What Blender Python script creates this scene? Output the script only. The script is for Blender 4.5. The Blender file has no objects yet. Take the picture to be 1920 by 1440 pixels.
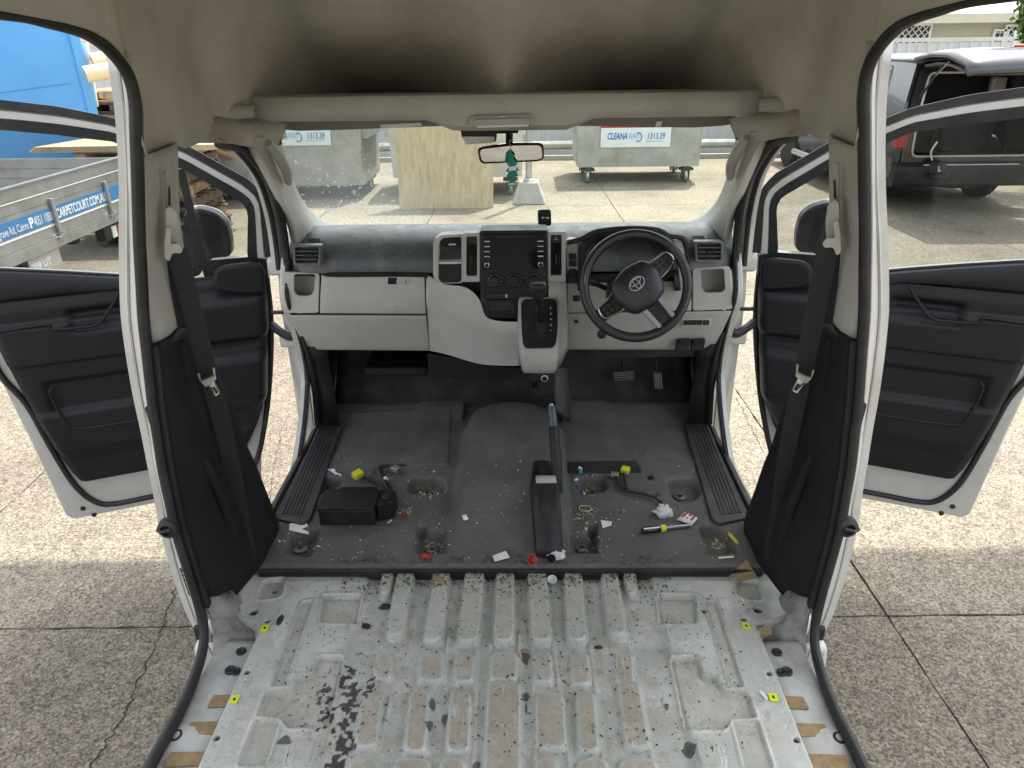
import bpy, bmesh, math, random
import numpy as np
from mathutils import Vector, Matrix
random.seed(7); rng = np.random.default_rng(7)
R = math.radians
S = bpy.context.scene
# ---------------------------------------------------------------- camera
FPX = 1330.0                                   # focal length in pixels of a 1920 px wide frame
PITCH, YAW, ROLL = R(25.5), R(1.15), R(0.8)
CAM = np.array([0.05, 0.0, 1.42])              # metres; z = 0 is the cargo floor, +Y is forward
def cam_axes():
    c, s = math.cos(YAW), math.sin(YAW)
    M = np.array([[c, -s, 0], [s, c, 0], [0, 0, 1.0]])
    r = M @ np.array([1, 0, 0.0])
    f = M @ np.array([0, math.cos(PITCH), -math.sin(PITCH)])
    u = M @ np.array([0, math.sin(PITCH), math.cos(PITCH)])
    return r*math.cos(ROLL) - u*math.sin(ROLL), f, u*math.cos(ROLL) + r*math.sin(ROLL)
AR, AF, AU = cam_axes()
cd = bpy.data.cameras.new('camera'); cam = bpy.data.objects.new('camera', cd); S.collection.objects.link(cam)
cd.sensor_width = 36; cd.lens = 36*FPX/1920; cd.clip_start = 0.02; cd.clip_end = 500
cam.matrix_world = Matrix([[AR[0], AU[0], -AF[0], CAM[0]], [AR[1], AU[1], -AF[1], CAM[1]], [AR[2], AU[2], -AF[2], CAM[2]], [0, 0, 0, 1]])
S.camera = cam
# ---------------------------------------------------------------- sky, sun, exposure
SUN = Vector((0.20, 0.38, 1.0)).normalized()   # direction towards the sun
w = bpy.data.worlds.new('World'); S.world = w; w.use_nodes = True
nt = w.node_tree; bg = nt.nodes['Background']
sky = nt.nodes.new('ShaderNodeTexSky'); sky.sky_type = 'NISHITA'; sky.sun_disc = False
sky.sun_elevation = math.asin(SUN.z); sky.sun_rotation = math.atan2(SUN.x, SUN.y)
sky.air_density = 1.0; sky.dust_density = 3.0; sky.ozone_density = 1.0
hs = nt.nodes.new('ShaderNodeHueSaturation'); hs.inputs['Saturation'].default_value = 0.30   # thin bright haze
nt.links.new(sky.outputs[0], hs.inputs['Color']); nt.links.new(hs.outputs[0], bg.inputs[0]); bg.inputs[1].default_value = 0.15
sl = bpy.data.lights.new('sun', 'SUN'); sl.energy = 2.0; sl.angle = R(0.6); sl.color = (1, 0.96, 0.86)
so = bpy.data.objects.new('sun', sl); S.collection.objects.link(so)
so.rotation_euler = (-SUN).to_track_quat('-Z', 'Y').to_euler(); so.location = (3, 6, 12)
S.view_settings.view_transform = 'Standard'; S.view_settings.look = 'None'
S.view_settings.exposure = 1.92; S.view_settings.gamma = 1.0; S.view_settings.use_curve_mapping = False
S.render.engine = 'CYCLES'; S.render.resolution_x = 1024; S.render.resolution_y = 768
S.cycles.max_bounces = 6; S.cycles.diffuse_bounces = 4; S.cycles.glossy_bounces = 3; S.cycles.transparent_max_bounces = 10; S.cycles.caustics_reflective = False; S.cycles.caustics_refractive = False
GZ = -0.63                                     # level of the yard outside
# ---------------------------------------------------------------- measuring helpers: pixel of the photograph -> point in the place
def ray(px, py): return AR*(px-960) + AF*FPX - AU*(py-720)
def aY(px, py, Y): v = ray(px, py); return CAM + v*((Y-CAM[1])/v[1])
def aZ(px, py, Z): v = ray(px, py); return CAM + v*((Z-CAM[2])/v[2])
def aX(px, py, X): v = ray(px, py); return CAM + v*((X-CAM[0])/v[0])
def P3(q): return aY(*q)                       # (px, py, Y) triple
# ---------------------------------------------------------------- mesh builder
def rounded(pts, rad, seg=4):
    """2-D / 3-D closed polygon with rounded corners"""
    pts = [np.array(p, float) for p in pts]; n = len(pts); out = []
    for i in range(n):
        a, b, c = pts[i-1], pts[i], pts[(i+1) % n]
        r = rad[i] if isinstance(rad, (list, tuple)) else rad
        u, v = a-b, c-b; lu, lv = np.linalg.norm(u), np.linalg.norm(v)
        k = min(r, lu*0.45, lv*0.45)
        p0, p1 = b+u/lu*k, b+v/lv*k
        for j in range(seg+1):
            t = j/seg; out.append((1-t)**2*p0 + 2*t*(1-t)*b + t*t*p1)
    return out
def spline(pts, n=6, closed=False):
    pts = [np.array(p, float) for p in pts]; m = len(pts); out = []
    rngi = range(m if closed else m-1)
    for i in rngi:
        if closed: p = [pts[(i+k-1) % m] for k in range(4)]
        else: p = [pts[max(i-1, 0)], pts[i], pts[i+1], pts[min(i+2, m-1)]]
        for j in range(n):
            t = j/n
            out.append(0.5*((2*p[1]) + (-p[0]+p[2])*t + (2*p[0]-5*p[1]+4*p[2]-p[3])*t*t + (-p[0]+3*p[1]-3*p[2]+p[3])*t**3))
    if not closed: out.append(pts[-1])
    return out
def resample(p, n, closed=True):
    p = [np.array(q, float) for q in p]; q = p+[p[0]] if closed else p; d = np.concatenate([[0], np.cumsum([np.linalg.norm(q[i+1]-q[i]) for i in range(len(q)-1)])]); t = np.linspace(0, d[-1], n, endpoint=not closed)
    return [np.array([np.interp(v, d, [a[k] for a in q]) for k in range(len(q[0]))]) for v in t]
class MB:
    def __init__(s): s.v = []; s.f = []
    def add(s, vs, fs):
        o = len(s.v); s.v += [tuple(map(float, p)) for p in vs]; s.f += [tuple(i+o for i in f) for f in fs]; return s
    def box(s, x0, x1, y0, y1, z0, z1):
        vs = [(x0,y0,z0),(x1,y0,z0),(x1,y1,z0),(x0,y1,z0),(x0,y0,z1),(x1,y0,z1),(x1,y1,z1),(x0,y1,z1)]
        return s.add(vs, [(0,3,2,1),(4,5,6,7),(0,1,5,4),(1,2,6,5),(2,3,7,6),(3,0,4,7)])
    def obox(s, c, size, ax=(1,0,0), up=(0,0,1)):
        ax = np.array(ax, float); ax /= np.linalg.norm(ax); up = np.array(up, float); up -= ax*(up@ax); up /= np.linalg.norm(up)
        sd = np.cross(up, ax); c = np.array(c, float); vs = []
        for k in (-.5, .5):
            for i, j in ((-.5,-.5),(.5,-.5),(.5,.5),(-.5,.5)): vs.append(c + ax*size[0]*i + sd*size[1]*j + up*size[2]*k)
        return s.add(vs, [(0,3,2,1),(4,5,6,7),(0,1,5,4),(1,2,6,5),(2,3,7,6),(3,0,4,7)])
    def prism(s, poly, vec):
        n = len(poly); vec = np.array(vec, float); poly = [np.array(p, float) for p in poly]
        return s.add(poly + [p+vec for p in poly], [tuple(range(n))[::-1], tuple(range(n, 2*n))] + [(i, (i+1) % n, n+(i+1) % n, n+i) for i in range(n)])
    def ring(s, outer, inner, vec):
        if len(outer) != len(inner):
            outer = resample(outer, 64); inner = resample(inner, 64); c = sum(outer)/64; ci = sum(inner)/64; k = max(range(64), key=lambda j: np.dot(outer[0]-c, inner[j]-ci)/np.linalg.norm(inner[j]-ci)); inner = inner[k:]+inner[:k]
        n = len(outer); vec = np.array(vec, float); o = [np.array(p, float) for p in outer]; i_ = [np.array(p, float) for p in inner]
        vs = o + i_ + [p+vec for p in o] + [p+vec for p in i_]; fs = []
        for k in range(n):
            j = (k+1) % n
            fs += [(k, n+k, n+j, j), (2*n+k, 2*n+j, 3*n+j, 3*n+k), (k, j, 2*n+j, 2*n+k), (n+k, 3*n+k, 3*n+j, n+j)]
        return s.add(vs, fs)
    def loft(s, rows, cu=False, cv=False, caps=False):
        nr, nc = len(rows), len(rows[0]); fs = []
        for i in range(nr if cv else nr-1):
            for j in range(nc if cu else nc-1):
                a, b = i*nc+j, i*nc+(j+1) % nc; i2 = (i+1) % nr; c, d = i2*nc+(j+1) % nc, i2*nc+j
                fs.append((a, b, c, d))
        if caps: fs += [tuple(range(nc))[::-1], tuple((nr-1)*nc+j for j in range(nc))]
        return s.add([p for r_ in rows for p in r_], fs)
    def sweep(s, path, prof, up=(0,0,1), closed=False, scale=None):
        """prof: list of (side, up) offsets, swept along path"""
        path = [np.array(p, float) for p in path]; n = len(path); rows = []; up0 = np.array(up, float)
        for i in range(n):
            if closed: t = path[(i+1) % n]-path[i-1]
            else: t = path[min(i+1, n-1)]-path[max(i-1, 0)]
            t /= np.linalg.norm(t)+1e-12
            u_ = up0 - t*(up0@t)
            if np.linalg.norm(u_) < 1e-3: u_ = np.cross(t, [1, 0.3, 0.1])
            u_ /= np.linalg.norm(u_); sd = np.cross(t, u_); up0 = u_ if up == 'pt' else up0
            k = 1 if scale is None else scale[i]
            ks, ku = k if isinstance(k, tuple) else (k, k)
            rows.append([path[i] + sd*a*ks + u_*b*ku for a, b in prof])
        return s.loft(rows, cu=True, cv=closed, caps=not closed)
    def tube(s, path, r, n=8, closed=False, flat=1.0, up=(0.123,0.31,0.95), radii=None):
        prof = [(math.cos(2*math.pi*k/n)*r, math.sin(2*math.pi*k/n)*r*flat) for k in range(n)]
        return s.sweep(path, prof, up, closed, radii)
    def lathe(s, prof, c=(0,0,0), axis=(0,0,1), n=20):
        """prof: (radius, height) pairs"""
        a = np.array(axis, float); a /= np.linalg.norm(a); q = np.cross(a, [0.31, 0.95, 0.1]); q /= np.linalg.norm(q); b = np.cross(a, q); c = np.array(c, float)
        rows = [[c + a*h + (q*math.cos(2*math.pi*k/n) + b*math.sin(2*math.pi*k/n))*r for k in range(n)] for r, h in prof]
        return s.loft(rows, cu=True, caps=True)
    def blob(s, c, rad, n=10, m=7, jit=0.0):
        c = np.array(c, float); rows = []
        for i in range(m):
            ph = math.pi*(i+.5)/m-math.pi/2
            rows.append([c + np.array([rad[0]*math.cos(ph)*math.cos(2*math.pi*k/n), rad[1]*math.cos(ph)*math.sin(2*math.pi*k/n), rad[2]*math.sin(ph)])*(1+jit*random.uniform(-1, 1)) for k in range(n)])
        return s.loft(rows, cu=True, caps=True)
    def mirror(s):
        m = MB(); m.v = [(-x, y, z) for x, y, z in s.v]; m.f = [tuple(reversed(f)) for f in s.f]; return m
    def mesh(s, name, mat, smooth=35):
        me = bpy.data.meshes.new(name); me.from_pydata(s.v, [], s.f); me.validate(); me.update()
        bm = bmesh.new(); bm.from_mesh(me); bmesh.ops.recalc_face_normals(bm, faces=bm.faces); bm.to_mesh(me); bm.free()
        if mat: me.materials.append(mat)
        if smooth:
            me.shade_smooth()
            try: me.set_sharp_from_angle(angle=R(smooth))
            except Exception: pass
        return me
    def build(s, name, mat, parent=None, smooth=35, bevel=0, solid=0, sub=0, off=0):
        o = bpy.data.objects.new(name, s.mesh(name, mat, smooth)); S.collection.objects.link(o)
        if parent is not None: o.parent = parent
        if solid: md = o.modifiers.new('solid', 'SOLIDIFY'); md.thickness = solid; md.offset = off
        if bevel: md = o.modifiers.new('bevel', 'BEVEL'); md.width = bevel; md.segments = 2; md.limit_method = 'ANGLE'; md.angle_limit = R(40)
        if sub: md = o.modifiers.new('sub', 'SUBSURF'); md.levels = sub; md.render_levels = sub
        return o
def empty(name, loc=(0,0,0), parent=None):
    o = bpy.data.objects.new(name, None); S.collection.objects.link(o); o.location = loc; o.empty_display_size = 0.1
    if parent is not None: o.parent = parent
    return o
def tag(o, label, cat, group=None):
    o['label'] = label; o['category'] = cat
    if group: o['group'] = group
    return o
def struct(o): o['kind'] = 'structure'; return o
def pinv(root): return Matrix.Translation(-Vector(root.location)) if root.parent is None else Matrix.Identity(4)
def child(root, name, mb, mat, **kw):
    """a part (or sub-part) whose vertices are in world metres"""
    o = mb.build(name, mat, root, **kw); o.matrix_parent_inverse = pinv(root); return o
def text_mesh(body, size, bold=0.0, extrude=0.0005, align='LEFT', shear=0.0, spacing=1.0):
    cu = bpy.data.curves.new('lettering', 'FONT'); cu.body = body; cu.size = size; cu.offset = bold; cu.extrude = extrude; cu.align_x = align; cu.shear = shear; cu.space_character = spacing
    o = bpy.data.objects.new('lettering', cu); S.collection.objects.link(o)
    dg = bpy.context.evaluated_depsgraph_get(); me = bpy.data.meshes.new_from_object(o.evaluated_get(dg))
    bpy.data.objects.remove(o); return me
def text_obj(body, size, mat, origin, xdir, ydir, parent, name='lettering', fit=None, **kw):
    me = text_mesh(body, size, **kw)
    if fit:
        w_ = max(v.co.x for v in me.vertices)-min(v.co.x for v in me.vertices); me.transform(Matrix.Diagonal((fit/w_, 1, 1, 1))); me.materials.clear(); me.materials.append(mat)
    x = Vector(xdir).normalized(); y = Vector(ydir).normalized(); z = x.cross(y)
    M = Matrix([[x.x, y.x, z.x, origin[0]], [x.y, y.y, z.y, origin[1]], [x.z, y.z, z.z, origin[2]], [0, 0, 0, 1]])
    me.transform(M); o = bpy.data.objects.new(name, me); S.collection.objects.link(o); o.parent = parent
    o.matrix_parent_inverse = pinv(parent)
    return o
# ---------------------------------------------------------------- materials
def mat(name, col, rough=0.5, metal=0.0, var=0.0, vscale=8.0, bump=0.0, bscale=200.0, col2=None, spec=0.5, coat=0.0, dirt=None, dscale=3.0, damt=0.5, rvar=0.0):
    m = bpy.data.materials.new(name); m.use_nodes = True; n = m.node_tree.nodes; l = m.node_tree.links; b = n['Principled BSDF']
    b.inputs['Base Color'].default_value = (*col, 1); b.inputs['Roughness'].default_value = rough; b.inputs['Metallic'].default_value = metal
    b.inputs['Specular IOR Level'].default_value = spec; b.inputs['Coat Weight'].default_value = coat
    tc = n.new('ShaderNodeTexCoord'); out = None
    def noise(sc, det=5, rg=0.6):
        t = n.new('ShaderNodeTexNoise'); t.inputs['Scale'].default_value = sc; t.inputs['Detail'].default_value = det; t.inputs['Roughness'].default_value = rg; l.new(tc.outputs['Object'], t.inputs['Vector']); return t
    def ramp(src, a, b_, ca=(0,0,0,1), cb=(1,1,1,1)):
        r_ = n.new('ShaderNodeValToRGB'); r_.color_ramp.elements[0].position = a; r_.color_ramp.elements[1].position = b_; r_.color_ramp.elements[0].color = ca; r_.color_ramp.elements[1].color = cb; l.new(src, r_.inputs[0]); return r_
    def mix(fac, a, b_):
        x = n.new('ShaderNodeMix'); x.data_type = 'RGBA'
        if isinstance(fac, float): x.inputs[0].default_value = fac
        else: l.new(fac, x.inputs[0])
        for s_, i in ((a, 6), (b_, 7)):
            if isinstance(s_, tuple): x.inputs[i].default_value = (*s_[:3], 1)
            else: l.new(s_, x.inputs[i])
        return x.outputs[2]
    cur = tuple(col)
    if var or col2:
        c2 = col2 if col2 else tuple(min(1, c*(1-var)) for c in col); c1 = col if col2 else tuple(min(1, c*(1+var*.6)) for c in col)
        t = noise(vscale); r_ = ramp(t.outputs[0], 0.35, 0.68); cur = mix(r_.outputs[0], c1, c2)
    if dirt:
        t = noise(dscale, 8, 0.72); r_ = ramp(t.outputs[0], 0.48, 0.70); mm = n.new('ShaderNodeMath'); mm.operation = 'MULTIPLY'; l.new(r_.outputs[0], mm.inputs[0]); mm.inputs[1].default_value = damt
        cur = mix(mm.outputs[0], cur, tuple(dirt))
    if not isinstance(cur, tuple): l.new(cur, b.inputs['Base Color'])
    if rvar:
        t = noise(vscale*1.7); mr = n.new('ShaderNodeMapRange'); mr.inputs[1].default_value = .3; mr.inputs[2].default_value = .7; mr.inputs[3].default_value = max(.02, rough-rvar); mr.inputs[4].default_value = min(1, rough+rvar); l.new(t.outputs[0], mr.inputs[0]); l.new(mr.outputs[0], b.inputs['Roughness'])
    if bump:
        t = noise(bscale, 3); bp = n.new('ShaderNodeBump'); bp.inputs['Strength'].default_value = bump; bp.inputs['Distance'].default_value = 0.002; l.new(t.outputs[0], bp.inputs['Height']); l.new(bp.outputs[0], b.inputs['Normal'])
    m['x'] = 0
    return m
def glass(name, tint=(0.9, 0.97, 0.93), gl=0.08, dust=0.0, spots=False, dcol=(0.75, 0.8, 0.76), dscale=30.0):
    m = bpy.data.materials.new(name); m.use_nodes = True; n = m.node_tree.nodes; l = m.node_tree.links; n.clear()
    o = n.new('ShaderNodeOutputMaterial'); t = n.new('ShaderNodeBsdfTransparent'); t.inputs[0].default_value = (*tint, 1)
    g = n.new('ShaderNodeBsdfGlossy'); g.inputs['Roughness'].default_value = 0.02
    lw = n.new('ShaderNodeLayerWeight'); lw.inputs[0].default_value = .5; pw = n.new('ShaderNodeMath'); pw.operation = 'POWER'; l.new(lw.outputs['Facing'], pw.inputs[0]); pw.inputs[1].default_value = 4.5; fr = n.new('ShaderNodeMapRange'); fr.inputs[3].default_value = gl*.5; fr.inputs[4].default_value = .7; l.new(pw.outputs[0], fr.inputs[0]); mx = n.new('ShaderNodeMixShader')
    l.new(fr.outputs[0], mx.inputs[0]); l.new(t.outputs[0], mx.inputs[1]); l.new(g.outputs[0], mx.inputs[2]); last = mx
    if dust:
        d = n.new('ShaderNodeBsdfDiffuse'); d.inputs[0].default_value = (*dcol, 1); tl = n.new('ShaderNodeBsdfTranslucent'); tl.inputs[0].default_value = (*dcol, 1)
        ad = n.new('ShaderNodeMixShader'); ad.inputs[0].default_value = .6; l.new(d.outputs[0], ad.inputs[1]); l.new(tl.outputs[0], ad.inputs[2])
        tc = n.new('ShaderNodeTexCoord'); ns = n.new('ShaderNodeTexNoise'); ns.inputs['Scale'].default_value = dscale; ns.inputs['Detail'].default_value = 8; l.new(tc.outputs['Object'], ns.inputs[0])
        rp = n.new('ShaderNodeMapRange'); rp.inputs[1].default_value = .35; rp.inputs[2].default_value = .75; rp.inputs[3].default_value = dust*.4; rp.inputs[4].default_value = dust*1.6; l.new(ns.outputs[0], rp.inputs[0])
        fac = rp.outputs[0]
        if spots:   # dried splashes and an unwiped film on the passenger end
            sx = n.new('ShaderNodeSeparateXYZ'); l.new(tc.outputs['Object'], sx.inputs[0])
            mk = n.new('ShaderNodeMapRange'); mk.interpolation_type = 'SMOOTHSTEP'; mk.inputs[1].default_value = -.22; mk.inputs[2].default_value = -.52; l.new(sx.outputs[0], mk.inputs[0])
            mp = n.new('ShaderNodeMapping'); mp.inputs['Rotation'].default_value = (0, .7, 0); mp.inputs['Scale'].default_value = (1, .5, .45); l.new(tc.outputs['Object'], mp.inputs[0])
            n2 = n.new('ShaderNodeTexNoise'); n2.inputs['Scale'].default_value = 95; n2.inputs['Detail'].default_value = 3; l.new(mp.outputs[0], n2.inputs['Vector'])
            th = n.new('ShaderNodeMapRange'); th.inputs[1].default_value = .62; th.inputs[2].default_value = .70; th.inputs[3].default_value = .17; th.inputs[4].default_value = .75; l.new(n2.outputs[0], th.inputs[0])
            ml = n.new('ShaderNodeMath'); ml.operation = 'MULTIPLY'; l.new(mk.outputs[0], ml.inputs[0]); l.new(th.outputs[0], ml.inputs[1])
            ad2 = n.new('ShaderNodeMath'); ad2.operation = 'ADD'; ad2.use_clamp = True; l.new(ml.outputs[0], ad2.inputs[0]); l.new(rp.outputs[0], ad2.inputs[1]); fac = ad2.outputs[0]
        m2 = n.new('ShaderNodeMixShader'); l.new(fac, m2.inputs[0]); l.new(mx.outputs[0], m2.inputs[1]); l.new(ad.outputs[0], m2.inputs[2]); last = m2
    l.new(last.outputs[0], o.inputs[0]); return m
M = {}
M['paint'] = mat('van white paint', (0.50, 0.495, 0.465), 0.28, var=0.05, vscale=6, dirt=(0.34, 0.32, 0.27), dscale=5, damt=0.6, coat=0.3)
M['sillpaint'] = mat('grey white primer', (0.44, 0.45, 0.43), 0.5, var=0.12, vscale=12, dirt=(0.22, 0.2, 0.17), dscale=9, damt=0.7, bump=.2, bscale=60)
M['lining'] = mat('headliner fabric', (0.54, 0.515, 0.46), 0.95, var=0.08, vscale=5, bump=0.35, bscale=700, spec=.1, dirt=(0.36, 0.33, 0.28), dscale=3, damt=.5)
M['greytrim'] = mat('grey beige trim plastic', (0.43, 0.42, 0.385), 0.6, var=0.06, vscale=6, bump=0.15, bscale=900, dirt=(.24,.22,.19), dscale=6, damt=.3)
M['lightdash'] = mat('light grey dash plastic', (0.405, 0.40, 0.375), 0.40, var=0.07, vscale=7, bump=0.3, bscale=650, dirt=(0.30, 0.28, 0.25), dscale=11, damt=.28, rvar=.14)
M['padtop'] = mat('charcoal dash pad', (0.070, 0.076, 0.080), 0.34, var=0.2, vscale=14, bump=0.45, bscale=420, dirt=(0.26, 0.275, 0.275), dscale=7, damt=.6, rvar=.12)
M['black'] = mat('black plastic', (0.015, 0.0155, 0.017), 0.45, spec=.3, var=0.2, vscale=6, bump=0.15, bscale=800, dirt=(0.07, 0.068, 0.062), dscale=8, damt=.4, rvar=.12)
M['gloss'] = mat('gloss black', (0.008, 0.008, 0.009), 0.14, dirt=(.04,.04,.04), dscale=9, damt=.35)
M['btrim'] = mat('charcoal pillar trim', (0.013, 0.0135, 0.0145), 0.55, spec=.22, var=0.15, vscale=4, bump=0.3, bscale=700, dirt=(0.04, 0.038, 0.036), dscale=6, damt=.35)
M['doortrim'] = mat('charcoal door trim', (0.012, 0.0125, 0.0145), 0.40, spec=.25, var=0.12, vscale=3, bump=0.3, bscale=700, dirt=(0.024, 0.023, 0.023), dscale=5, damt=.3, rvar=.08)
M['seal'] = mat('rubber seal', (0.012, 0.012, 0.013), 0.55, dirt=(0.05, 0.048, 0.045), dscale=14, damt=.5)
M['mat'] = mat('cab floor vinyl', (0.062, 0.062, 0.062), 0.75, var=0.18, vscale=7, bump=0.6, bscale=380, dirt=(0.15, 0.135, 0.115), dscale=5, damt=.6)
M['tread'] = mat('tread plastic', (0.028, 0.029, 0.031), 0.5, dirt=(0.12, 0.11, 0.10), dscale=8, damt=.5, bump=.2, bscale=500)
M['belt'] = mat('seat belt webbing', (0.022, 0.022, 0.024), 0.85, bump=.5, bscale=900)
M['chrome'] = mat('brushed metal', (0.50, 0.50, 0.50), 0.26, metal=1.0)
M['silver'] = mat('silver plastic', (0.26, 0.26, 0.265), 0.34, metal=.6)
M['steel'] = mat('dull steel', (0.50, 0.50, 0.48), 0.45, metal=0.8, var=.2, vscale=40)
M['mirror'] = mat('mirror glass', (0.42, 0.43, 0.45), 0.02, metal=1.0)
M['screen'] = mat('dark screen', (0.010, 0.012, 0.012), 0.12)
M['wsglass'] = glass('windscreen glass', (0.93, 0.985, 0.93), gl=.06, dust=0.02, spots=True)
M['glass'] = glass('door glass', (0.78, 0.80, 0.79), gl=.03)
M['qglass'] = glass('front quarter glass', (0.80, 0.82, 0.81), gl=.03)
M['white'] = mat('white plastic', (0.75, 0.75, 0.73), 0.5)
M['paper'] = mat('paper', (0.72, 0.72, 0.70), 0.8, var=.08, vscale=60)
M['red'] = mat('red plastic', (0.42, 0.02, 0.02), 0.4)
M['yellow'] = mat('yellow plastic', (0.62, 0.60, 0.03), 0.45)
M['lime'] = mat('lime sticker', (0.55, 0.62, 0.02), 0.5)
M['teal'] = mat('teal card', (0.0, 0.20, 0.17), 0.6)
M['blueprint'] = mat('blue print', (0.02, 0.16, 0.42), 0.5)
M['whiteprint'] = mat('white print', (0.8, 0.8, 0.78), 0.5)
M['greyprint'] = mat('grey print', (0.55, 0.55, 0.53), 0.5)
M['brown'] = mat('brown kraft pad', (0.27, 0.19, 0.10), 0.9, var=.25, vscale=50, bump=.3)
M['clear'] = mat('cloudy plastic film', (0.62, 0.62, 0.60), 0.35, var=.15, vscale=60)
M['greytrim2'] = mat('mid grey plastic', (.07, .07, .075), .5, bump=.1, bscale=700)
M['tyre'] = mat('tyre rubber', (0.02, 0.02, 0.02), 0.85, bump=.5, bscale=60)
# ================================================================ the yard outside
def ground_material():
    m = bpy.data.materials.new('exposed aggregate concrete'); m.use_nodes = True; n = m.node_tree.nodes; l = m.node_tree.links; b = n['Principled BSDF']
    tc = n.new('ShaderNodeTexCoord'); V = tc.outputs['Object']
    def noise(sc, det, rg=.6, dist=0):
        t = n.new('ShaderNodeTexNoise'); t.inputs['Scale'].default_value = sc; t.inputs['Detail'].default_value = det; t.inputs['Roughness'].default_value = rg; t.inputs['Distortion'].default_value = dist; l.new(V, t.inputs['Vector']); return t.outputs[0]
    def ramp(src, p):
        r_ = n.new('ShaderNodeValToRGB'); e = r_.color_ramp.elements
        e[0].position, e[0].color = p[0]; e[1].position, e[1].color = p[-1]
        for q in p[1:-1]: x = e.new(q[0]); x.color = q[1]
        l.new(src, r_.inputs[0]); return r_.outputs[0]
    def mixc(f, a, b_, mode='MIX'):
        x = n.new('ShaderNodeMix'); x.data_type = 'RGBA'; x.blend_type = mode
        if isinstance(f, float): x.inputs[0].default_value = f
        else: l.new(f, x.inputs[0])
        l.new(a, x.inputs[6]); l.new(b_, x.inputs[7]); return x.outputs[2]
    sp = ramp(noise(95, 2.5, .55, .6), [(0.36, (.135,.122,.110,1)), (0.45, (.215,.200,.174,1)), (0.54, (.295,.277,.236,1)), (0.72, (.38,.359,.305,1))])
    vo = n.new('ShaderNodeTexVoronoi'); vo.inputs['Scale'].default_value = 120; l.new(V, vo.inputs['Vector']); vs_ = n.new('ShaderNodeSeparateColor'); l.new(vo.outputs['Color'], vs_.inputs[0]); stn = ramp(vs_.outputs[0], [(0.0, (.74,.72,.70,1)), (0.5, (1.0,1.0,.99,1)), (1.0, (1.18,1.16,1.12,1))])
    sp2 = ramp(noise(240, 2, .6), [(0.34, (.70,.70,.70,1)), (0.6, (1.05,1.05,1.05,1))])
    sp3 = ramp(noise(26, 3, .6, .4), [(0.38, (.80,.79,.78,1)), (0.58, (1.08,1.08,1.07,1))])
    st = ramp(noise(1.1, 7, .65), [(0.32, (.78,.75,.74,1)), (0.5, (1,.99,.97,1)), (0.72, (1.15,1.12,1.02,1))])
    st2 = ramp(noise(.23, 5, .6), [(0.35, (.82,.78,.76,1)), (0.65, (1.06,1.04,1.0,1))])
    c = mixc(1.0, mixc(1.0, mixc(1.0, mixc(1.0, mixc(1.0, sp, stn, 'MULTIPLY'), sp2, 'MULTIPLY'), sp3, 'MULTIPLY'), st, 'MULTIPLY'), st2, 'MULTIPLY')
    l.new(c, b.inputs['Base Color']); b.inputs['Roughness'].default_value = .9; b.inputs['Specular IOR Level'].default_value = .2
    bp = n.new('ShaderNodeBump'); bp.inputs['Strength'].default_value = .7; bp.inputs['Distance'].default_value = .006; l.new(noise(95, 2.5, .55, .6), bp.inputs['Height']); l.new(bp.outputs[0], b.inputs['Normal'])
    return m
M['ground'] = ground_material()
M['joint'] = mat('dark joint filler', (0.03, 0.028, 0.025), .95)
ground = struct(MB().box(-70, 70, -50, 90, GZ-.6, GZ-.02).build('ground', M['joint'], smooth=0))
# concrete slabs laid on it, split by the saw-cut joints
YR = -0.0215
def gpt(a, b): return np.array([a + YR*(b-2.15), b - YR*a, 0])   # yard grid, turned 1.2 degrees against the van
xl = [-58.5, -34.5, -22.5, -14.5, -10.5, -6.53, -2.53, 1.475, 5.475, 9.475, 13.5, 21.5, 33.5, 57.5]
yl = [-46, -22, -10, -5.9, -1.9, 2.12, 6.1, 10.1, 14.1, 20, 30, 50, 88]
for i in range(len(xl)-1):
    for j in range(len(yl)-1):
        g = .0042; q = []
        def edge(p, qq, k):
            n_ = max(2, min(60, int(np.linalg.norm(qq-p)/.04))) if (-4 < p[0] < 6 and 0 < p[1] < 12) else 2
            d_ = (qq-p); nn = np.array([d_[1], -d_[0], 0])/np.linalg.norm(d_)
            return [p + d_*t/n_ + nn*(rng.normal()*.0022 if n_ > 2 else 0) for t in range(n_)]
        cs = [gpt(xl[i]+g, yl[j]+g), gpt(xl[i+1]-g, yl[j]+g), gpt(xl[i+1]-g, yl[j+1]-g), gpt(xl[i]+g, yl[j+1]-g)]
        for k in range(4): q += edge(cs[k], cs[(k+1) % 4], k)
        s_ = MB().prism([p+np.array([0, 0, GZ-.06]) for p in q], (0, 0, .06)); child(ground, 'concrete_slab', s_, M['ground'], smooth=0)
def crack(pts, wd=.007):
    p = spline([aZ(x, y, GZ) for x, y in pts], 14); up = []; dn = []
    for i, q in enumerate(p):
        t = p[min(i+1, len(p)-1)]-p[max(i-1, 0)]; nn = np.array([-t[1], t[0], 0]); nn /= np.linalg.norm(nn)
        q = q + nn*rng.normal()*.006; w_ = wd*(.35+rng.random()*.8); up.append(q+nn*w_/2); dn.append(q-nn*w_/2)
    z = np.array([0, 0, .002]); m = MB(); m.loft([[a+z for a in up], [a+z for a in dn]]); child(ground, 'crack', m, M['joint'], smooth=0)
crack([(150, 1460), (215, 1370), (250, 1300), (300, 1190), (330, 1100)])
crack([(580, 418), (610, 400), (640, 385)], .012); crack([(800, 420), (812, 400), (815, 388)], .012); crack([(500, 1000), (510, 900), (530, 800)], .004)
crack([(1380, 745), (1408, 800), (1430, 850)], .004)
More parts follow.
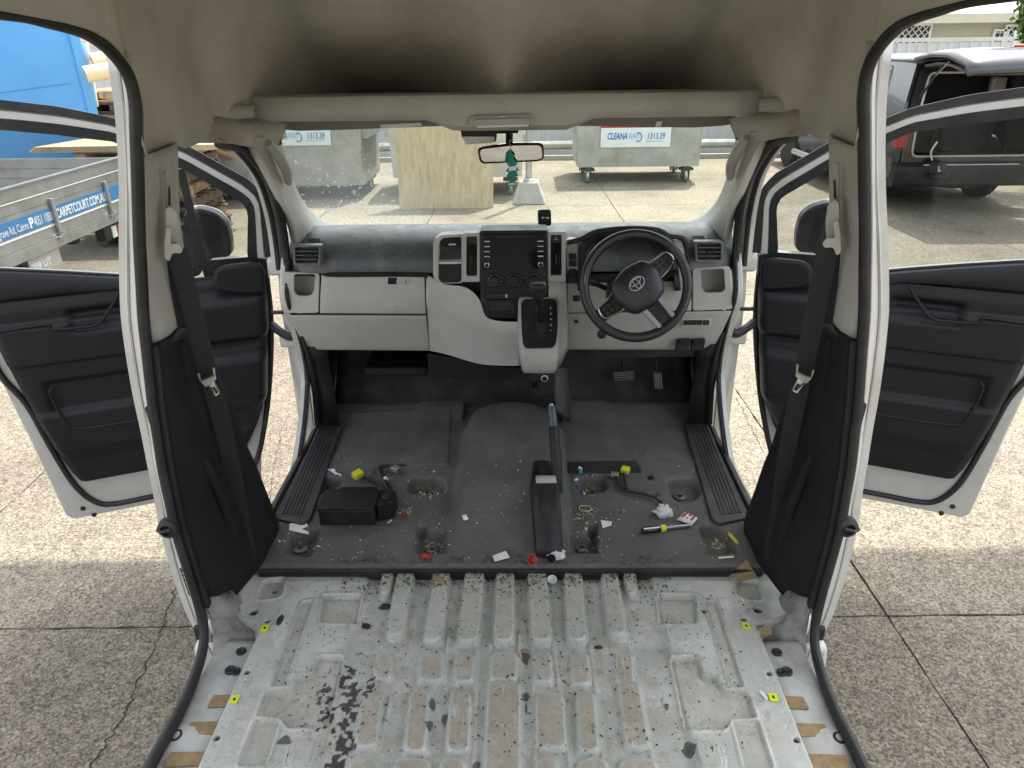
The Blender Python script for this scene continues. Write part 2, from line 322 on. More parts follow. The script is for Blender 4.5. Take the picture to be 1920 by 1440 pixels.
# unseen roof strip shading the van's rear; narrow and high to let skylight in
M['tin'] = mat('roof sheet', (.55, .56, .56), .5, metal=.3)
RH = 6.0; re_ = 2.50 + SUN.y/SUN.z*RH
m = MB(); rows = []
for k in range(161):
    x = -4.2 + 8.4*k/160; rows.append([(x, re_+YR*-x, GZ+RH+.02*math.cos(k*math.pi)), (x, re_-2.3, GZ+RH+.10+.02*math.cos(k*math.pi))])
m.loft(rows); SR = struct(m.build('shade_roof', M['tin'], solid=.004, smooth=0))
for x in (-4.1, 4.1): child(SR, 'roof_post', MB().box(x-.07, x+.07, re_-2.25, re_-2.11, GZ, GZ+RH+.05), M['tin'], smooth=0)

# ---------------------------------------------------------------- rubbish bins
M['galv'] = mat('galvanised sheet', (.40, .41, .39), .5, metal=.35, var=.2, vscale=3, dirt=(.22, .2, .15), dscale=2.2, damt=.55, bump=.2, bscale=25)
M['galvwhite'] = mat('white painted bin', (.58, .59, .57), .5, var=.1, vscale=3, dirt=(.3, .27, .2), dscale=2, damt=.5)
M['sign'] = mat('sign white', (.70, .76, .78), .35, var=.04)
M['dkgreen'] = mat('dark bracket', (.03, .06, .06), .6)
def caster(root, x, y, zt):
    br = MB().box(x-.11, x+.11, y-.09, y+.09, zt-.035, zt-.003)
    for s in (-1, 1): br.box(x+s*.055-.006, x+s*.055+.006, y-.05, y+.05, zt-.19, zt-.036)
    c = child(root, 'caster_bracket', br, M['dkgreen'], smooth=0)
    r_ = (zt-GZ)*.5; z = GZ+r_
    child(c, 'caster_wheel', MB().lathe([(r_*.35, -.028), (r_*.93, -.024), (r_, -.012), (r_, .012), (r_*.93, .024), (r_*.35, .028)], (x, y, z), (1, 0, 0), 22), M['steel'])
def bin_(name, x0, x1, y0, y1, zb, zt, mt, label, sign=None, signmat=None, red=False):
    root = empty(name, ((x0+x1)/2, (y0+y1)/2, GZ)); tag(root, label, 'bin', 'waste bins in front of the fence')
    fl = .03
    body = MB(); lo = [(x0, y0), (x1, y0), (x1, y1), (x0, y1)]; t = .012
    hi = [(x0-fl, y0-fl), (x1+fl, y0-fl), (x1+fl, y1+fl), (x0-fl, y1+fl)]
    body.loft([[(x, y, zb) for x, y in lo], [(x, y, zt) for x, y in hi]], cu=True); body.add([(x, y, zb) for x, y in lo], [(0, 1, 2, 3)])
    child(root, 'body', body, mt, solid=t, smooth=0)
    rim = MB().tube([(x, y, zt) for x, y in rounded(hi, .03, 2)], .028, 6, closed=True); child(root, 'rim', rim, mt)
    skid = MB()
    for x in (x0+.18, x1-.18): skid.box(x-.05, x+.05, y0+.02, y1-.02, zb-.045, zb-.003)
    child(root, 'base_rail', skid, M['dkgreen'], smooth=0)
    for x in (x0-.06, x1+.06):
        pk = MB().box(x-.05, x+.05, y0+.1, y1-.1, (zb+zt)/2, (zb+zt)/2+.14); child(root, 'fork_pocket', pk, mt, bevel=.008, smooth=0)
    for x in (x0+.17, x1-.17):
        for y in (y0+.14, y1-.14): caster(root, x, y, zb-.045)
    if sign:
        sx0, sx1, sz0, sz1 = sign; ys = y0-fl-.004
        sg = child(root, 'sign', MB().box(sx0, sx1, ys-.006, ys-.001, sz0, sz1), M['sign'], smooth=0)
        w_ = sx1-sx0; h = sz1-sz0
        text_obj('CLEANA', w_*.125, M['blueprint'], (sx0+w_*.09, ys-.008, sz0+h*.42), (1, 0, 0), (0, 0, 1), sg, bold=.004, shear=.2, fit=w_*.285)
        text_obj('WAY', w_*.125, M['cyan'], (sx0+w_*.385, ys-.008, sz0+h*.42), (1, 0, 0), (0, 0, 1), sg, shear=.2, fit=w_*.16)
        child(sg, 'emblem', MB().tube([(sx0+w_*.535+w_*.05*math.cos(a), ys-.009, sz0+h*.52+w_*.06*math.sin(a)) for a in np.linspace(-2.2, 2.0, 16)], .008, 5), M['blueprint'])
        text_obj('1313.39', w_*.115, M['blueprint'], (sx0+w_*.655, ys-.008, sz0+h*.42), (1, 0, 0), (0, 0, 1), sg, bold=.002, shear=.2, fit=w_*.25)
        text_obj('cleanaway.com.au', w_*.036, M['cyan'], (sx0+w_*.64, ys-.008, sz0+h*.27), (1, 0, 0), (0, 0, 1), sg, fit=w_*.24)
        if red: child(sg, 'red_strip', MB().box(sx0, sx1-.04, ys-.006, ys-.001, sz1+.002, sz1+.09), M['red'], smooth=0)
    return root
M['cyan'] = mat('cyan print', (.08, .38, .58), .5)
a = aY(517, 247, 10.72); b = aY(622, 272, 10.72)
bin_('waste_bin', -4.62, -2.33, 10.75, 12.1, -.42, .86, M['galv'], 'galvanised waste bin at left, behind the dusty side of the windscreen', (a[0]-.22, b[0], b[2], a[2]+.03))
a = aY(1127, 240, 11.82); b = aY(1256, 275, 11.82)
bin_('waste_bin', .92, 2.86, 11.85, 13.1, -.36, .9, M['galv'], 'galvanised waste bin at right casting a shadow under its wheels', (a[0], b[0], b[2], a[2]), red=True)
bin_('waste_bin', -1.9, .02, 10.9, 12.2, -.34, .8, M['galvwhite'], 'whitish waste bin mostly hidden behind the plywood sheet')
# ---------------------------------------------------------------- plywood sheet
def wood_material(name, c1, c2, scale=9, st=(1, 1, .12)):
    m = mat(name, c1, .7); n = m.node_tree.nodes; l = m.node_tree.links; b = n['Principled BSDF']
    tc = n.new('ShaderNodeTexCoord'); mp = n.new('ShaderNodeMapping'); mp.inputs['Scale'].default_value = st; l.new(tc.outputs['Object'], mp.inputs[0])
    t = n.new('ShaderNodeTexNoise'); t.inputs['Scale'].default_value = scale; t.inputs['Detail'].default_value = 6; t.inputs['Distortion'].default_value = 1.2; l.new(mp.outputs[0], t.inputs['Vector'])
    r_ = n.new('ShaderNodeValToRGB'); r_.color_ramp.elements[0].position = .36; r_.color_ramp.elements[1].position = .6; r_.color_ramp.elements[0].color = (*c2, 1); r_.color_ramp.elements[1].color = (*c1, 1); l.new(t.outputs[0], r_.inputs[0])
    t2 = n.new('ShaderNodeTexNoise'); t2.inputs['Scale'].default_value = scale*.25; l.new(mp.outputs[0], t2.inputs['Vector'])
    mx = n.new('ShaderNodeMix'); mx.data_type = 'RGBA'; mx.blend_type = 'MULTIPLY'; mx.inputs[0].default_value = .35; l.new(r_.outputs[0], mx.inputs[6]); l.new(t2.outputs[0], mx.inputs[7]); l.new(mx.outputs[2], b.inputs['Base Color']); return m
M['ply'] = wood_material('plywood', (.58, .49, .32), (.46, .37, .22), 26, (1.2, 1, .10))
M['timber'] = wood_material('pallet timber', (.42, .28, .14), (.24, .15, .07), 10, (.3, 2, 2))
M['timberdk'] = wood_material('weathered timber', (.16, .12, .09), (.08, .06, .045), 10, (.3, 2, 2))
M['timberlt'] = wood_material('fresh timber', (.58, .43, .24), (.42, .28, .14), 10, (.3, 2, 2))
p0 = aZ(750, 391, GZ); p1 = aZ(925, 390, GZ)
m = MB().prism([p0, p1, p1+np.array([.02, .22, 1.75]), p0+np.array([-.03, .22, 1.75])], (0, .018, 0))
tag(m.build('plywood_sheet', M['ply'], smooth=0), 'pale plywood sheet leaning upright between the two bins', 'board')
# ---------------------------------------------------------------- post in its concrete foot
c = aZ(992, 385, GZ); root = empty('metal_post', (c[0], c[1]+.25, GZ)); tag(root, 'galvanised post on a tapered concrete foot beside the plywood sheet', 'post')
x, y = c[0], c[1]+.25
ft = MB().loft([[(x+sx*.24, y+sy*.24, GZ+.002) for sx, sy in ((-1,-1),(1,-1),(1,1),(-1,1))], [(x+sx*.13, y+sy*.13, GZ+.30) for sx, sy in ((-1,-1),(1,-1),(1,1),(-1,1))]], cu=True, caps=True)
M['conc'] = mat('pale concrete', (.34, .33, .30), .9, var=.15, vscale=10, bump=.4, bscale=60)
child(root, 'concrete_foot', ft, M['conc'], bevel=.02, smooth=0)
child(root, 'pole', MB().lathe([(.047, .302), (.047, 2.9)], (x, y, GZ), n=16), M['galv'])
child(root, 'base_collar', MB().lathe([(.085, .303), (.085, .318), (.06, .335), (.06, .303)], (x, y, GZ), n=16), M['galv'])
# ---------------------------------------------------------------- ribbed sheet fence
M['fence'] = mat('white ribbed sheet', (.60, .61, .60), .45, var=.06, vscale=2, dirt=(.4, .38, .33), dscale=1.5, damt=.35)
def fence_panel(root, xa, ya, xb, yb, zt):
    L_ = math.hypot(xb-xa, yb-ya); d_ = np.array([xb-xa, yb-ya, 0])/L_; nn = np.array([d_[1], -d_[0], 0]); prof = []
    k = int(L_/.19)
    for i in range(k):
        for f_, o in ((0, 0), (.55, 0), (.65, .025), (.9, .025)):
            prof.append((L_*(i+f_)/k, o))
    prof.append((L_, 0)); o0 = np.array([xa, ya, 0])
    rows = [[o0 + d_*a + nn*b_ + np.array([0, 0, z]) for a, b_ in prof] for z in (GZ+.06, zt-.05)]
    pn = child(root, 'sheet_panel', MB().loft(rows), M['fence'], solid=.004, smooth=0)
    for z in (GZ+.035, zt): child(pn, 'rail', MB().obox(o0+d_*L_/2+np.array([0, 0, z]), (L_, .05, .07), d_), M['fence'], smooth=0)
    child(root, 'post', MB().box(xa-.035, xa+.035, ya-.055, ya+.03, GZ, zt+.05), M['fence'], smooth=0)
for name, xs_, y, zt, lab in (('sheet_fence', np.arange(-14.4, 9.7, 2.4), 15.4, 1.42, 'white ribbed sheet fence running behind the bins'),
                              ('sheet_fence', np.arange(9.7, 21.8, 2.4), 15.6, 1.52, 'white ribbed sheet fence in front of the cream building')):
    root = empty(name, (xs_[0], y, GZ)); tag(root, lab, 'fence')
    for i in range(len(xs_)-1): fence_panel(root, xs_[i], y, xs_[i+1], y, zt)
tg = MB().tube([(-3, 14.75, GZ+.26), (9, 14.75, GZ+.26)], .085, 10); root = empty('pipe_rail', (3, 14.75, GZ)); tag(root, 'thick silver pipe rail on low stands along the fence foot', 'rail')
child(root, 'pipe', tg, M['galv'])
for x in np.arange(-2.5, 9, 1.9): child(root, 'stand', MB().box(x-.05, x+.05, 14.7, 14.8, GZ, GZ+.18), M['galv'], smooth=0)
child(root, 'kerb', MB().box(-3, 9, 14.5, 14.64, GZ, GZ+.09), M['conc'], smooth=0)
# ---------------------------------------------------------------- cream building over the right fence
M['cream'] = mat('cream weatherboard', (.50, .48, .38), .75, var=.08, vscale=2)
M['roofgreen'] = mat('weathered green white roof', (.50, .55, .47), .6, var=.2, vscale=1.5, dirt=(.3, .36, .3), dscale=1.2, damt=.7)
M['darkwin'] = mat('dark window', (.015, .017, .018), .2)
root = empty('building', (14, 21, GZ)); tag(root, 'cream weatherboard building with latticed windows behind the right fence', 'building')
wl = child(root, 'wall', MB().box(7, 24, 20.2, 24, GZ, 1.98), M['cream'], smooth=0)
for k in range(9): child(wl, 'board', MB().prism([(7, 20.198, 1.96-k*.24), (24, 20.198, 1.96-k*.24), (24, 20.17, 1.745-k*.24), (7, 20.17, 1.745-k*.24)], (0, .02, -.012)), M['cream'], smooth=0)
m = MB(); rows = []
for k in range(69):
    x = 6.4+18*k/68; o = .035 if k % 2 else 0
    rows.append([(x, 19.35, 1.99+o), (x, 24.4, 3.6+o)])
m.loft(rows); rf = child(root, 'roof', m, M['roofgreen'], solid=.006, smooth=0)
child(rf, 'fascia', MB().box(6.4, 24.4, 19.36, 19.42, 1.78, 1.975), M['cream'], smooth=0)
def lattice_window(x0, x1, z0, z1, y=20.12, step=.16, diamond=True):
    wd = child(root, 'window', MB().box(x0, x1, y+.02, y+.04, z0, z1), M['darkwin'], smooth=0)
    f_ = MB()
    for a in ((x0-.05, x1+.05, z0-.05, z0), (x0-.05, x1+.05, z1, z1+.05), (x0-.05, x0, z0, z1), (x1, x1+.05, z0, z1)): f_.box(a[0], a[1], y-.02, y+.045, a[2], a[3])
    child(wd, 'frame', f_, M['whiteprint'], smooth=0); lt = MB(); h = z1-z0
    if diamond:
        for s in (-1, 1):
            k = -h
            while k < x1-x0:
                a0 = max(0, k); a1 = min(x1-x0, k+h)
                if a1-a0 > .02:
                    za, zb = (a0-k, a1-k); za, zb = (z0+za, z0+zb) if s > 0 else (z1-za, z1-zb)
                    lt.tube([(x0+a0, y-.005-.01*s, za), (x0+a1, y-.005-.01*s, zb)], .013, 4)
                k += step
    else:
        for x in np.arange(x0+.12, x1, .12): lt.tube([(x, y-.005, z0), (x, y-.005, z1)], .008, 4)
        for z in np.arange(z0+.12, z1, .12): lt.tube([(x0, y-.01, z), (x1, y-.01, z)], .008, 4)
    child(wd, 'lattice', lt, M['whiteprint'], smooth=0)
def win_px(x0, y0, x1, y1, **k):
    a = aY(x0, y0, 20.1); b = aY(x1, y1, 20.1); lattice_window(a[0], b[0], b[2]-.35, a[2], **k)
win_px(1600, 50, 1676, 70); win_px(1682, 49, 1741, 70); win_px(1890, 50, 1990, 80); win_px(1868, 59, 1886, 72, diamond=False)
# ---------------------------------------------------------------- leafy branch at the top right
M['leaf'] = mat('leaf green', (.09, .17, .025), .5, var=.45, vscale=9)
M['bark'] = mat('bark', (.14, .11, .08), .9, var=.3, vscale=12, bump=.8, bscale=20)
c0 = aY(1935, 25, 11.0); root = empty('tree', (c0[0]+1.1, 11.3, GZ)); tag(root, 'leafy green tree reaching into the top right corner', 'tree')
bx = c0[0]+1.1
tr = MB().tube(spline([(bx, 11.3, GZ), (bx+.05, 11.32, .6), (bx-.02, 11.28, 1.5), (bx+.1, 11.3, 2.6)], 6), .13, 10, radii=list(np.linspace(1.2, .6, 19)))
for q in ((-.9, -.2, 1.9), (-.5, -.6, 2.6), (.6, .4, 2.7), (-.8, .5, 2.4), (.5, -.5, 2.2)):
    tr.tube(spline([(bx, 11.3, 1.3), (bx+q[0]*.5, 11.3+q[1]*.5, 1.65), (bx+q[0], 11.3+q[1], q[2])], 5), .04, 6, radii=list(np.linspace(1, .35, 11)))
child(root, 'trunk', tr, M['bark'])
lf = MB()
for k in range(2600):
    u_ = rng.normal(size=3); u_ /= np.linalg.norm(u_); rr = (.55+.45*rng.random())
    ctr = [(-.75, -.1, 1.85, .42), (-.3, -.5, 2.5, .6), (.4, .3, 2.6, .7), (-.7, .4, 2.4, .5), (.5, -.4, 2.2, .5), (-.8, -.15, 1.55, .28)][k % 6]
    p = np.array([bx+ctr[0], 11.3+ctr[1], ctr[2]]) + u_*rr*ctr[3]
    ax = rng.normal(size=3); ax[2] -= .6; ax /= np.linalg.norm(ax); sd = np.cross(ax, rng.normal(size=3)); sd /= np.linalg.norm(sd); L_ = .09+.07*rng.random(); nn = np.cross(ax, sd)
    lf.add([p, p+ax*L_*.45+sd*L_*.26+nn*.01, p+ax*L_, p+ax*L_*.45-sd*L_*.26+nn*.01, p+ax*L_*.5-nn*.008], [(0, 1, 4), (1, 2, 4), (2, 3, 4), (3, 0, 4)])
child(root, 'crown', lf, M['leaf'], smooth=0)
# ---------------------------------------------------------------- blue container at the left
M['blue'] = mat('blue painted steel', (.10, .36, .72), .45, var=.1, vscale=1.2, dirt=(.07, .29, .62), dscale=.9, damt=.5, bump=.15, bscale=2)
root = empty('container', (-5.16, 9.2, GZ)); root.rotation_euler = (0, 0, R(31)); tag(root, 'bright blue steel container standing at the far left', 'container')
def cpart(n_, m_): return m_.build(n_, M['blue'], root, smooth=0)
cpart('side_wall', MB().box(-6, -.04, 0, .05, .15, 2.78)); cpart('end_wall', MB().box(-.05, 0, .052, 2.3, .15, 2.78))
for x, y in ((-.06, -.02), (-6, -.02), (-.06, 2.28)): cpart('corner_post', MB().box(x-.04, x+.06, y-.01, y+.08, 0, 2.8))
cpart('roof_panel', MB().box(-6, 0, 0, 2.3, 2.781, 2.83)); cpart('seam', MB().tube([(-3.0, -.004, 1.45), (-1.5, -.004, 1.58), (-.2, -.004, 1.72)], .006, 5))
# ---------------------------------------------------------------- pallets, boards and tubes
def pallet(cx, cy, z, rot, mt, label, group='stacked timber pallets'):
    root = empty('pallet', (cx, cy, z)); root.rotation_euler = (0, 0, rot); tag(root, label, 'pallet', group)
    for x in (-.5, 0, .5):
        o = MB().box(x-.05, x+.05, -.58, .58, .022, .112).build('bearer', mt, root, smooth=0)
    for k, y in enumerate(np.linspace(-.52, .52, 6)):
        MB().box(-.58, .58, y-.055, y+.055, .1125, .132).build('top_board', mt, root, smooth=0)
    for y in (-.5, 0, .5): MB().box(-.58, .58, y-.05, y+.05, 0, .0215).build('bottom_board', mt, root, smooth=0)
def stack(cx, cy, n, mt, rot, lab, z0=GZ, jit=.03):
    for k in range(n): pallet(cx+rng.normal()*jit, cy+rng.normal()*jit, z0+k*.134, rot+rng.normal()*.03, mt[k % len(mt)], lab[min(k, len(lab)-1)] if len(lab) == n else lab[0])
# low stack by the container: dark below, fresh timber on top
ORD = ['lowest', 'second', 'third', 'fourth', 'fifth', 'sixth', 'seventh', 'eighth', 'ninth', 'tenth', 'eleventh', 'topmost']
stack(-4.30, 8.6, 7, [M['timberdk'], M['timber'], M['timberdk']], .05, ['weathered pallet, %s from the ground in the low stack under the plywood' % o_ for o_ in ORD[:7]])
pallet(-4.28, 8.55, GZ+7*.134, .02, M['timberlt'], 'fresh orange pallet topmost of the low stack, right under the plywood sheets')
zt = GZ+8*.134+.004
for k in range(3):
    tag(MB().prism(rounded([(-5.25+.03*k, 7.85, zt+.02*k), (-3.3+.02*k, 7.95, zt+.02*k), (-3.35, 9.3, zt+.02*k), (-5.0, 9.25-.02*k, zt+.02*k)], .01, 1), (0, 0, .018)).build('plywood_offcut', M['ply'], smooth=0), 'pale plywood panel lying on the low pallet stack, %s' % ('lowest of three', 'middle of three', 'topmost of three')[k], 'board', 'plywood panels on the pallets')
# taller stack behind with cardboard tubes on it
stack(-5.0, 9.9, 12, [M['timberdk'], M['timber'], M['timberdk'], M['timberlt']], -.06, ['brown pallet, %s from the ground in the tall stack with cardboard tubes' % o_ for o_ in ORD])
M['tube'] = mat('cream cardboard tube', (.66, .58, .40), .7, var=.08)
M['tubein'] = mat('tube inside', (.30, .26, .20), .9)
z0 = GZ+12*.134
for k, (dx, dz, r_, lab) in enumerate(((0, .10, .09, 'cream cardboard tube nearest the camera on the tall pallets'), (.24, .13, .08, 'cream cardboard tube in the middle on the tall pallets'), (.46, .10, .06, 'thin cream cardboard tube at the back on the tall pallets'))):
    a = aY(160, 140, 8.9+.3*k) if k == 0 else aY((160, 172, 192)[k], (140, 114, 116)[k], 8.9+.3*k)
    b = a + np.array([1.35, .95, .24]); d_ = (b-a)/np.linalg.norm(b-a); Ln = np.linalg.norm(b-a)
    o = MB().lathe([(r_, 0), (r_, Ln), (r_*.86, Ln), (r_*.86, 0.0)], a, d_, 20); o2 = MB().lathe([(r_*.84, .03), (r_*.84, .035)], a, d_, 20); o.f = [f for f in o.f if len(f) == 4]
    n_ = 20; o.f += [(3*n_+j, 3*n_+(j+1) % n_, (j+1) % n_, j) for j in range(n_)]
    ot = o.build('cardboard_tube', M['tube'], smooth=40); child(ot, 'tube_shade_disc', o2, M['timberdk']); tag(ot, lab, 'tube', 'cardboard tubes on the pallets')  # dark disc in the open mouth stands in for the shaded hollow
a = aY(150, 85, 9.0); b = aY(172, 195, 9.0)
tag(MB().prism([aY(137, 82, 9.25), aY(163, 80, 9.25), aY(183, 200, 9.25), aY(158, 200, 9.25)], (0, .03, 0)).build('white_board', M['whiteprint'], smooth=0), 'tall white board leaning beside the blue container', 'board')
for k, q in enumerate(((360, 268, 420, 286), (380, 262, 415, 276), (392, 285, 425, 292), (368, 275, 400, 262), (402, 262, 422, 288))):
    a = aY(q[0], q[1], 10.3+.1*k); b = aY(q[2], q[3], 10.5+.1*k)
    tag(MB().obox((a+b)/2, (np.linalg.norm(b-a)+.25, .09, .03), b-a).build('timber_plank', M['timberlt'] if k % 2 else M['timber'], smooth=0), 'broken timber plank on the heap left of the left bin, %s' % ('across the front', 'upper one', 'lowest one', 'crossing at left', 'steep at right')[k], 'plank', 'timber planks on the heap')
root = empty('scrap_crate', (-4.95, 10.8, GZ)); tag(root, 'low timber scrap crate under the heap of planks', 'crate')
for k in range(4):
    z = GZ+.06+k*.17
    child(root, 'side_slat', MB().box(-5.5, -4.66, 10.35, 10.375, z, z+.13), M['timber'], smooth=0)
child(root, 'post', MB().box(-5.5, -5.42, 10.376, 10.45, GZ, .12), M['timber'], smooth=0); child(root, 'post', MB().box(-4.74, -4.66, 10.376, 10.45, GZ, .12), M['timber'], smooth=0)
child(root, 'fill', MB().box(-5.48, -4.68, 10.46, 11.2, GZ, .05), M['timberdk'], smooth=0)
# ---------------------------------------------------------------- utility tray at the left
M['alu'] = mat('ribbed aluminium', (.42, .42, .42), .42, metal=.7, var=.12, vscale=6, dirt=(.25, .24, .22), dscale=3, damt=.4)
M['bluestrip'] = mat('blue decal', (.045, .20, .43), .45)
XT = -3.62
q = {k: aX(*p, XT) for k, p in dict(t0=(0, 368), t1=(212, 294), b0=(0, 478), b1=(212, 372)).items()}
ztop = (q['t0'][2]+q['t1'][2])/2; ya, yb = 4.55, q['t1'][1]+.14; zb = ztop-.42
root = empty('utility_tray', (XT-1.2, (ya+yb)/2, GZ)); tag(root, 'aluminium utility tray with a blue lettered tailgate, seen through the left door', 'ute')
tgp = MB(); k = 5
for i in range(k):
    z = zb+i*.42/k; tgp.box(XT-.03, XT, ya, yb, z+.001, z+.42/k-.006); tgp.box(XT-.026, XT-.006, ya, yb, z+.42/k-.006, z+.42/k+.001)
tail = child(root, 'tailgate', tgp, M['alu'], smooth=0)
child(tail, 'edge_bead', MB().box(XT-.032, XT+.006, ya, yb, ztop+.002, ztop+.014), M['alu'], smooth=0)
zs = zb+.10
child(tail, 'blue_strip', MB().box(XT+.001, XT+.003, ya, yb, zs, zs+.115), M['bluestrip'], smooth=0)
child(tail, 'white_line', MB().box(XT+.001, XT+.003, ya, yb, zs-.022, zs-.008), M['whiteprint'], smooth=0)
child(tail, 'white_line', MB().box(XT+.001, XT+.003, ya, yb, zb+.325, zb+.333), M['whiteprint'], smooth=0)
def gy(px): 
    v = ray(px, 400); return (aX(px, 435-px*.42, XT))[1]
text_obj('CARPETCOURT.COM.AU', .098, M['whiteprint'], (XT+.004, gy(102), zs+.020), (0, 1, 0), (0, 0, 1), tail, bold=.0025, fit=gy(193)-gy(102))
t = text_obj('P', .10, M['whiteprint'], (XT+.004, gy(52), zs+.020), (0, 1, 0), (0, 0, 1), tail, bold=.004)
text_obj('4051 1088', .098, M['whiteprint'], (XT+.004, gy(61), zs+.020), (0, 1, 0), (0, 0, 1), tail, fit=gy(94)-gy(61))
text_obj('Mulgrave Rd, Cairns', .078, M['whiteprint'], (XT+.004, gy(50), zs+.022), (0, 1, 0), (0, 0, 1), tail, align='RIGHT', fit=(gy(50)-gy(0))*1.35)
for px in (97, 195):
    y = gy(px); child(tail, 'latch_bar', MB().box(XT+.004, XT+.03, y-.014, y+.014, zb+.02, zb+.28), M['steel'], bevel=.003, smooth=0)
    child(tail, 'latch', MB().tube([(XT+.02, y-.04, zb-.02), (XT+.05, y, zb+.01), (XT+.02, y+.05, zb+.015)], .014, 6), M['chrome'])
child(root, 'deck', MB().box(XT-2.4, XT-.035, ya, yb, zb-.06, zb-.005), M['alu'], smooth=0)
child(root, 'rear_beam', MB().box(XT-.034, XT+.012, ya, yb, zb-.085, zb-.003), M['alu'], smooth=0)
sd = MB()
for i in range(5):
    z = zb+i*.085; sd.box(XT-2.4, XT-.035, yb-.03, yb, z, z+.078); sd.box(XT-2.4, XT-.035, yb-.022, yb-.006, z+.078, z+.085)
child(root, 'side_gate', sd, M['alu'], smooth=0)
child(root, 'headboard', MB().box(XT-2.44, XT-2.401, ya, yb, zb, ztop+.5), M['alu'], smooth=0)
def lamp(y):
    l_ = child(root, 'tail_lamp', MB().box(XT-.10, XT-.01, y-.2, y+.2, zb-.22, zb-.10), M['black'], bevel=.01, smooth=0)
    child(l_, 'red_lens', MB().box(XT-.009, XT+.004, y-.02, y+.19, zb-.21, zb-.11), M['redlens'], bevel=.004, smooth=0)
    child(l_, 'clear_lens', MB().box(XT-.009, XT+.004, y-.1, y-.025, zb-.21, zb-.11), M['clear'], bevel=.004, smooth=0)
M['redlens'] = mat('red lens', (.30, .02, .02), .25)
lamp(gy(190)+.1); lamp(ya+.12)
y = gy(66); pl = child(root, 'number_plate', MB().box(XT-.03, XT-.02, y-.19, y+.19, zb-.22, zb-.095), M['lining'], smooth=0)
text_obj('709 UT', .075, M['black'], (XT-.019, y-.17, zb-.19), (0, 1, 0), (0, 0, 1), pl, bold=.003)
ch = MB().box(XT-2.4, XT-.2, (ya+yb)/2-.45, (ya+yb)/2-.37, zb-.2, zb-.061).box(XT-2.4, XT-.2, (ya+yb)/2+.37, (ya+yb)/2+.45, zb-.2, zb-.061); child(root, 'chassis_rail', ch, M['black'], smooth=0)
for y in (ya+.22, yb-.22):
    wh = child(root, 'wheel', MB().lathe([(.2, -.1), (.31, -.1), (.335, -.07), (.335, .07), (.31, .1), (.2, .1)], (XT-1.35, y, GZ+.335), (0, 1, 0), 28), M['tyre'])
    child(wh, 'hub', MB().lathe([(.05, -.06), (.195, -.08), (.195, .08), (.05, .06)], (XT-1.35, y, GZ+.335), (0, 1, 0), 20), M['steel'])
# ================================================================ dark four wheel drive with its tailgate up
M['suv'] = mat('black car paint', (.016, .018, .022), .22, var=.05, coat=.5, dirt=(.06, .058, .055), dscale=3, damt=.3)
M['suvroof'] = mat('silver car paint', (.06, .063, .07), .28, metal=.2, var=.05, coat=.4)
M['interior'] = mat('dark cabin lining', (.010, .010, .011), .9)
XL, XR_, YB, YF = 4.80, 6.70, 9.55, 14.3
root = empty('parked_car', ((XL+XR_)/2, (YB+YF)/2, GZ)); tag(root, 'dark four wheel drive with its tailgate raised, parked at right', 'car')
g = GZ
def side_profile(): # (y, z) outline of the lower body with wheel arches
    pts = [(YB, g+.55), (YB, g+.42), (YB+.45, g+.38)]
    def arch(yc): return [(yc-.45*math.cos(a), g+.40+.45*math.sin(a)) for a in np.linspace(.1, math.pi-.1, 11)]
    pts += arch(YB+1.05); pts += [(YB+1.6, g+.36), (YB+3.2, g+.36)]; pts += arch(YB+3.85); pts += [(YF, g+.42), (YF+.05, g+.7), (YF-.05, g+.98), (YF-1.1, g+1.10), (YB+.02, g+1.12)]
    return pts
sp = side_profile()
m = MB(); n_ = len(sp)
secs = [(XL+.06, .97), (XL, 1.0), (XL, 1.0), (XL+.03, .98)]
for s, X0 in ((1, XL), (-1, XR_)):
    m.prism([(X0, y, z) for y, z in sp], (s*.10, 0, 0))
child(root, 'lower_body', m, M['suv'], bevel=.02, smooth=40)
child(root, 'bonnet', MB().box(XL+.101, XR_-.101, YF-1.1, YF-.04, g+.5, g+1.06), M['suv'], bevel=.04, smooth=0)
child(root, 'cabin_floor', MB().box(XL+.101, XR_-.101, YB+.03, YF-1.11, g+.55, g+.62), M['interior'], smooth=0)
# upper cabin: pillars and side windows on each side, roof, rear frame
zb_, zr = g+1.121, g+1.80
for s, X0 in ((1, XL), (-1, XR_)):
    xin = X0+s*.16
    def sp_(y, z): t = (z-zb_)/(zr-zb_); return (X0+s*(.02+.14*t), y, z)
    outer = [sp_(YB+.06, zb_), sp_(YF-1.25, zb_), sp_(YF-2.0, zr), sp_(YB+.22, zr)]
    inner = [sp_(YB+.62, zb_+.05), sp_(YF-1.55, zb_+.05), sp_(YF-2.12, zr-.1), sp_(YB+.72, zr-.1)]
    sh = child(root, 'side_shell', MB().ring(rounded(outer, .05, 3), rounded(inner, .09, 3), (s*.04, 0, 0)), M['suv'], smooth=40)
    child(sh, 'side_window', MB().prism(rounded([np.array(p)+np.array([s*.02, 0, 0]) for p in inner], .09, 3), (s*.006, 0, 0)), M['suvglass'] if 'suvglass' in M else M['darkwin'], smooth=0)
    child(sh, 'window_post', MB().prism([sp_(YB+1.55, zb_+.04), sp_(YB+1.65, zb_+.04), sp_(YB+1.62, zr-.09), sp_(YB+1.54, zr-.09)], (s*.045, 0, 0)), M['black'], smooth=0)
    child(sh, 'door_seam', MB().tube([sp_(YB+.66, zb_+.02), sp_(YB+.8, zr-.06), sp_(YB+1.5, zr-.05)], .008, 5), M['seal'])
rf = MB(); rows = []
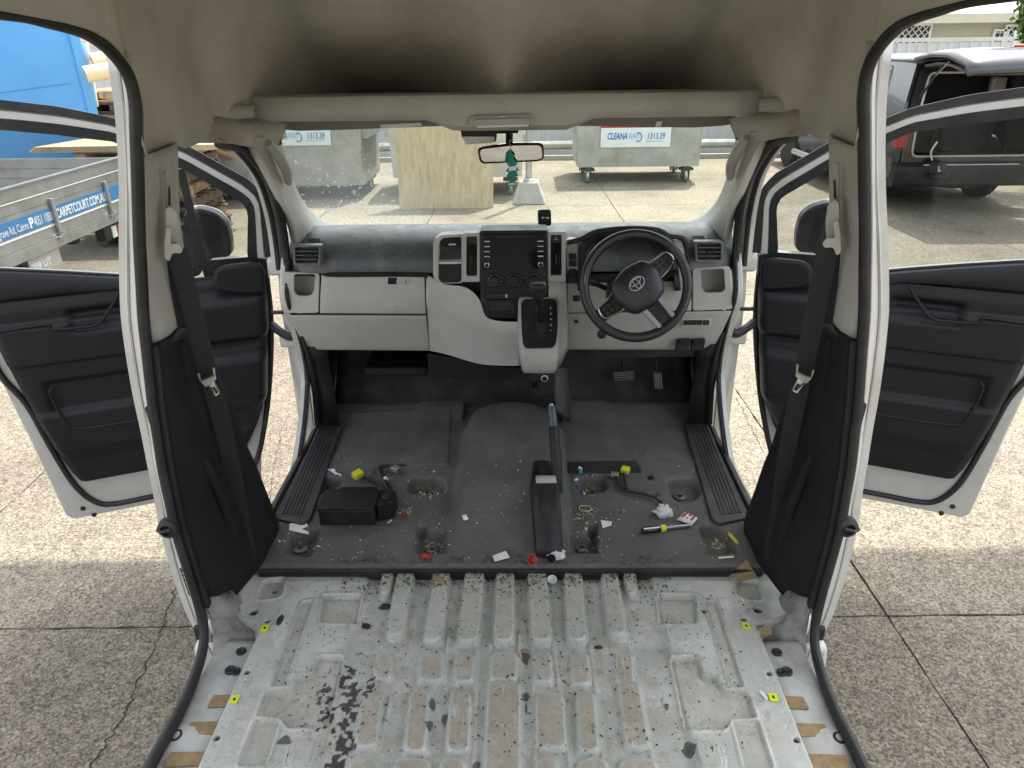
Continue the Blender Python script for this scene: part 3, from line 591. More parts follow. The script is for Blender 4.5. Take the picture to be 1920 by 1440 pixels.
for t in np.linspace(0, 1, 13):
    x = XL+.15+(XR_-XL-.30)*t; hh = .045*math.sin(math.pi*t)**.5
    rows.append([(x, YB+.20, zr+hh), (x, YB+.6, zr+.015+hh), (x, YF-2.6, zr+.015+hh), (x, YF-2.0, zr-.02+hh), (x, YF-1.3, zb_+.1+hh*.5)])
rf.loft(rows); child(root, 'roof', rf, M['suvroof'], solid=.03, smooth=50)
for x in (XL+.35, XR_-.35, XL+.75, XR_-.75): child(root, 'roof_rib', MB().tube([(x, YB+.3, zr+.055), (x, YF-2.2, zr+.05)], .012, 6, flat=.6), M['suvroof'])
# rear opening
ro = [(XL+.10, YB, g+.62), (XR_-.10, YB, g+.62), (XR_-.08, YB, zb_), (XR_-.22, YB+.2, zr-.01), (XL+.22, YB+.2, zr-.01), (XL+.08, YB, zb_)]
ri = [(XL+.22, YB, g+.70), (XR_-.22, YB, g+.70), (XR_-.20, YB, zb_), (XR_-.32, YB+.18, zr-.12), (XL+.32, YB+.18, zr-.12), (XL+.20, YB, zb_)]
fr_ = child(root, 'rear_frame', MB().ring(rounded(ro, .04, 3), rounded(ri, .08, 3), (0, .06, 0)), M['suv'], smooth=40)
child(fr_, 'frame_trim', MB().tube(rounded([np.array(p)+np.array([0, -.012, 0]) for p in ri], .08, 4), .014, 6, closed=True), M['timberlt'] if False else M['greytrim'])
child(root, 'cargo_back', MB().box(XL+.2, XR_-.2, YB+1.1, YB+1.14, g+.62, zr-.1), M['interior'], smooth=0)
for k, x in enumerate((XL+.55, XL+1.15, XL+1.55)): child(root, 'seat_back', MB().box(x-.22, x+.22, YB+.9, YB+1.05, g+.63, g+1.32-.04*k), M['interior'], bevel=.05, smooth=40)
a = aY(1870, 155, YB+.95); child(root, 'headrest', MB().box(a[0]-.1, a[0]+.1, YB+.88, YB+.99, a[2]-.12, a[2]+.08), M['greytrim'], bevel=.03, smooth=40)
bp = child(root, 'rear_bumper', MB().prism(rounded([(XL-.01, YB-.13, g+.34), (XL-.01, YB-.13, g+.60), (XL+.05, YB+.02, g+.64), (XL+.05, YB+.3, g+.3)], .04, 3), (XR_-XL+.02, 0, 0)), M['black'], bevel=.015, smooth=40)
child(bp, 'step_pad', MB().box(XL+.35, XR_-.35, YB-.12, YB, g+.603, g+.615), M['steel'], smooth=0)
for x in (XL+.06, XR_-.06):
    tl = child(root, 'tail_lamp', MB().box(x-.07, x+.07, YB-.04, YB+.16, g+.80, g+1.16), M['redlens'], bevel=.025, smooth=40)
# raised tailgate: hinged at the roof, reaching back over the opening
tgt = MB(); rows = []
for t in np.linspace(0, 1, 11):
    x = XL+.10+(XR_-XL-.20)*t; e = .05*math.sin(math.pi*t)**.6
    rows.append([(x, YB+.20, zr+.03+e), (x, YB-.15, zr+.09+e), (x, YB-.55, zr+.085+e), (x, YB-.95, zr+.0+e), (x, YB-1.05, zr-.10+e*.5)])
tgt.loft(rows); tgo = child(root, 'tailgate', tgt, M['suvroof'], solid=.05, smooth=50)
rows = []
for t in np.linspace(0, 1, 7):
    x = XL+.2+(XR_-XL-.4)*t; rows.append([(x, YB+.1, zr-.04), (x, YB-.2, zr+.0), (x, YB-.5, zr-.02-.04*math.sin(9*t)), (x, YB-.92, zr-.10)])
child(tgo, 'inner_trim', MB().loft(rows), M['greytrim2'] if 'greytrim2' in M else M['black'], solid=.03, smooth=50)
child(tgo, 'red_stripe', MB().tube([(XL+.95, YB-.35, zr+.17), (XL+1.4, YB-.62, zr+.165), (XR_-.15, YB-.9, zr+.09)], .035, 8, flat=.8), M['red'])
for x in (XL+.16, XR_-.16):
    st = child(root, 'gas_strut', MB().tube([(x, YB-.02, zb_+.28), (x+.04, YB-.32, zr-.02)], .014, 8), M['black']); child(st, 'strut_rod', MB().tube([(x+.025, YB-.21, zb_+.52), (x+.05, YB-.42, zr+.02)], .008, 6), M['chrome'])
for x in (XL+.1, XR_-.1):
    for y in (YB+1.05, YB+3.85):
        wh = child(root, 'wheel', MB().lathe([(.22, -.13), (.37, -.12), (.40, -.08), (.40, .08), (.37, .12), (.22, .13)], (x, y, g+.40), (1, 0, 0), 30), M['tyre'])
        tb = MB()
        for k in range(30):
            a = 2*math.pi*k/30
            for o in (-.06, 0, .06): tb.obox((x+o, y+.402*math.cos(a+o*2), g+.40+.402*math.sin(a+o*2)), (.045, .05, .016), (1, 0, 0), (0, math.cos(a), math.sin(a)))
        child(wh, 'tread_block', tb, M['tyre'], smooth=0)
        child(wh, 'rim', MB().lathe([(.04, -.09), (.215, -.10), (.215, .10), (.04, .09)], (x, y, g+.40), (1, 0, 0), 24), M['steel'])
for x in (XL-.12, XR_+.12): child(root, 'side_step', MB().tube([(x, YB+1.65, g+.36), (x, YB+3.2, g+.36)], .05, 10), M['chrome'])
for x in (XL+.1,): child(root, 'mud_flap', MB().box(x-.1, x+.1, YB+3.30, YB+3.33, g+.15, g+.5), M['black'], smooth=0)
child(root, 'spare_wheel_under', MB().lathe([(.1, -.1), (.33, -.1), (.36, 0), (.33, .1), (.1, .1)], ((XL+XR_)/2+.2, YB+.6, g+.34), (0, 0, 1), 24), M['tyre'])
# cap hanging in the open tailgate
c = aY(1752, 315, YB-.06); root2 = empty('cap', tuple(c)); tag(root2, 'dark baseball cap hanging at the left of the open car boot', 'cap')
r_ = .13
cr = MB().lathe([(r_, 0), (r_*1.02, .03), (r_*.93, .09), (r_*.7, .13), (r_*.3, .155), (.004, .16)], c+np.array([0, 0, -.05]), (0.1, -.25, 1), 20); child(root2, 'crown', cr, M['black'])
br = MB(); br.loft([[c+np.array([r_*.98*math.sin(a), -r_*.98*math.cos(a), -.05]) for a in np.linspace(-1.1, 1.1, 9)], [c+np.array([r_*1.0*math.sin(a), -r_*1.75*math.cos(a*.8), -.085]) for a in np.linspace(-1.1, 1.1, 9)]]); child(root2, 'brim', br, M['black'], solid=.008)
text_obj('L', .09, M['whiteprint'], c+np.array([-.03, -r_-.012, -.02]), (1, 0, 0), (0, .2, 1), root2, name='letter')
ts = child(root2, 'strap', MB().tube(spline([c+np.array([-.05, 0, .09]), c+np.array([-.09, .0, .2]), c+np.array([-.03, .02, .32])], 5), .012, 6), M['clear'])
# ================================================================ the van
van = empty('van', (0, 1.6, GZ)); tag(van, 'white delivery van stripped of its seats, front doors wide open', 'van')
def part(name, mb, mt, **k): return child(van, name, mb, mt, **k)
def both(name, mb, mt, parent=None, label=None, **k):
    """left part plus its mirror image on the right"""
    if parent is None: parent = (van, van)
    a = child(parent[0], name, mb, mt, **k); b = child(parent[1], name, mb.mirror(), mt, **k); return a, b
def sdpoly(X, Y, poly):
    d = np.full(X.shape, 1e9); ins = np.zeros(X.shape, bool); n = len(poly)
    for i in range(n):
        (ax, ay), (bx, by) = poly[i][:2], poly[(i+1) % n][:2]
        ex, ey = bx-ax, by-ay; wx, wy = X-ax, Y-ay
        t = np.clip((wx*ex+wy*ey)/(ex*ex+ey*ey+1e-12), 0, 1)
        d = np.minimum(d, np.hypot(wx-ex*t, wy-ey*t))
        c = ((ay <= Y) & (by > Y)) | ((by <= Y) & (ay > Y))
        with np.errstate(divide='ignore', invalid='ignore'): xi = ax + (Y-ay)/(by-ay if by != ay else 1e-9)*ex
        ins ^= c & (X < xi)
    return np.where(ins, -d, d)
def sst(a, b, x): t = np.clip((x-a)/(b-a), 0, 1); return t*t*(3-2*t)
def heightmesh(name, xs, ys, H, mt, parent, attrs=None, keep=None):
    nx, ny = len(xs), len(ys); XX, YY = np.meshgrid(xs, ys)
    co = np.stack([XX.ravel(), YY.ravel(), H.ravel()], 1)
    i = np.arange(nx*ny).reshape(ny, nx); fs = np.stack([i[:-1, :-1].ravel(), i[:-1, 1:].ravel(), i[1:, 1:].ravel(), i[1:, :-1].ravel()], 1)
    if keep is not None: cx = co[fs].mean(1); fs = fs[keep(cx[:, 0], cx[:, 1])]
    me = bpy.data.meshes.new(name); me.vertices.add(len(co)); me.vertices.foreach_set('co', co.ravel().astype(np.float32))
    me.loops.add(fs.size); me.loops.foreach_set('vertex_index', fs.ravel().astype(np.int32)); me.polygons.add(len(fs)); me.polygons.foreach_set('loop_start', np.arange(0, fs.size, 4, dtype=np.int32)); me.polygons.foreach_set('loop_total', np.full(len(fs), 4, dtype=np.int32))
    me.update(calc_edges=True); me.validate(); me.shade_smooth(); me.materials.append(mt)
    for k, v in (attrs or {}).items():
        at = me.attributes.new(k, 'FLOAT', 'POINT'); at.data.foreach_set('value', v.ravel().astype(np.float32))
    o = bpy.data.objects.new(name, me); S.collection.objects.link(o); o.parent = parent; o.matrix_parent_inverse = pinv(parent); return o
# ---------------------------------------------------------------- cargo floor pressing
def c2(x, y): return (640+x/3, 960+y/3)
def fz(px, py, z=0.006): p = aZ(px, py, z); return (p[0], p[1])
ribs = []      # (plan polygon, height, edge width, dirt)
def rib(x0, y0, w0, x1, y1, w1, h=.025, e=.0075, d=1.0, r=14):
    ribs.append(([fz(*q[:2]) for q in rounded([c2(x0-w0/2, y0), c2(x0+w0/2, y0), c2(x1+w1/2, y1), c2(x1-w1/2, y1)], r, 3)], h, e, d))
rib(275, 318, 62, 243, 480, 48, d=.2)
rib(372, 318, 88, 300, 715, 92, d=.45); rib(572, 312, 84, 513, 745, 92, d=.5); rib(757, 310, 96, 712, 748, 108, d=.6); rib(922, 308, 88, 915, 748, 104, d=.65)
rib(1098, 315, 92, 1127, 745, 102, d=.6); rib(1298, 312, 84, 1325, 745, 100, d=.5); rib(1500, 318, 78, 1556, 712, 96, d=.6); rib(1610, 318, 60, 1640, 478, 50, d=.3)
for x, y, w_, h_ in ((240, 875, 80, 145), (505, 872, 120, 165), (693, 880, 95, 165), (915, 875, 135, 150), (1130, 880, 92, 165), (1342, 888, 90, 175), (1590, 882, 92, 165)):
    rib(x+4 if x < 960 else x-4, y-h_/2, w_, x-6 if x < 960 else x+6, y+h_/2, w_*1.06, .014, .009, 1.0, 10)
for x0, x1, w_, ya_, yb_ in ((190, 135, 105, 965, 1330), (445, 415, 105, 1015, 1355), (672, 655, 112, 1015, 1355), (915, 905, 185, 965, 1500), (1168, 1182, 155, 1030, 1335), (1372, 1392, 100, 1020, 1355), (1612, 1668, 120, 965, 1335)):
    rib(x0, ya_, w_*.94, x1, yb_, w_*1.06, .016, .010, 1.2, 14)
for x, w_ in ((130, 150), (400, 190), (625, 130), (1150, 115), (1412, 150), (1665, 190)):
    rib(x, 1400, w_, x+(-12 if x < 960 else 12), 1640, w_*1.08, .014, .010, 1.1, 14)
xs = np.arange(-.86, .8601, .0026); ys = np.concatenate([np.arange(.70, .98, .010), np.arange(.98, 1.668, .0026)])
XX, YY = np.meshgrid(xs, ys)
# outline of the pressed floor: straight sides, wide ears at the front
ear = [(-.668, .6), (-.668, 1.415), (-.69, 1.455), (-.75, 1.478), (-.785, 1.50), (-.80, 1.54), (-.80, 1.70), (.80, 1.70), (.80, 1.54), (.785, 1.50), (.75, 1.478), (.69, 1.455), (.668, 1.415), (.668, .6)]
sd = sdpoly(XX, YY, ear); H = -.040*sst(-.004, .010, sd)
dirt = np.zeros_like(H); ch = np.zeros_like(H)
side = sst(.405, .425, np.abs(XX)); H += .012*side                                 # side platforms
for poly, h, e, d in ribs:
    s = sdpoly(XX, YY, poly); m_ = 1-sst(-.001, e*1.15, s); H = np.where(np.abs(XX) < .60, np.maximum(H, H*0+h*m_*1.0+(.012*side)*0), H); dirt = np.maximum(dirt, d*(1-sst(-.006, .001, s)))
def c8(x, y): return fz(280+x/4.8, 1150+y/4.8)
def c6(x, y): return fz(420+x/4.8, 1050+y/4.8)
def sym(poly): return [poly, [(-x, y) for x, y in poly]]
rec = []
for p in sym([c6(890, 320), c6(1245, 320), c6(1190, 585), c6(862, 585)]): rec.append((rounded(p, .012, 3), -.012, .008))
for p in sym([c8(1530, 395), c8(1765, 395), c8(1590, 1050), c8(1240, 1050), c8(1200, 965), c8(965, 950), c8(1060, 705), c8(1290, 690), c8(1345, 575), c8(1465, 560), c8(1500, 420)]): rec.append((rounded(p, .012, 3), -.010, .007))
for p in sym([c8(1380, -90), c8(1480, -110), c8(1215, 672), c8(1095, 672)]): rec.append((rounded(p, .004, 2), -.006, .004))
for p in sym([c8(960, 960), c8(1190, 970), c8(1060, 1392), c8(800, 1392)]): rec.append((rounded(p, .008, 2), -.005, .006))
for p in sym([c6(350, 190), c6(560, 170), c6(520, 350), c6(290, 380)]): rec.append((rounded(p, .02, 3), -.010, .008))
for p in sym([c8(1290, 1180), c8(1520, 1170), c8(1450, 1400), c8(1230, 1390)]): rec.append((rounded(p, .012, 3), .008, .006))
for poly, h, e in [(p_, h_*1.25, e_*.75) for p_, h_, e_ in rec]:
    s = sdpoly(XX, YY, poly); m_ = 1-sst(-e, 0, s); H = H + h*m_ + .0026*np.exp(-((s-.003)/.0035)**2); dirt = np.maximum(dirt, .35*m_)
# long low beads between the ribs
for px0, py0, px1, py1 in ((600, 700, 575, 1010), (760, 745, 745, 1440), (840, 740, 815, 1190), (1000, 690, 1020, 1440), (1075, 750, 1085, 1440), (1190, 740, 1290, 1440), (1400, 740, 1480, 1440), (1620, 740, 1760, 1440), (280, 1030, 210, 1320)):
    a, b = fz(*c2(px0, py0)), fz(*c2(px1, py1)); s = sdpoly(XX, YY, [a, b, (b[0]+1e-4, b[1])]); H = np.where(s < .0079, np.maximum(H, .005*(1-sst(.002, .008, s))), H)
# bolt holes
holes = [c8(942, 4), c8(1065, 85), c8(882, 545), c8(613, 1137), c6(450, 272), c6(117, 445)]
holes += [fz(1100+x/4.8, 1050+y/4.8) for x, y in ((1537, 463), (1412, 548), (1055, 475))] + [(-h[0], h[1]) for h in holes[2:4]]
for k, (hx, hy) in enumerate(holes):
    r_ = .0115 if k in (0, 6) else .007; s = np.hypot(XX-hx, YY-hy)-r_; H -= .02*(1-sst(-.004, .001, s)); ch = np.maximum(ch, 1-sst(-.003, .001, s))
for y in np.arange(.98, 1.62, .047):
    for x in (-.645, .645, -.44, .44):
        s = np.hypot(XX-x-rng.normal()*.003, YY-y-rng.normal()*.004)-.004; H -= .0016*(1-sst(-.002, .0015, s))
dent = np.maximum(0, 1-sst(0, .06, 1.66-YY))
low = np.clip(1-(H+.002)/.012, 0, 1)
def floor_material():
    m = bpy.data.materials.new('dirty cargo floor paint'); m.use_nodes = True; n = m.node_tree.nodes; l = m.node_tree.links; b = n['Principled BSDF']; tc = n.new('ShaderNodeTexCoord')
    def attr(k): a = n.new('ShaderNodeAttribute'); a.attribute_name = k; return a.outputs['Fac']
    def noise(sc, det=6, rg=.65, dist=0):
        t = n.new('ShaderNodeTexNoise'); t.inputs['Scale'].default_value = sc; t.inputs['Detail'].default_value = det; t.inputs['Roughness'].default_value = rg; t.inputs['Distortion'].default_value = dist; l.new(tc.outputs['Object'], t.inputs['Vector']); return t.outputs[0]
    def mr(src, a, b_, c=0, d=1):
        x = n.new('ShaderNodeMapRange'); x.inputs[1].default_value = a; x.inputs[2].default_value = b_; x.inputs[3].default_value = c; x.inputs[4].default_value = d; l.new(src, x.inputs[0]); return x.outputs[0]
    def mul(a, b_):
        x = n.new('ShaderNodeMath'); x.operation = 'MULTIPLY'; x.use_clamp = True
        for s, i in ((a, 0), (b_, 1)):
            if isinstance(s, float): x.inputs[i].default_value = s
            else: l.new(s, x.inputs[i])
        return x.outputs[0]
    def mx(f, a, b_):
        x = n.new('ShaderNodeMix'); x.data_type = 'RGBA'; l.new(f, x.inputs[0])
        for s, i in ((a, 6), (b_, 7)):
            if isinstance(s, tuple): x.inputs[i].default_value = (*s, 1)
            else: l.new(s, x.inputs[i])
        return x.outputs[2]
    c = mx(mr(noise(5), .4, .62), (.42, .43, .395), (.345, .385, .345))                 # paint, patchy mint
    c = mx(mr(noise(9, 8, .7), .5, .68, 0, .7), c, (.55, .555, .54))                # dusty white film
    c = mx(mul(attr('dirt'), mr(noise(38, 8, .75), .30, .58, .25, .95)), c, (.31, .275, .215))  # glue residue on the rib tops
    c = mx(mul(attr('low'), mr(noise(16, 7, .7), .43, .60, 0, .8)), c, (.30, .27, .215))       # grime in the troughs
    c = mx(mr(noise(2.2, 6, .7), .48, .70, 0, .6), c, (.38, .35, .30))
    c = mx(mul(mr(noise(190, 3, .6), .668, .688), mr(noise(7, 4), .40, .58)), c, (.05, .045, .04))   # black grit
    c = mx(mul(mr(noise(70, 4, .6), .72, .735), mr(noise(4, 3), .42, .55)), c, (.06, .045, .035))
    c = mx(mr(noise(30, 9, .8, 1.5), .60, .74, 0, .6), c, (.22, .185, .145))
    mpg = n.new('ShaderNodeMapping'); mpg.inputs['Scale'].default_value = (1, .12, 1); mpg.inputs['Rotation'].default_value = (0, 0, .06); l.new(tc.outputs['Object'], mpg.inputs[0])
    def snoise(sc, det=6):
        t = n.new('ShaderNodeTexNoise'); t.inputs['Scale'].default_value = sc; t.inputs['Detail'].default_value = det; t.inputs['Roughness'].default_value = .7; l.new(mpg.outputs[0], t.inputs['Vector']); return t.outputs[0]
    c = mx(mul(mr(snoise(60), .56, .70, 0, .8), mr(noise(3.3, 4), .42, .58)), c, (.27, .245, .20))      # grey brown scuffs
    c = mx(mul(mr(snoise(110, 4), .62, .70, 0, .8), mr(noise(4.1, 4), .45, .6)), c, (.70, .71, .69))    # white scuffs, with sky reflection put into the colour
    c = mx(mr(noise(11, 9, .75, .8), .585, .66, 0, .75), c, (.255, .22, .175))                       # brown blotches
    c = mx(mul(mr(noise(320, 2, .5), .64, .67), mr(noise(14, 5), .46, .6)), c, (.045, .04, .035))     # fine black grit
    c = mx(attr('smear'), c, (.035, .03, .027)); c = mx(attr('hole'), c, (.008, .008, .008))
    c = mx(attr('edge'), c, (.12, .10, .075))
    l.new(c, b.inputs['Base Color']); l.new(mr(noise(12), .35, .65, .18, .48), b.inputs['Roughness'])
    bp = n.new('ShaderNodeBump'); bp.inputs['Strength'].default_value = .35; bp.inputs['Distance'].default_value = .0015; l.new(noise(120, 5), bp.inputs['Height']); l.new(bp.outputs[0], b.inputs['Normal']); return m
# tar-like smears: flaky patches at the left, stains between the ribs
def fnoise(sc, seed, oct=3):
    r_ = np.random.default_rng(seed); out = np.zeros_like(XX)
    for o in range(oct):
        f_ = sc*2**o; nx_, ny_ = int(1.8*f_)+3, int(1.1*f_)+3; g_ = r_.random((ny_, nx_)); u_, v_ = (XX+.87)*f_, (YY-.69)*f_
        i, j = u_.astype(int), v_.astype(int); fu, fv = u_-i, v_-j; fu = fu*fu*(3-2*fu); fv = fv*fv*(3-2*fv)
        out += (g_[j, i]*(1-fu)*(1-fv)+g_[j, i+1]*fu*(1-fv)+g_[j+1, i]*(1-fu)*fv+g_[j+1, i+1]*fu*fv)/2**o
    return out/sum(1/2**o for o in range(oct))
smear = np.zeros_like(H); fine = fnoise(95, 3, 2); mid = fnoise(32, 5, 2)
def patch(px, py, rx, ry, thr, src=None, amt=1.0):
    global smear
    cx, cy = fz(px, py); s = np.hypot((XX-cx)/rx, (YY-cy)/ry); f_ = (fine if src is None else src)
    smear = np.maximum(smear, amt*sst(thr, thr+.06, f_+.35*(1-s))*(s < 1.3))
for px, py, rx, ry in ((612, 1300, .03, .05), (655, 1310, .035, .075), (645, 1350, .035, .06), (640, 1390, .035, .06), (632, 1420, .04, .05), (610, 1350, .025, .04), (648, 1270, .02, .04), (690, 1290, .016, .06)): patch(px, py, rx, ry, .66)
for px, py, rx, ry in ((765, 1280, .018, .03), (778, 1250, .012, .03), (987, 1320, .010, .06), (985, 1355, .012, .03), (895, 1420, .02, .03), (1055, 1260, .016, .04), (1030, 1190, .012, .05), (985, 1225, .010, .03), (810, 1340, .01, .06), (833, 1360, .008, .05), (1143, 1285, .014, .03), (1240, 1310, .014, .03), (1250, 1320, .012, .02), (1305, 1310, .02, .012), (533, 1395, .03, .02), (575, 1400, .03, .02), (1290, 1400, .02, .03)): patch(px, py, rx, ry, .74, mid, .85)
edge = sst(.045, .004, 1.66-YY)*np.clip(mid*1.6-.25, 0, 1)*(np.abs(XX) < .62)
FLOOR = heightmesh('cargo_floor', xs, ys, H, floor_material(), van, dict(dirt=dirt, low=low, smear=smear, hole=ch, edge=edge), keep=lambda x, y: (np.abs(x) < .70) | ((y > 1.44) & (np.abs(x) < .81)))
# rest of the cargo floor behind the camera
part('cargo_floor_rear', MB().box(-.70, .70, -1.5, .699, -.06, -.004), M['sillpaint'], smooth=0)
# ---------------------------------------------------------------- side sill plates with brown pads
for s, nm in ((-1, 'side_sill'), (1, 'side_sill')):
    rows = []
    for y in np.arange(-1.0, 1.43, .015):
        wob = .006*math.sin(y*46) if y > .3 else 0; xo = .772+.002*math.sin(y*30)
        rows.append([(s*.655, y, -.022), (s*.70, y, -.020+wob*.3), (s*(.745), y, -.020+wob), (s*xo, y, -.016+wob*.5), (s*(xo+.004), y, -.05)])
    sill = part(nm, MB().loft(rows), M['sillpaint'], solid=.004, smooth=50)
    for px, py, L_ in ((413, 1315, .05), (380, 1366, .075), (345, 1424, .09)):
        p = aZ(px, py, -.018)
        child(sill, 'brown_pad', MB().prism(rounded([(s*(.676), p[1]-.017, -.0185), (s*(.676+L_*.95), p[1]-.019, -.0185), (s*(.676+L_*.9), p[1]+.016, -.0185), (s*.676, p[1]+.018, -.0185)], .003, 2), (0, 0, .0035)), M['brown'], smooth=0)
    for px, py, r_ in ((452, 1222, .013), (330, 1380, .016), (442, 1259, .012), (432, 1257, .014)):
        p = aZ(px, py, -.016); child(sill, 'grommet', MB().lathe([(r_, 0), (r_, .004), (r_*.8, .006), (r_*.4, .003)], (s*abs(p[0]+.0), p[1], -.0165), n=16), M['seal'])
    step = MB().box(*sorted((s*.70, s*.776)), -.6, 1.36, -.16, -.06); part('door_step', step, M['paint'], bevel=.01, smooth=0)
# lime check stickers on the floor
for px, py in ((497, 1181), (440, 1315), (1398, 1177), (1449, 1311)):
    p = aZ(px, py, .008); st = part('check_sticker', MB().prism(rounded([(p[0]-.010, p[1]-.011, .0125), (p[0]+.010, p[1]-.012, .0125), (p[0]+.011, p[1]+.011, .0125), (p[0]-.009, p[1]+.012, .0125)], .002, 2), (0, 0, .003)), M['lime'], smooth=0)
    child(st, 'ink_mark', MB().box(p[0]-.002, p[0]+.003, p[1]-.004, p[1]+.004, .0157, .016), M['doortrim'], smooth=0)
# ---------------------------------------------------------------- cab floor covering
MY0 = 1.648
xs2 = np.arange(-.80, .801, .005); ys2 = np.concatenate([np.array([MY0-.004, MY0-.002, MY0, MY0+.002, MY0+.005]), np.arange(MY0+.009, 2.66, .005)])
X2, Y2 = np.meshgrid(xs2, ys2)
B = .046; H2 = np.full_like(X2, B)
hw = .175+.0*Y2; hump = (1-sst(hw-.035, hw+.03, np.abs(X2+.0)))
H2 += .080*hump*sst(1.70, 1.98, Y2)*(1-sst(2.545, 2.60, Y2+.10*(X2/.17)**2))
pock = []
def pk(pts, dep=.042, e=.012): pock.append(([tuple(aZ(x, y, B)[:2]) for x, y in pts], dep, e))
pk(rounded([(768, 893), (832, 893), (838, 925), (762, 925)], 16, 3)); pk(rounded([(598, 893), (650, 898), (622, 925), (590, 925)], 10, 3))
pk(rounded([(545, 995), (600, 990), (582, 1045), (530, 1035)], 10, 3)); pk([(782, 984), (800, 984), (800, 993), (835, 993), (835, 1036), (780, 1036)], .042, .006)
pk(rounded([(1077, 895), (1135, 893), (1142, 915), (1125, 925), (1080, 925)], 14, 3)); pk(rounded([(1246, 896), (1308, 896), (1316, 926), (1296, 942), (1262, 938)], 14, 3))
pk([(1102, 982), (1118, 982), (1120, 1036), (1070, 1036), (1068, 1000), (1102, 1000)], .042, .006); pk(rounded([(1308, 985), (1345, 985), (1372, 1005), (1388, 1035), (1330, 1042)], 10, 3), .034, .012)
pk(rounded([(1218, 920), (1235, 922), (1235, 930), (1216, 930)], 4, 2), .012, .01)
mdirt = np.zeros_like(H2)
for poly, dep, e in pock:
    s = sdpoly(X2, Y2, poly); m_ = 1-sst(-e, .004, s); H2 -= dep*m_; mdirt = np.maximum(mdirt, 1-sst(-.015, .004, s))
ov = [tuple(aZ(x, y, B)[:2]) for x, y in ((600, 790), (615, 905), (690, 905), (705, 880), (722, 873), (842, 872), (846, 800), (700, 780))]
s = sdpoly(X2, Y2, [tuple(aZ(x, y, B)[:2]) for x, y in ((560, 780), (560, 920), (690, 905), (705, 880), (722, 873), (842, 872), (846, 770))]); H2 += .004*(1-sst(-.003, .001, s))
H2 -= .012*sst(.36, .42, np.abs(X2))*sst(2.2, 2.4, Y2)
H2 += .03*sst(2.5, 2.66, Y2)*(np.abs(X2) > .2)
H2 = np.where(Y2 < MY0+.0045, np.clip((Y2-MY0+.004)/.0085, 0, 1)**.6*B+.001, H2)
s = np.abs(Y2-(1.835+.02*np.cos(X2*3))); H2 -= .0022*(1-sst(.001, .004, s))*(np.abs(X2+.03) < .13)
heel = np.exp(-(((X2-.40)/.16)**2+((Y2-2.42)/.10)**2))
def cab_material():
    m = mat('cab floor vinyl grime', (.098, .098, .094), .72, var=.15, vscale=7, bump=.7, bscale=420, dirt=(.19, .17, .14), dscale=4.5, damt=.6)
    n = m.node_tree.nodes; l = m.node_tree.links; b = n['Principled BSDF']; src = b.inputs['Base Color'].links[0].from_socket
    a = n.new('ShaderNodeAttribute'); a.attribute_name = 'grime'; tc = n.new('ShaderNodeTexCoord'); t = n.new('ShaderNodeTexNoise'); t.inputs['Scale'].default_value = 60; t.inputs['Detail'].default_value = 6; l.new(tc.outputs['Object'], t.inputs['Vector'])
    r_ = n.new('ShaderNodeMapRange'); r_.inputs[1].default_value = .35; r_.inputs[2].default_value = .62; r_.inputs[3].default_value = .15; r_.inputs[4].default_value = .9; l.new(t.outputs[0], r_.inputs[0])
    mm = n.new('ShaderNodeMath'); mm.operation = 'MULTIPLY'; l.new(a.outputs['Fac'], mm.inputs[0]); l.new(r_.outputs[0], mm.inputs[1])
    x = n.new('ShaderNodeMix'); x.data_type = 'RGBA'; l.new(mm.outputs[0], x.inputs[0]); l.new(src, x.inputs[6]); x.inputs[7].default_value = (.12, .10, .075, 1); l.new(x.outputs[2], b.inputs['Base Color']); return m
CAB = heightmesh('cab_floor_mat', xs2, ys2, H2, cab_material(), van, dict(grime=np.clip(mdirt*.9+heel*.45, 0, 1)))
part('cab_floor_front_edge', MB().box(-.74, .74, MY0-.012, MY0-.0045, -.01, .036), M['black'], bevel=.003, smooth=0)
M['anchor'] = mat('greasy steel', (.20, .20, .19), .45, metal=.5, var=.3, vscale=60, dirt=(.08, .07, .05), dscale=30, damt=.8)
for px, py, r_, lab in ((800, 922, .020, 0), (563, 1025, .024, 0), (810, 1028, .018, 0), (1110, 922, .018, 0), (1275, 928, .022, 0), (1090, 1025, .018, 0), (1343, 1022, .024, 0), (612, 915, .018, 0)):
    p = aZ(px, py, .015); an = child(CAB, 'seat_anchor', MB().lathe([(r_*1.0, 0), (r_*.95, .003), (r_*.80, .003), (r_*.62, .0055), (r_*.45, .0055), (r_*.40, .001), (r_*.3, .001)], (p[0], p[1], .0075), n=24), M['anchor']); child(CAB, 'bolt_hole', MB().lathe([(r_*.40, 0), (r_*.38, .0006)], (p[0], p[1], .0100), n=16), M['seal'])
# driver service lid and clip
q = [aZ(x, y, B+.001) for x, y in ((1064, 867), (1193, 865), (1204, 886), (1066, 888))]
child(CAB, 'service_lid', MB().prism(rounded([(p[0], p[1], B+.0005) for p in q], .006, 3), (0, 0, .004)), M['tread'], bevel=.001, smooth=0)
p = aZ(1221, 897, B); child(CAB, 'floor_clip', MB().lathe([(.014, 0), (.012, .004), (.005, .005), (.005, .014), (.003, .016)], (p[0], p[1], B-.001), n=14), M['seal'])
# tread plates in both front doorways
q = [(-.758, 1.865), (-.655, 1.83), (-.64, 1.86), (-.682, 2.47), (-.70, 2.49), (-.775, 2.49)]
a = both('tread_plate', MB().prism(rounded([(x, y, .040) for x, y in q], .015, 3), (0, 0, .018)), M['tread'], bevel=.004, smooth=0)
rd = MB()
for k in range(6):
    t = k/5; x0, x1 = -.740+t*.062, -.764+t*.060; rd.tube([(x0, 1.885-.01*t, .0585), (x0*.5+x1*.5, 2.18, .0585), (x1, 2.475, .0585)], .0042, 6, flat=.7)
both('tread_ridge', rd, M['tread'], a)
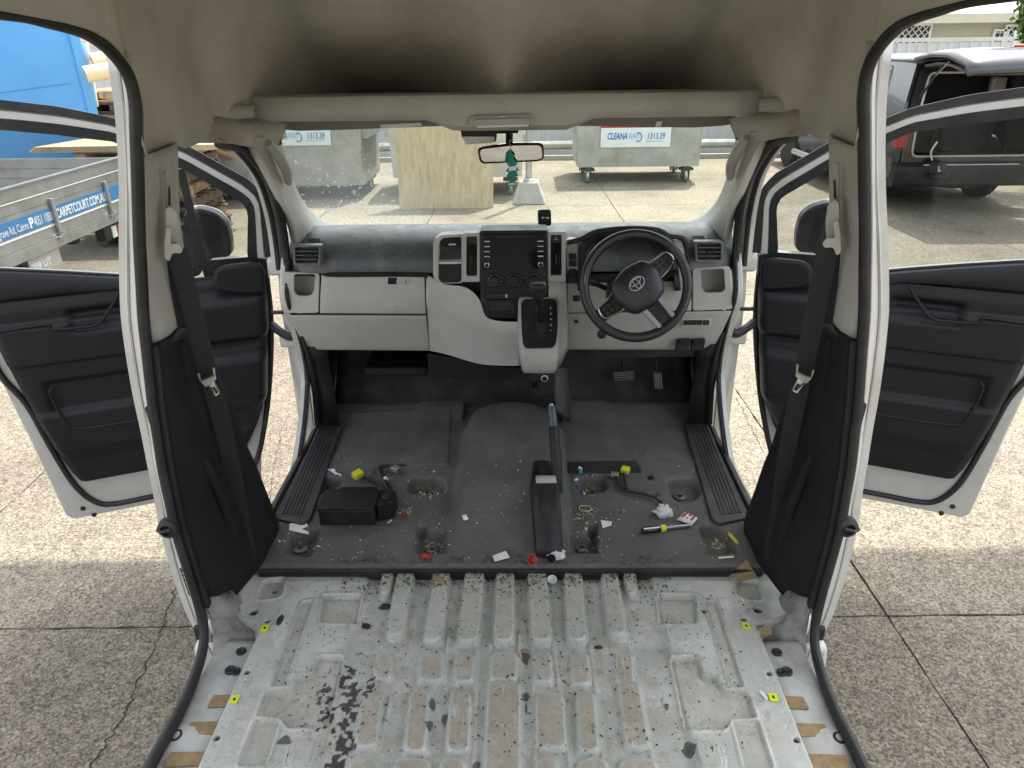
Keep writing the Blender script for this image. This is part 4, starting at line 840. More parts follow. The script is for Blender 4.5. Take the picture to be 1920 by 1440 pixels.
# toe board and bulkhead below the dash
rows = []
for x in np.linspace(-.76, .76, 25): rows.append([(x, 2.60, .03), (x, 2.66, .055), (x, 2.76, .14), (x, 2.86, .32), (x, 2.90, .62)])
part('toe_board', MB().loft(rows), M['tread'], solid=.01, smooth=60)
both('footwell_side', MB().loft([[(-.772, 2.47, .05), (-.772, 2.95, .05)], [(-.765, 2.47, .30), (-.765, 2.95, .3)], [(-.775, 2.43, .46), (-.775, 2.95, .6)]]), M['btrim'], solid=.012)
both('kick_panel', MB().loft([[(-.692, 2.478, .058), (-.790, 2.478, .058)], [(-.70, 2.50, .20), (-.788, 2.50, .20)], [(-.705, 2.49, .34), (-.785, 2.475, .34)], [(-.70, 2.47, .41), (-.775, 2.45, .41)]]), M['btrim'], solid=.01, smooth=50)
both('sill_cover', MB().loft([[(-.775, 1.86, .055), (-.80, 1.86, .02), (-.812, 1.86, -.05)], [(-.775, 2.2, .055), (-.80, 2.2, .03), (-.812, 2.2, -.05)], [(-.778, 2.476, .056), (-.80, 2.476, .04), (-.812, 2.476, -.05)]]), M['btrim'], solid=.006, smooth=50)
# ---------------------------------------------------------------- front door aperture: painted flange
fl = spline([(-.80, 1.80, -.035), (-.80, 2.05, -.03), (-.805, 2.22, .0), (-.808, 2.38, .10), (-.808, 2.49, .23), (-.806, 2.50, .35), (-.80, 2.445, .50), (-.80, 2.40, .62), (-.795, 2.46, .75)], 7)
a = both('door_aperture_flange', MB().sweep(fl, [(-.016, -.016), (.016, -.016), (.016, .016), (-.016, .016)], up=(-1, 0, 0)), M['paint'], bevel=.006, smooth=50)
both('aperture_lip', MB().tube([p+np.array([.012, -.018, .012]) for p in fl], .008, 6), M['seal'], a)
hp = MB().loft([[(-.815, 2.52, -.15), (-.90, 2.62, -.15), (-.90, 2.90, -.15)], [(-.812, 2.54, .25), (-.90, 2.63, .25), (-.90, 2.9, .25)], [(-.80, 2.50, .55), (-.89, 2.60, .55), (-.89, 2.9, .55)], [(-.80, 2.56, .78), (-.875, 2.62, .78), (-.875, 2.9, .78)]])
hpo = both('hinge_pillar', hp, M['paint'], solid=.008, smooth=40)
for z in (.40, .69):
    both('door_hinge', MB().box(-.905, -.835, 2.545, 2.605, z-.035, z+.03), M['paint'], hpo, bevel=.012, smooth=40)
both('door_check', MB().box(-.90, -.80, 2.50, 2.512, .522, .534), M['black'], hpo, smooth=0)
both('wire_boot', MB().tube(spline([(-.82, 2.55, .45), (-.85, 2.53, .42), (-.90, 2.56, .43), (-.94, 2.6, .44)], 5), .017, 8), M['seal'], hpo)
both('front_sill', MB().prism([(-.80, 1.45, -.06), (-.88, 1.45, -.08), (-.90, 1.45, -.28), (-.80, 1.45, -.30)], (0, 1.12, 0)), M['paint'], bevel=.015, smooth=40)
# ---------------------------------------------------------------- side profile of the body at the B-pillar
ZS = [-.1, .0, .06, .20, .367, .536, .704, .907, 1.077, 1.231, 1.327, 1.39, 1.46, 1.6]
XS = [.775, .785, .793, .799, .804, .797, .781, .754, .722, .689, .669, .660, .652, .64]
def xs_(z): return -float(np.interp(z, ZS, XS))
# sliding door opening: rubber seal round its front end
top = [aX(x, y, -.655) for x, y in ((213, 97), (170, 68), (100, 46), (0, 27))]
seal = [(-.778, -1.0, .0), (-.778, .5, .0), (-.778, 1.03, .0), (-.774, 1.20, .002), (-.783, 1.33, .018), (-.791, 1.385, .06)] + [(xs_(z), 1.40, z) for z in (.15, .25, .367, .45, .536, .62, .704, .8, .907, 1.0, 1.077, 1.16, 1.231, 1.29, 1.327)] + [(-.661, 1.385, 1.375), (-.657, 1.345, 1.412), tuple(top[1]), tuple(top[2]), tuple(top[3]), (-.65, .7, 1.47), (-.65, 0, 1.475), (-.65, -1, 1.475)]
sp = spline(seal, 5)
prof = [(-.013, -.009), (.0, -.012), (.013, -.009), (.016, 0), (.012, .009), (0, .011), (-.012, .009), (-.016, 0)]
def ksl(p): 
    t = float(sst(1.30, 1.42, np.array(p[2]))); return (1-.55*t if p[1] < 1.40 else 1.0, 1.0)
SL = both('door_seal', MB().sweep(sp, prof, up=(1, .2, 0), scale=[ksl(p) for p in sp]), M['seal'], smooth=60)
# second, flatter trim lip just inside the seal
lp = [p for p in sp if .10 < p[2] < .86 and not (p[1] < 1.3 and p[2] > .5)]
both('seal_lip', MB().sweep([p+np.array([.018, .008, .004]) for p in lp], [(-.009, -.008), (.009, -.008), (.012, .006), (-.012, .006)], up=(1, .2, 0)), M['btrim'], SL, smooth=60)
# painted jamb outside the seal
rows = []
for z in np.linspace(-.02, 1.42, 40):
    x = xs_(z); k = 0.006*math.sin(z*9)
    rows.append([(x-.006, 1.416, z), (x-.020, 1.412, z), (x-.030-k*.3, 1.420, z), (x-.036-k, 1.428, z), (x-.060-k, 1.433, z), (x-.066-k, 1.46, z), (x-.066-k, 1.62, z)])
JB = both('door_jamb', MB().loft(rows), M['paint'], solid=.003, smooth=28)
bm_ = MB().tube([(xs_(z)-.040-.006*math.sin(z*9), 1.426, z) for z in np.linspace(-.1, 1.42, 30)], .0035, 5); both('jamb_bead', bm_, M['paint'], JB)
# electrical contact, labels, buffers on the jamb
def jpt(px, py, Y=1.418): return aY(px, py, Y)
c = jpt(294, 795); both('contact_block', MB().prism(rounded([c+np.array([-.010, 0, .05]), c+np.array([.008, 0, .06]), c+np.array([.012, 0, -.055]), c+np.array([-.006, 0, -.05])], .006, 3), (0, -.014, 0)), M['gloss'], JB, smooth=0)
pins = MB()
for k in range(5): pins.lathe([(.0025, 0), (.0018, .006)], c+np.array([.001, -.014, .038-.019*k]), (0, -1, 0), 8)
both('contact_pin', pins, M['chrome'], JB)
c = jpt(308, 878); child(JB[0], 'warning_label', MB().box(c[0]-.006, c[0]+.006, c[1]-.0015, c[1], c[2]-.055, c[2]+.02), M['whiteprint'], smooth=0); child(JB[0], 'orange_label', MB().box(c[0]-.006, c[0]+.006, c[1]-.0015, c[1], c[2]+.021, c[2]+.036), M['red'], smooth=0)
child(JB[1], 'warning_label', MB().box(-c[0]-.006, -c[0]+.006, c[1]-.0015, c[1], c[2]-.055, c[2]+.02), M['whiteprint'], smooth=0); child(JB[1], 'orange_label', MB().box(-c[0]-.006, -c[0]+.006, c[1]-.0015, c[1], c[2]+.021, c[2]+.036), mat('orange print', (.6, .2, .03), .5), smooth=0)
c = jpt(352, 1090); child(JB[0], 'compliance_plate', MB().prism([c+np.array([-.010, -.002, .045]), c+np.array([.006, -.002, .045]), c+np.array([.012, -.002, -.045]), c+np.array([-.004, -.002, -.045])], (0, -.002, 0)), M['gloss'], smooth=0)
for k in range(5): child(JB[0], 'plate_line', MB().box(c[0]-.006+k*.0012, c[0]+.004+k*.0012, c[1]-.0052, c[1]-.0045, c[2]+.03-k*.015, c[2]+.033-k*.015), M['greyprint'], smooth=0)
c = jpt(320, 985, 1.40); both('door_buffer', MB().lathe([(.020, 0), (.026, .004), (.024, .02), (.014, .026), (.012, .018), (.004, .016)], c, (0, -1, .1), 18), M['seal'], JB); both('buffer_clip', MB().tube([c+np.array([-.028, -.012, -.006]), c+np.array([-.012, -.026, -.002]), c+np.array([.014, -.026, .006])], .005, 6), M['black'], JB)
c = jpt(375, 1182, 1.405); both('jamb_stop', MB().box(c[0]-.010, c[0]+.010, c[1]-.014, c[1], c[2]-.022, c[2]+.022), M['seal'], JB, bevel=.004, smooth=0)
# painted inner pillar foot between floor ear and seal
rows = [[(-.672, 1.425, -.03), (-.74, 1.40, -.03), (-.785, 1.385, -.03)], [(-.70, 1.48, -.012), (-.75, 1.45, -.006), (-.785, 1.41, .01)], [(-.745, 1.53, .0), (-.778, 1.50, .03), (-.792, 1.43, .06)], [(-.79, 1.58, .03), (-.803, 1.52, .10), (-.803, 1.43, .13)]]
M['footpaint'] = mat('grimy shaded grey paint', (.30, .30, .275), .5, var=.2, vscale=14, dirt=(.12, .10, .08), dscale=14, damt=.8)  # shadow on the foot put into a darker paint colour, grime over it
both('pillar_foot', MB().loft(rows), M['footpaint'], solid=.005, smooth=60)
# ---------------------------------------------------------------- B-pillar trims
def trim_row(z):
    x = xs_(max(z, .05)); off = float(np.interp(z, [.0, .04, .30, .54, .82, 1.08, 1.25], [.06, .055, .048, .037, .018, -.012, -.018])); yf = float(np.interp(z, [0, .04, .30, .54, .82, 1.0, 1.25], [1.86, 1.85, 1.80, 1.735, 1.63, 1.615, 1.62]))
    if z < .045: yf = 1.85-(.045-z)*3.0
    bl = float(np.interp(z, [0, .1, .45, .75, .95, 1.25], [.028, .024, .020, .016, .012, .008])); yr = float(np.interp(z, [0, .06, .14, .3], [1.50, 1.47, 1.43, 1.418]))
    ku = float(np.interp(z, [.80, 1.0], [1, .25]))
    r_ = [(x+.004, yr-.004, z), (x+.018*ku, yr+.01, z), (x+.020*ku+bl*.4, yr+.04, z), (x+off*.35+bl, 1.50, z), (x+off*.6+bl, (1.50+yf)/2, z), (x+off+bl*.25, yf-.03, z), (x+off, yf-.006, z), (x+off-.012, yf, z), (x+off-.05, yf+.004, z), (x+off-.085, yf+.0, z)]
    return [(p[0], p[1], max(z, float(np.interp(j, [0, 2, 4, 6], [.105, .085, .05, .012])))) for j, p in enumerate(r_)]
BL = both('pillar_trim_lower', MB().loft([trim_row(z) for z in np.linspace(.015, .845, 36)]), M['btrim'], solid=.004, smooth=50)
both('pillar_trim_upper', MB().loft([[tuple(np.array(p)+np.array([-.002, 0, 0])) for p in trim_row(z)] for z in np.linspace(.849, 1.238, 20)]), M['greytrim'], solid=.004, smooth=50)
# raised spine on the lower trim
both('trim_spine', MB().tube(spline([aY(338, 640, 1.50), aY(350, 740, 1.52), aY(362, 830, 1.53), aY(395, 890, 1.53), aY(425, 960, 1.55), aY(440, 1020, 1.57)], 5), .012, 8, flat=.5, up=(.3, -1, 0)), M['btrim'], BL)
# belt height adjuster, guide, webbing and tongue
def bp(px, py, Y): return aY(px, py, Y)
SLT = both('belt_slot', MB().prism(rounded([bp(308, 318, 1.475), bp(319, 318, 1.475), bp(320, 386, 1.49), bp(309, 386, 1.49)], .003, 2), (.004, -.006, 0)), M['lightdash'], smooth=0)
both('slot_gap', MB().prism([bp(315, 350, 1.466), bp(318, 350, 1.466), bp(319, 386, 1.48), bp(316, 386, 1.48)], (.002, -.003, 0)), M['seal'], SLT, smooth=0)
gd = MB().prism(rounded([bp(308, 388, 1.47), bp(316, 383, 1.47), bp(329, 392, 1.48), bp(335, 425, 1.49), bp(335, 452, 1.49), bp(322, 455, 1.48), bp(310, 440, 1.475), bp(309, 410, 1.47)], .008, 3), (.012, -.022, 0))
gd.prism(rounded([bp(310, 420, 1.46), bp(320, 425, 1.46), bp(318, 455, 1.46), bp(330, 452, 1.465), bp(342, 462, 1.47), bp(338, 472, 1.47), bp(322, 470, 1.465), bp(316, 487, 1.46), bp(307, 480, 1.455), bp(307, 450, 1.455)], .006, 3), (.010, -.018, 0))
both('belt_guide', gd, M['greytrim'], bevel=.004, smooth=50)
bpath = spline([bp(331, 466, 1.452), bp(345, 520, 1.475), bp(362, 590, 1.50), bp(380, 660, 1.52), bp(397, 722, 1.55), bp(418, 800, 1.58), bp(440, 900, 1.62), bp(455, 990, 1.63), bp(466, 1040, 1.63)], 6)
BW = both('seat_belt', MB().sweep(bpath, [(-.021, -.0012), (.021, -.0012), (.021, .0012), (-.021, .0012)], up=(.25, -1, .1)), M['belt'], smooth=0)
both('retractor_webbing', MB().sweep([bp(324, 475, 1.47), bp(332, 540, 1.49), bp(346, 615, 1.51)], [(-.014, -.001), (.014, -.001), (.014, .001), (-.014, .001)], up=(.25, -1, .1)), M['belt'], BW, smooth=0)
q = [bp(x, y, 1.525) for x, y in ((375, 706), (382, 716), (398, 708), (405, 694))]
both('tongue_clip', MB().tube([bp(372, 700, 1.52), bp(378, 716, 1.52), bp(402, 704, 1.52), bp(401, 690, 1.52)], .0035, 6).prism(rounded([bp(380, 716, 1.524), bp(402, 703, 1.524), bp(407, 710, 1.524), bp(388, 724, 1.524)], .003, 2), (0, -.006, 0)), M['steel'], BW, smooth=40)
to = rounded([bp(390, 722, 1.524), bp(402, 714, 1.524), bp(414, 736, 1.53), bp(405, 742, 1.53)], .003, 3); ti = rounded([bp(398, 726, 1.524), bp(403, 723, 1.524), bp(410, 735, 1.53), bp(406, 738, 1.53)], .002, 3)
both('belt_tongue', MB().ring(to, ti, (0, -.004, 0)), M['chrome'], BW, smooth=0)
p = bp(462, 1032, 1.63); both('belt_anchor', MB().tube([p+np.array([-.01, .0, .05]), p, p+np.array([.006, .0, -.03])], .020, 10), M['btrim'], BW)
# ---------------------------------------------------------------- headlining
up_ = sorted([(p[1], p[2]) for p in sp if p[2] > 1.30], key=lambda q: q[0])
uy = [q[0] for q in up_]; uz = [q[1] for q in up_]
def zb_of(Y):
    if Y <= 1.392: return float(np.interp(Y, uy, uz))+.004
    return float(np.interp(Y, [1.392, 1.396, 1.62, 1.70, 2.3], [1.33, 1.236, 1.236, 1.215, 1.205]))
def W_of(Y, z): return float(np.interp(Y, [1.0, 1.30, 1.39, 1.45, 1.6, 1.9, 2.2], [.645, .648, .668, .694, .712, .765, .79]))
def Yw(x):
    ax = abs(x); pk_ = sst(.07, .32, np.array(ax))*(1-sst(.48, .74, np.array(ax)))
    return 2.10 + .62*float(pk_) - .10*float(sst(.45, .80, np.array(ax)))
def cross(Y, zc, s=None):
    zb = zb_of(Y); W = W_of(Y, zb); row = []
    for k in range(49):
        ph = -math.pi/2+math.pi*k/48; xh = math.copysign(abs(math.sin(ph))**.42, math.sin(ph)); zh = max(0, math.cos(ph))**.42
        row.append((W*xh, Y, zb+(zc-zb)*zh))
    return row
rows = [cross(y, 1.77) for y in np.concatenate([np.linspace(-1.7, 1.2, 20), np.linspace(1.22, 1.385, 14), [1.3895]])]
Y1 = 1.395
for s in np.concatenate([np.linspace(0, .8, 26), np.linspace(.82, 1, 18)]):
    row = []
    for k in range(49):
        ph = -math.pi/2+math.pi*k/48; xh = math.copysign(abs(math.sin(ph))**.42, math.sin(ph)); zh = max(0, math.cos(ph))**.42
        yw = Yw(.76*xh); pf = max(0, min(1, (yw-2.10)/.62)); ex = 3.0-1.75*pf; zc = 1.250+.52*max(0, 1-s**ex)**(.62+.6*pf)
        Y = Y1+s*(yw-Y1); zb = zb_of(Y); row.append((W_of(Y, zb)*xh, Y, zb+(zc-zb)*zh))
    rows.append(row)
LIN = part('headlining', MB().loft(rows), M['lining'], solid=.004, smooth=60)
both('cargo_side_wall', MB().loft([[(xs_(z)-.01, -1.7, z), (xs_(z)-.01, -.05, z)] for z in np.linspace(-.03, 1.47, 12)]), M['sillpaint'], solid=.02, smooth=50)
part('tail_door', MB().box(-.76, .76, -1.74, -1.70, -.03, .55), M['btrim'], smooth=0)
# ---------------------------------------------------------------- overhead shelf
rows = []
for x in np.concatenate([[-.80], np.linspace(-.715, .70, 41), [.80]]):
    bulge = float(sst(.24, .15, np.array(abs(x-.015)))); e = max(0, abs(x)-.62); yb = 2.045+e*.5
    rows.append([(x, 2.76, 1.262), (x, 2.5, 1.285), (x, yb+.02, 1.303), (x, yb+.004, 1.300), (x, yb-.004, 1.285), (x, yb, 1.262-.006*bulge), (x, yb+.012, 1.246-.022*bulge), (x, yb+.05, 1.238-.03*bulge), (x, 2.35, 1.236-.02*bulge)])
SH = part('overhead_shelf', MB().loft(rows), M['greytrim'], solid=.004, smooth=45)
lob = MB().tube(spline([(-.795, 2.03, 1.262), (-.765, 2.03, 1.264), (-.725, 2.035, 1.268), (-.68, 2.04, 1.268)], 4), .026, 12, radii=list(np.linspace(1.15, .62, 13)), flat=1.0)
child(SH, 'shelf_end_lobe', lob, M['greytrim']); child(SH, 'shelf_end_lobe', lob.mirror(), M['greytrim'])
rows = []
for x in np.linspace(-.71, .695, 21): rows.append([(x, 2.09, 1.240), (x, 2.16, 1.244), (x, 2.26, 1.252)])
child(SH, 'header_rail', MB().loft(rows), M['greytrim'], solid=.006, smooth=60)
# roof console with map lamp
q = [aY(x, y, 2.035) for x, y in ((880, 217), (999, 213), (1003, 236), (876, 239))]
OC = part('roof_console', MB().prism(rounded(q, .012, 4), (0, .10, .0)), M['greytrim'], bevel=.006, smooth=40)
child(OC, 'console_tray', MB().prism(rounded([aY(x, y, 2.033) for x, y in ((889, 224), (992, 221), (995, 234), (888, 236))], .006, 3), (0, -.006, 0)), M['lightdash'], bevel=.002, smooth=40)
child(OC, 'map_lamp', MB().prism(rounded([aY(x, y, 2.03) for x, y in ((893, 236), (992, 233), (990, 237), (896, 239))], .002, 2), (0, -.004, 0)), M['white'], smooth=0)
child(OC, 'console_button', MB().prism([aY(x, y, 2.033) for x, y in ((934, 218), (951, 217), (951, 219), (934, 220))], (0, -.003, 0)), M['steel'], smooth=0)
# sun visors
def visor(pts, lab): 
    return part('sun_visor', MB().prism(rounded([aY(x, y, 2.235) for x, y in pts], .012, 4), (0, .022, .012)), M['visor'], bevel=.006, smooth=45)
M['visor'] = mat('visor vinyl', (.20, .19, .18), .7, var=.06, bump=.2, bscale=700)
V1 = visor([(512, 242), (532, 229), (700, 222), (852, 212), (866, 222), (862, 236), (800, 238), (650, 244), (560, 246)], 0)
child(V1, 'visor_label', MB().prism([aY(x, y, 2.2335) for x, y in ((712, 234), (788, 230), (792, 236), (715, 241))], (0, -.0008, 0)), M['paper'], smooth=0)
V2 = visor([(1018, 232), (1026, 212), (1100, 210), (1280, 213), (1375, 222), (1388, 229), (1360, 236), (1300, 240), (1040, 236)], 0)
child(V2, 'visor_clip', MB().prism([aY(x, y, 2.232) for x, y in ((1231, 228), (1242, 227), (1239, 236), (1228, 238))], (0, -.003, 0)), M['white'], smooth=0)
# ---------------------------------------------------------------- windscreen and A-pillars
rows = []
for v in np.linspace(0, 1, 9):
    row = []
    for x in np.linspace(-.80, .80, 33):
        h = (x/.8)**2; y = (3.0-.30*h)*(1-v)+(2.26-.06*h)*v-.03*math.sin(math.pi*v); row.append((x*(1-.03*v), y, .715+(1.30-.715)*v))
    rows.append(row)
WS = part('windscreen', MB().loft(rows), M['wsglass'], smooth=60)
fr = MB().loft([[tuple(np.array(p)+np.array([0, -.006, .0])) for p in rows[0]], [tuple(np.array(a)*.94+np.array(b)*.06+np.array([0, -.006, 0])) for a, b in zip(rows[0], rows[1])]]); child(WS, 'frit_band', fr, M['seal'], smooth=60)
wp = MB()
for x0, x1 in ((-.62, .02), (.05, .62)): wp.tube([(x0, 2.99-.3*(x0/.8)**2, .735), ((x0+x1)/2, 3.0, .735), (x1, 2.995-.3*(x1/.8)**2, .735)], .008, 6)
part('wiper', wp, M['black'])
inn = [(516, 250, 2.22), (528, 290, 2.33), (545, 340, 2.46), (566, 382, 2.58), (592, 408, 2.68), (624, 424, 2.76)]
out = [(462, 258, 2.02), (492, 300, 2.13), (516, 345, 2.24), (538, 390, 2.34), (552, 425, 2.41), (560, 458, 2.46)]
I = spline([P3(q) for q in inn], 5); O = spline([P3(q) for q in out], 5)
rows = []
for a, b in zip(I, O):
    mdl = (a+b)/2+np.array([.012, -.045, .0]); rows.append([a+np.array([0, .03, -.004]), a, a*.75+b*.25+np.array([.006, -.03, 0]), mdl, a*.2+b*.8+np.array([.004, -.022, 0]), b, b+np.array([-.03, .02, 0])])
AP = both('front_pillar_trim', MB().loft(rows), M['pillarlt'] if 'pillarlt' in M else M['lightdash'], solid=.003, smooth=60)
hc = [[P3(q) for q in r_] for r_ in ([(340, 200, 1.88), (385, 212, 1.98), (430, 218, 2.02), (482, 224, 2.10), (540, 232, 2.24)], [(340, 235, 1.86), (385, 240, 1.95), (432, 244, 1.99), (478, 247, 2.06), (534, 247, 2.24)], [(345, 270, 1.80), (385, 268, 1.88), (430, 269, 1.94), (468, 274, 2.02), (526, 272, 2.28)], [(343, 265, 1.84), (385, 263, 1.93), (430, 264, 1.99), (474, 270, 2.08), (534, 268, 2.32)])]
both('header_corner', MB().loft([spline(r_, 5) for r_ in hc]), M['lining'], solid=.003, smooth=60)
gh = spline([P3(q) for q in ((502, 268, 2.12), (520, 290, 2.17), (536, 318, 2.25), (541, 343, 2.32))], 6)
both('grab_handle', MB().tube(gh, .021, 10, radii=[.42+.42*math.sin(math.pi*min(1, .15+.75*k/(len(gh)-1))) for k in range(len(gh))], flat=.75), M['lightdash'], AP)
dp_ = spline([(-.745, 1.93, 1.200), (-.745, 2.05, 1.175), (-.748, 2.143, 1.143), (-.755, 2.292, 1.042), (-.766, 2.376, .923), (-.782, 2.43, .82), (-.79, 2.44, .70)], 6)
both('front_door_seal', MB().tube(dp_, .014, 8), M['seal'])
both('outer_pillar', MB().tube([p+np.array([-.045, .035, .015]) for p in dp_[7:]], .024, 10, flat=.7), M['paint'])
both('outer_door_seal', MB().tube([p+np.array([-.035, .005, .010]) for p in dp_[7:]], .009, 8), M['seal'])
sail = [P3(q) for q in ((521, 398, 2.58), (533, 430, 2.58), (540, 461, 2.58), (512, 461, 2.60), (512, 430, 2.60), (517, 410, 2.6))]
both('pillar_gusset', MB().prism(sail, (-.005, .03, 0)), M['black'], bevel=.004, smooth=0)
# short bonnet and nose beyond the glass
rows = []
for x in np.linspace(-.84, .84, 13): h = (x/.84)**4; rows.append([(x, 2.95-.2*h, .66-.02*h), (x, 3.10-.2*h, .60-.03*h), (x, 3.26-.22*h, .46-.05*h), (x, 3.34-.24*h, .20), (x, 3.36-.25*h, -.30)])
part('bonnet', MB().loft(rows), M['paint'], solid=.01, smooth=50)
# ---------------------------------------------------------------- rear view mirror, camera box
RM = part('rear_view_mirror', MB().prism(rounded([aY(x, y, 2.20) for x, y in ((894, 277), (960, 268), (1019, 268), (1021, 297), (1010, 303), (900, 308))], .016, 5), (.0, .028, 0)), M['gloss'], bevel=.006, smooth=45)
mg = [aY(x, y, 2.196) for x, y in ((899, 280), (960, 273), (1015, 272), (1017, 296), (1008, 299), (904, 304))]
child(RM, 'mirror_glass', MB().prism(rounded(mg, .014, 5), (0, -.003, 0)), M['mirror'], smooth=0)
a = aY(955, 243, 2.24); b = aY(955, 268, 2.22); child(RM, 'mirror_stem', MB().tube([a, (a+b)/2+np.array([0, .004, 0]), b], .011, 10), M['black'])
child(RM, 'mount_cap', MB().prism([aY(x, y, 2.26) for x, y in ((922, 238), (972, 237), (972, 250), (930, 251))], (0, .03, 0)), M['black'], bevel=.004, smooth=0)
part('camera_housing', MB().prism(rounded([aY(x, y, 2.24) for x, y in ((861, 230), (932, 240), (930, 266), (876, 270), (866, 258))], .006, 3), (0, .05, 0)), M['black'], bevel=.005, smooth=40)
part('camera_cover', MB().prism(rounded([aY(x, y, 2.238) for x, y in ((866, 256), (928, 256), (926, 267), (874, 271))], .005, 3), (0, -.004, 0)), M['clear'], smooth=40)
# ================================================================ dashboard
def L(rows): return [[P3(q) for q in r_] for r_ in rows]
def plate(pts, Y, th, rad=.004, seg=3): return MB().prism(rounded([aY(x, y, Y) for x, y in pts], rad, seg), (0, th, 0))
def pring(outer, inner, Y, th, ro=.006, ri=.006): return MB().ring(rounded([aY(x, y, Y) for x, y in outer], ro, 3), rounded([aY(x, y, Y) for x, y in inner], ri, 3), (0, th, 0))
# soft upper pad
pp = [(3.02, .69), (2.85, .755), (2.68, .812), (2.58, .830), (2.50, .822), (2.44, .797), (2.405, .765), (2.392, .735), (2.392, .712), (2.42, .703)]
rows = []
for x in np.concatenate([[-.800, -.796, -.785], np.linspace(-.76, .76, 39), [.785, .798, .803]]):
    e = max(0, abs(x)-.70)/.10; rows.append([(x*(1 if y < 2.7 else .97), y+.10*e*e*(1 if y < 2.6 else 0)-(.25*(x/.8)**2 if y > 2.8 else 0), z-.02*e*e) for y, z in pp])
PAD = part('dash_pad', MB().loft(rows), M['padtop'], solid=.006, smooth=60)
both('pad_lip', MB().tube([(-.775, 2.40, .708), (-.60, 2.388, .706), (-.40, 2.388, .706), (-.285, 2.39, .702)], .009, 6), M['black'], (PAD, PAD)) if False else child(PAD, 'pad_lip', MB().tube([(-.778, 2.41, .706), (-.60, 2.390, .706), (-.40, 2.390, .706), (-.285, 2.392, .702)], .010, 6), M['black'])
for a_ in (((692, 478), (700, 474)), ((699, 466), (706, 463), (712, 464)), ((716, 462), (721, 459)), ((762, 466), (764, 473), (761, 479)), ((757, 458), (763, 462)), ((672, 470), (674, 466))):
    child(PAD, 'scuff_mark', MB().tube([aY(x, y, 2.397-.0*y)+np.array([0, -.0005, 0]) for x, y in a_], .0012, 4), M['seal'])
# lower fascia: a dark carrier with separate light panels on it
fzv = [.375, .385, .45, .53, .565, .62, .703]; fyv = [2.49, 2.475, 2.445, 2.412, 2.398, 2.394, 2.397]
def fas(x, z, off=0.0): return (x, float(np.interp(z, fzv, fyv))-off, z)
rows = [[fas(x*(.935+.065*min(1, (z-.375)/.25)), z) for z in np.linspace(.378, .56, 10)] for x in np.linspace(-.785, .80, 30)]
FAS = part('dash_carrier', MB().loft(rows), M['black'], solid=.004, smooth=60)
child(FAS, 'upper_carrier', MB().loft([[fas(x, z, -.002) for z in np.linspace(.55, .70, 6)] for x in np.linspace(-.645, .60, 20)]), M['black'], solid=.004, smooth=60)
def panel(name, p, mt=None, off=.007, nx=10, nz=8, th=.005, par=None):
    """p: four pixel corners on the fascia (top-left, top-right, bottom-right, bottom-left)"""
    c = [aY(x, y, 2.40) for x, y in p]
    for _ in range(3): c = [aY(x, y, float(np.interp(q[2], fzv, fyv))-off) for (x, y), q in zip(p, c)]
    rows = []
    for v in np.linspace(0, 1, nz):
        a = c[0]*(1-v)+c[3]*v; b = c[1]*(1-v)+c[2]*v
        rows.append([fas((a*(1-u_)+b*u_)[0], (a*(1-u_)+b*u_)[2], off+.006*(4*u_*(1-u_))*0) for u_ in np.linspace(0, 1, nx)])
    return child(par or FAS, name, MB().loft(rows), mt or M['lightdash'], solid=th, bevel=.002, smooth=40)
GL = panel('glove_box_lid', [(603, 514), (796, 516), (798.5, 588), (600, 587)])
panel('knee_panel', [(540, 591), (798.5, 592), (806, 657), (576, 655)])
panel('knee_panel', [(1065, 588), (1372, 583), (1337, 655), (1064, 655)])
panel('column_panel', [(1064, 531), (1296, 527), (1296, 582), (1064, 586)])
# glove box latch: recess, lock barrel
q = plate([(726, 519), (771, 519), (770, 534), (725, 534)], 2.386, .004, .003); lt = child(GL, 'latch_bezel', q, M['lightdash'], bevel=.001, smooth=0)
child(GL, 'latch_recess', plate([(728, 520.5), (744, 520.5), (743, 533), (727, 533)], 2.3845, .001, .002), M['btrim'], smooth=0)
child(GL, 'lock_barrel', MB().lathe([(.0085, 0), (.0085, .004), (.006, .005), (.006, .003)], aY(761, 527, 2.385), (0, -1, 0), 18), M['steel']); child(GL, 'key_slot', MB().box(*[v for v in (aY(761, 527, 2.379)[0]-.001, aY(761, 527, 2.379)[0]+.001, 2.3785, 2.380, aY(761, 527, 2.379)[2]-.004, aY(761, 527, 2.379)[2]+.004)]), M['seal'], smooth=0)
# door pockets at both ends of the fascia
def pocket(outer, inner, tub):
    o = child(FAS, 'cup_pocket_surround', pring(outer, inner, 2.388, .012, .008, .010), M['lightdash'], bevel=.002, smooth=40)
    a = rounded([aY(x, y, 2.392) for x, y in inner], .010, 3); b = rounded([aY(x, y, 2.47) for x, y in tub], .008, 3)
    child(o, 'cup_pocket', MB().loft([a, b], cu=True).add(b, [tuple(range(len(b)))]), M['greytrim'], smooth=40)
pocket([(528, 511), (599, 513), (597, 587), (536, 587)], [(551, 514), (592, 514), (588, 549), (581, 556), (559, 556), (551, 548)], [(556, 516), (591, 516), (588, 545), (582, 551), (560, 551), (556, 545)])
pocket([(1299, 503), (1369, 500), (1374, 580), (1299, 583)], [(1313, 506), (1357, 504), (1360, 543), (1353, 549), (1322, 550), (1315, 543)], [(1316, 508), (1354, 506), (1357, 540), (1351, 545), (1323, 546), (1318, 540)])
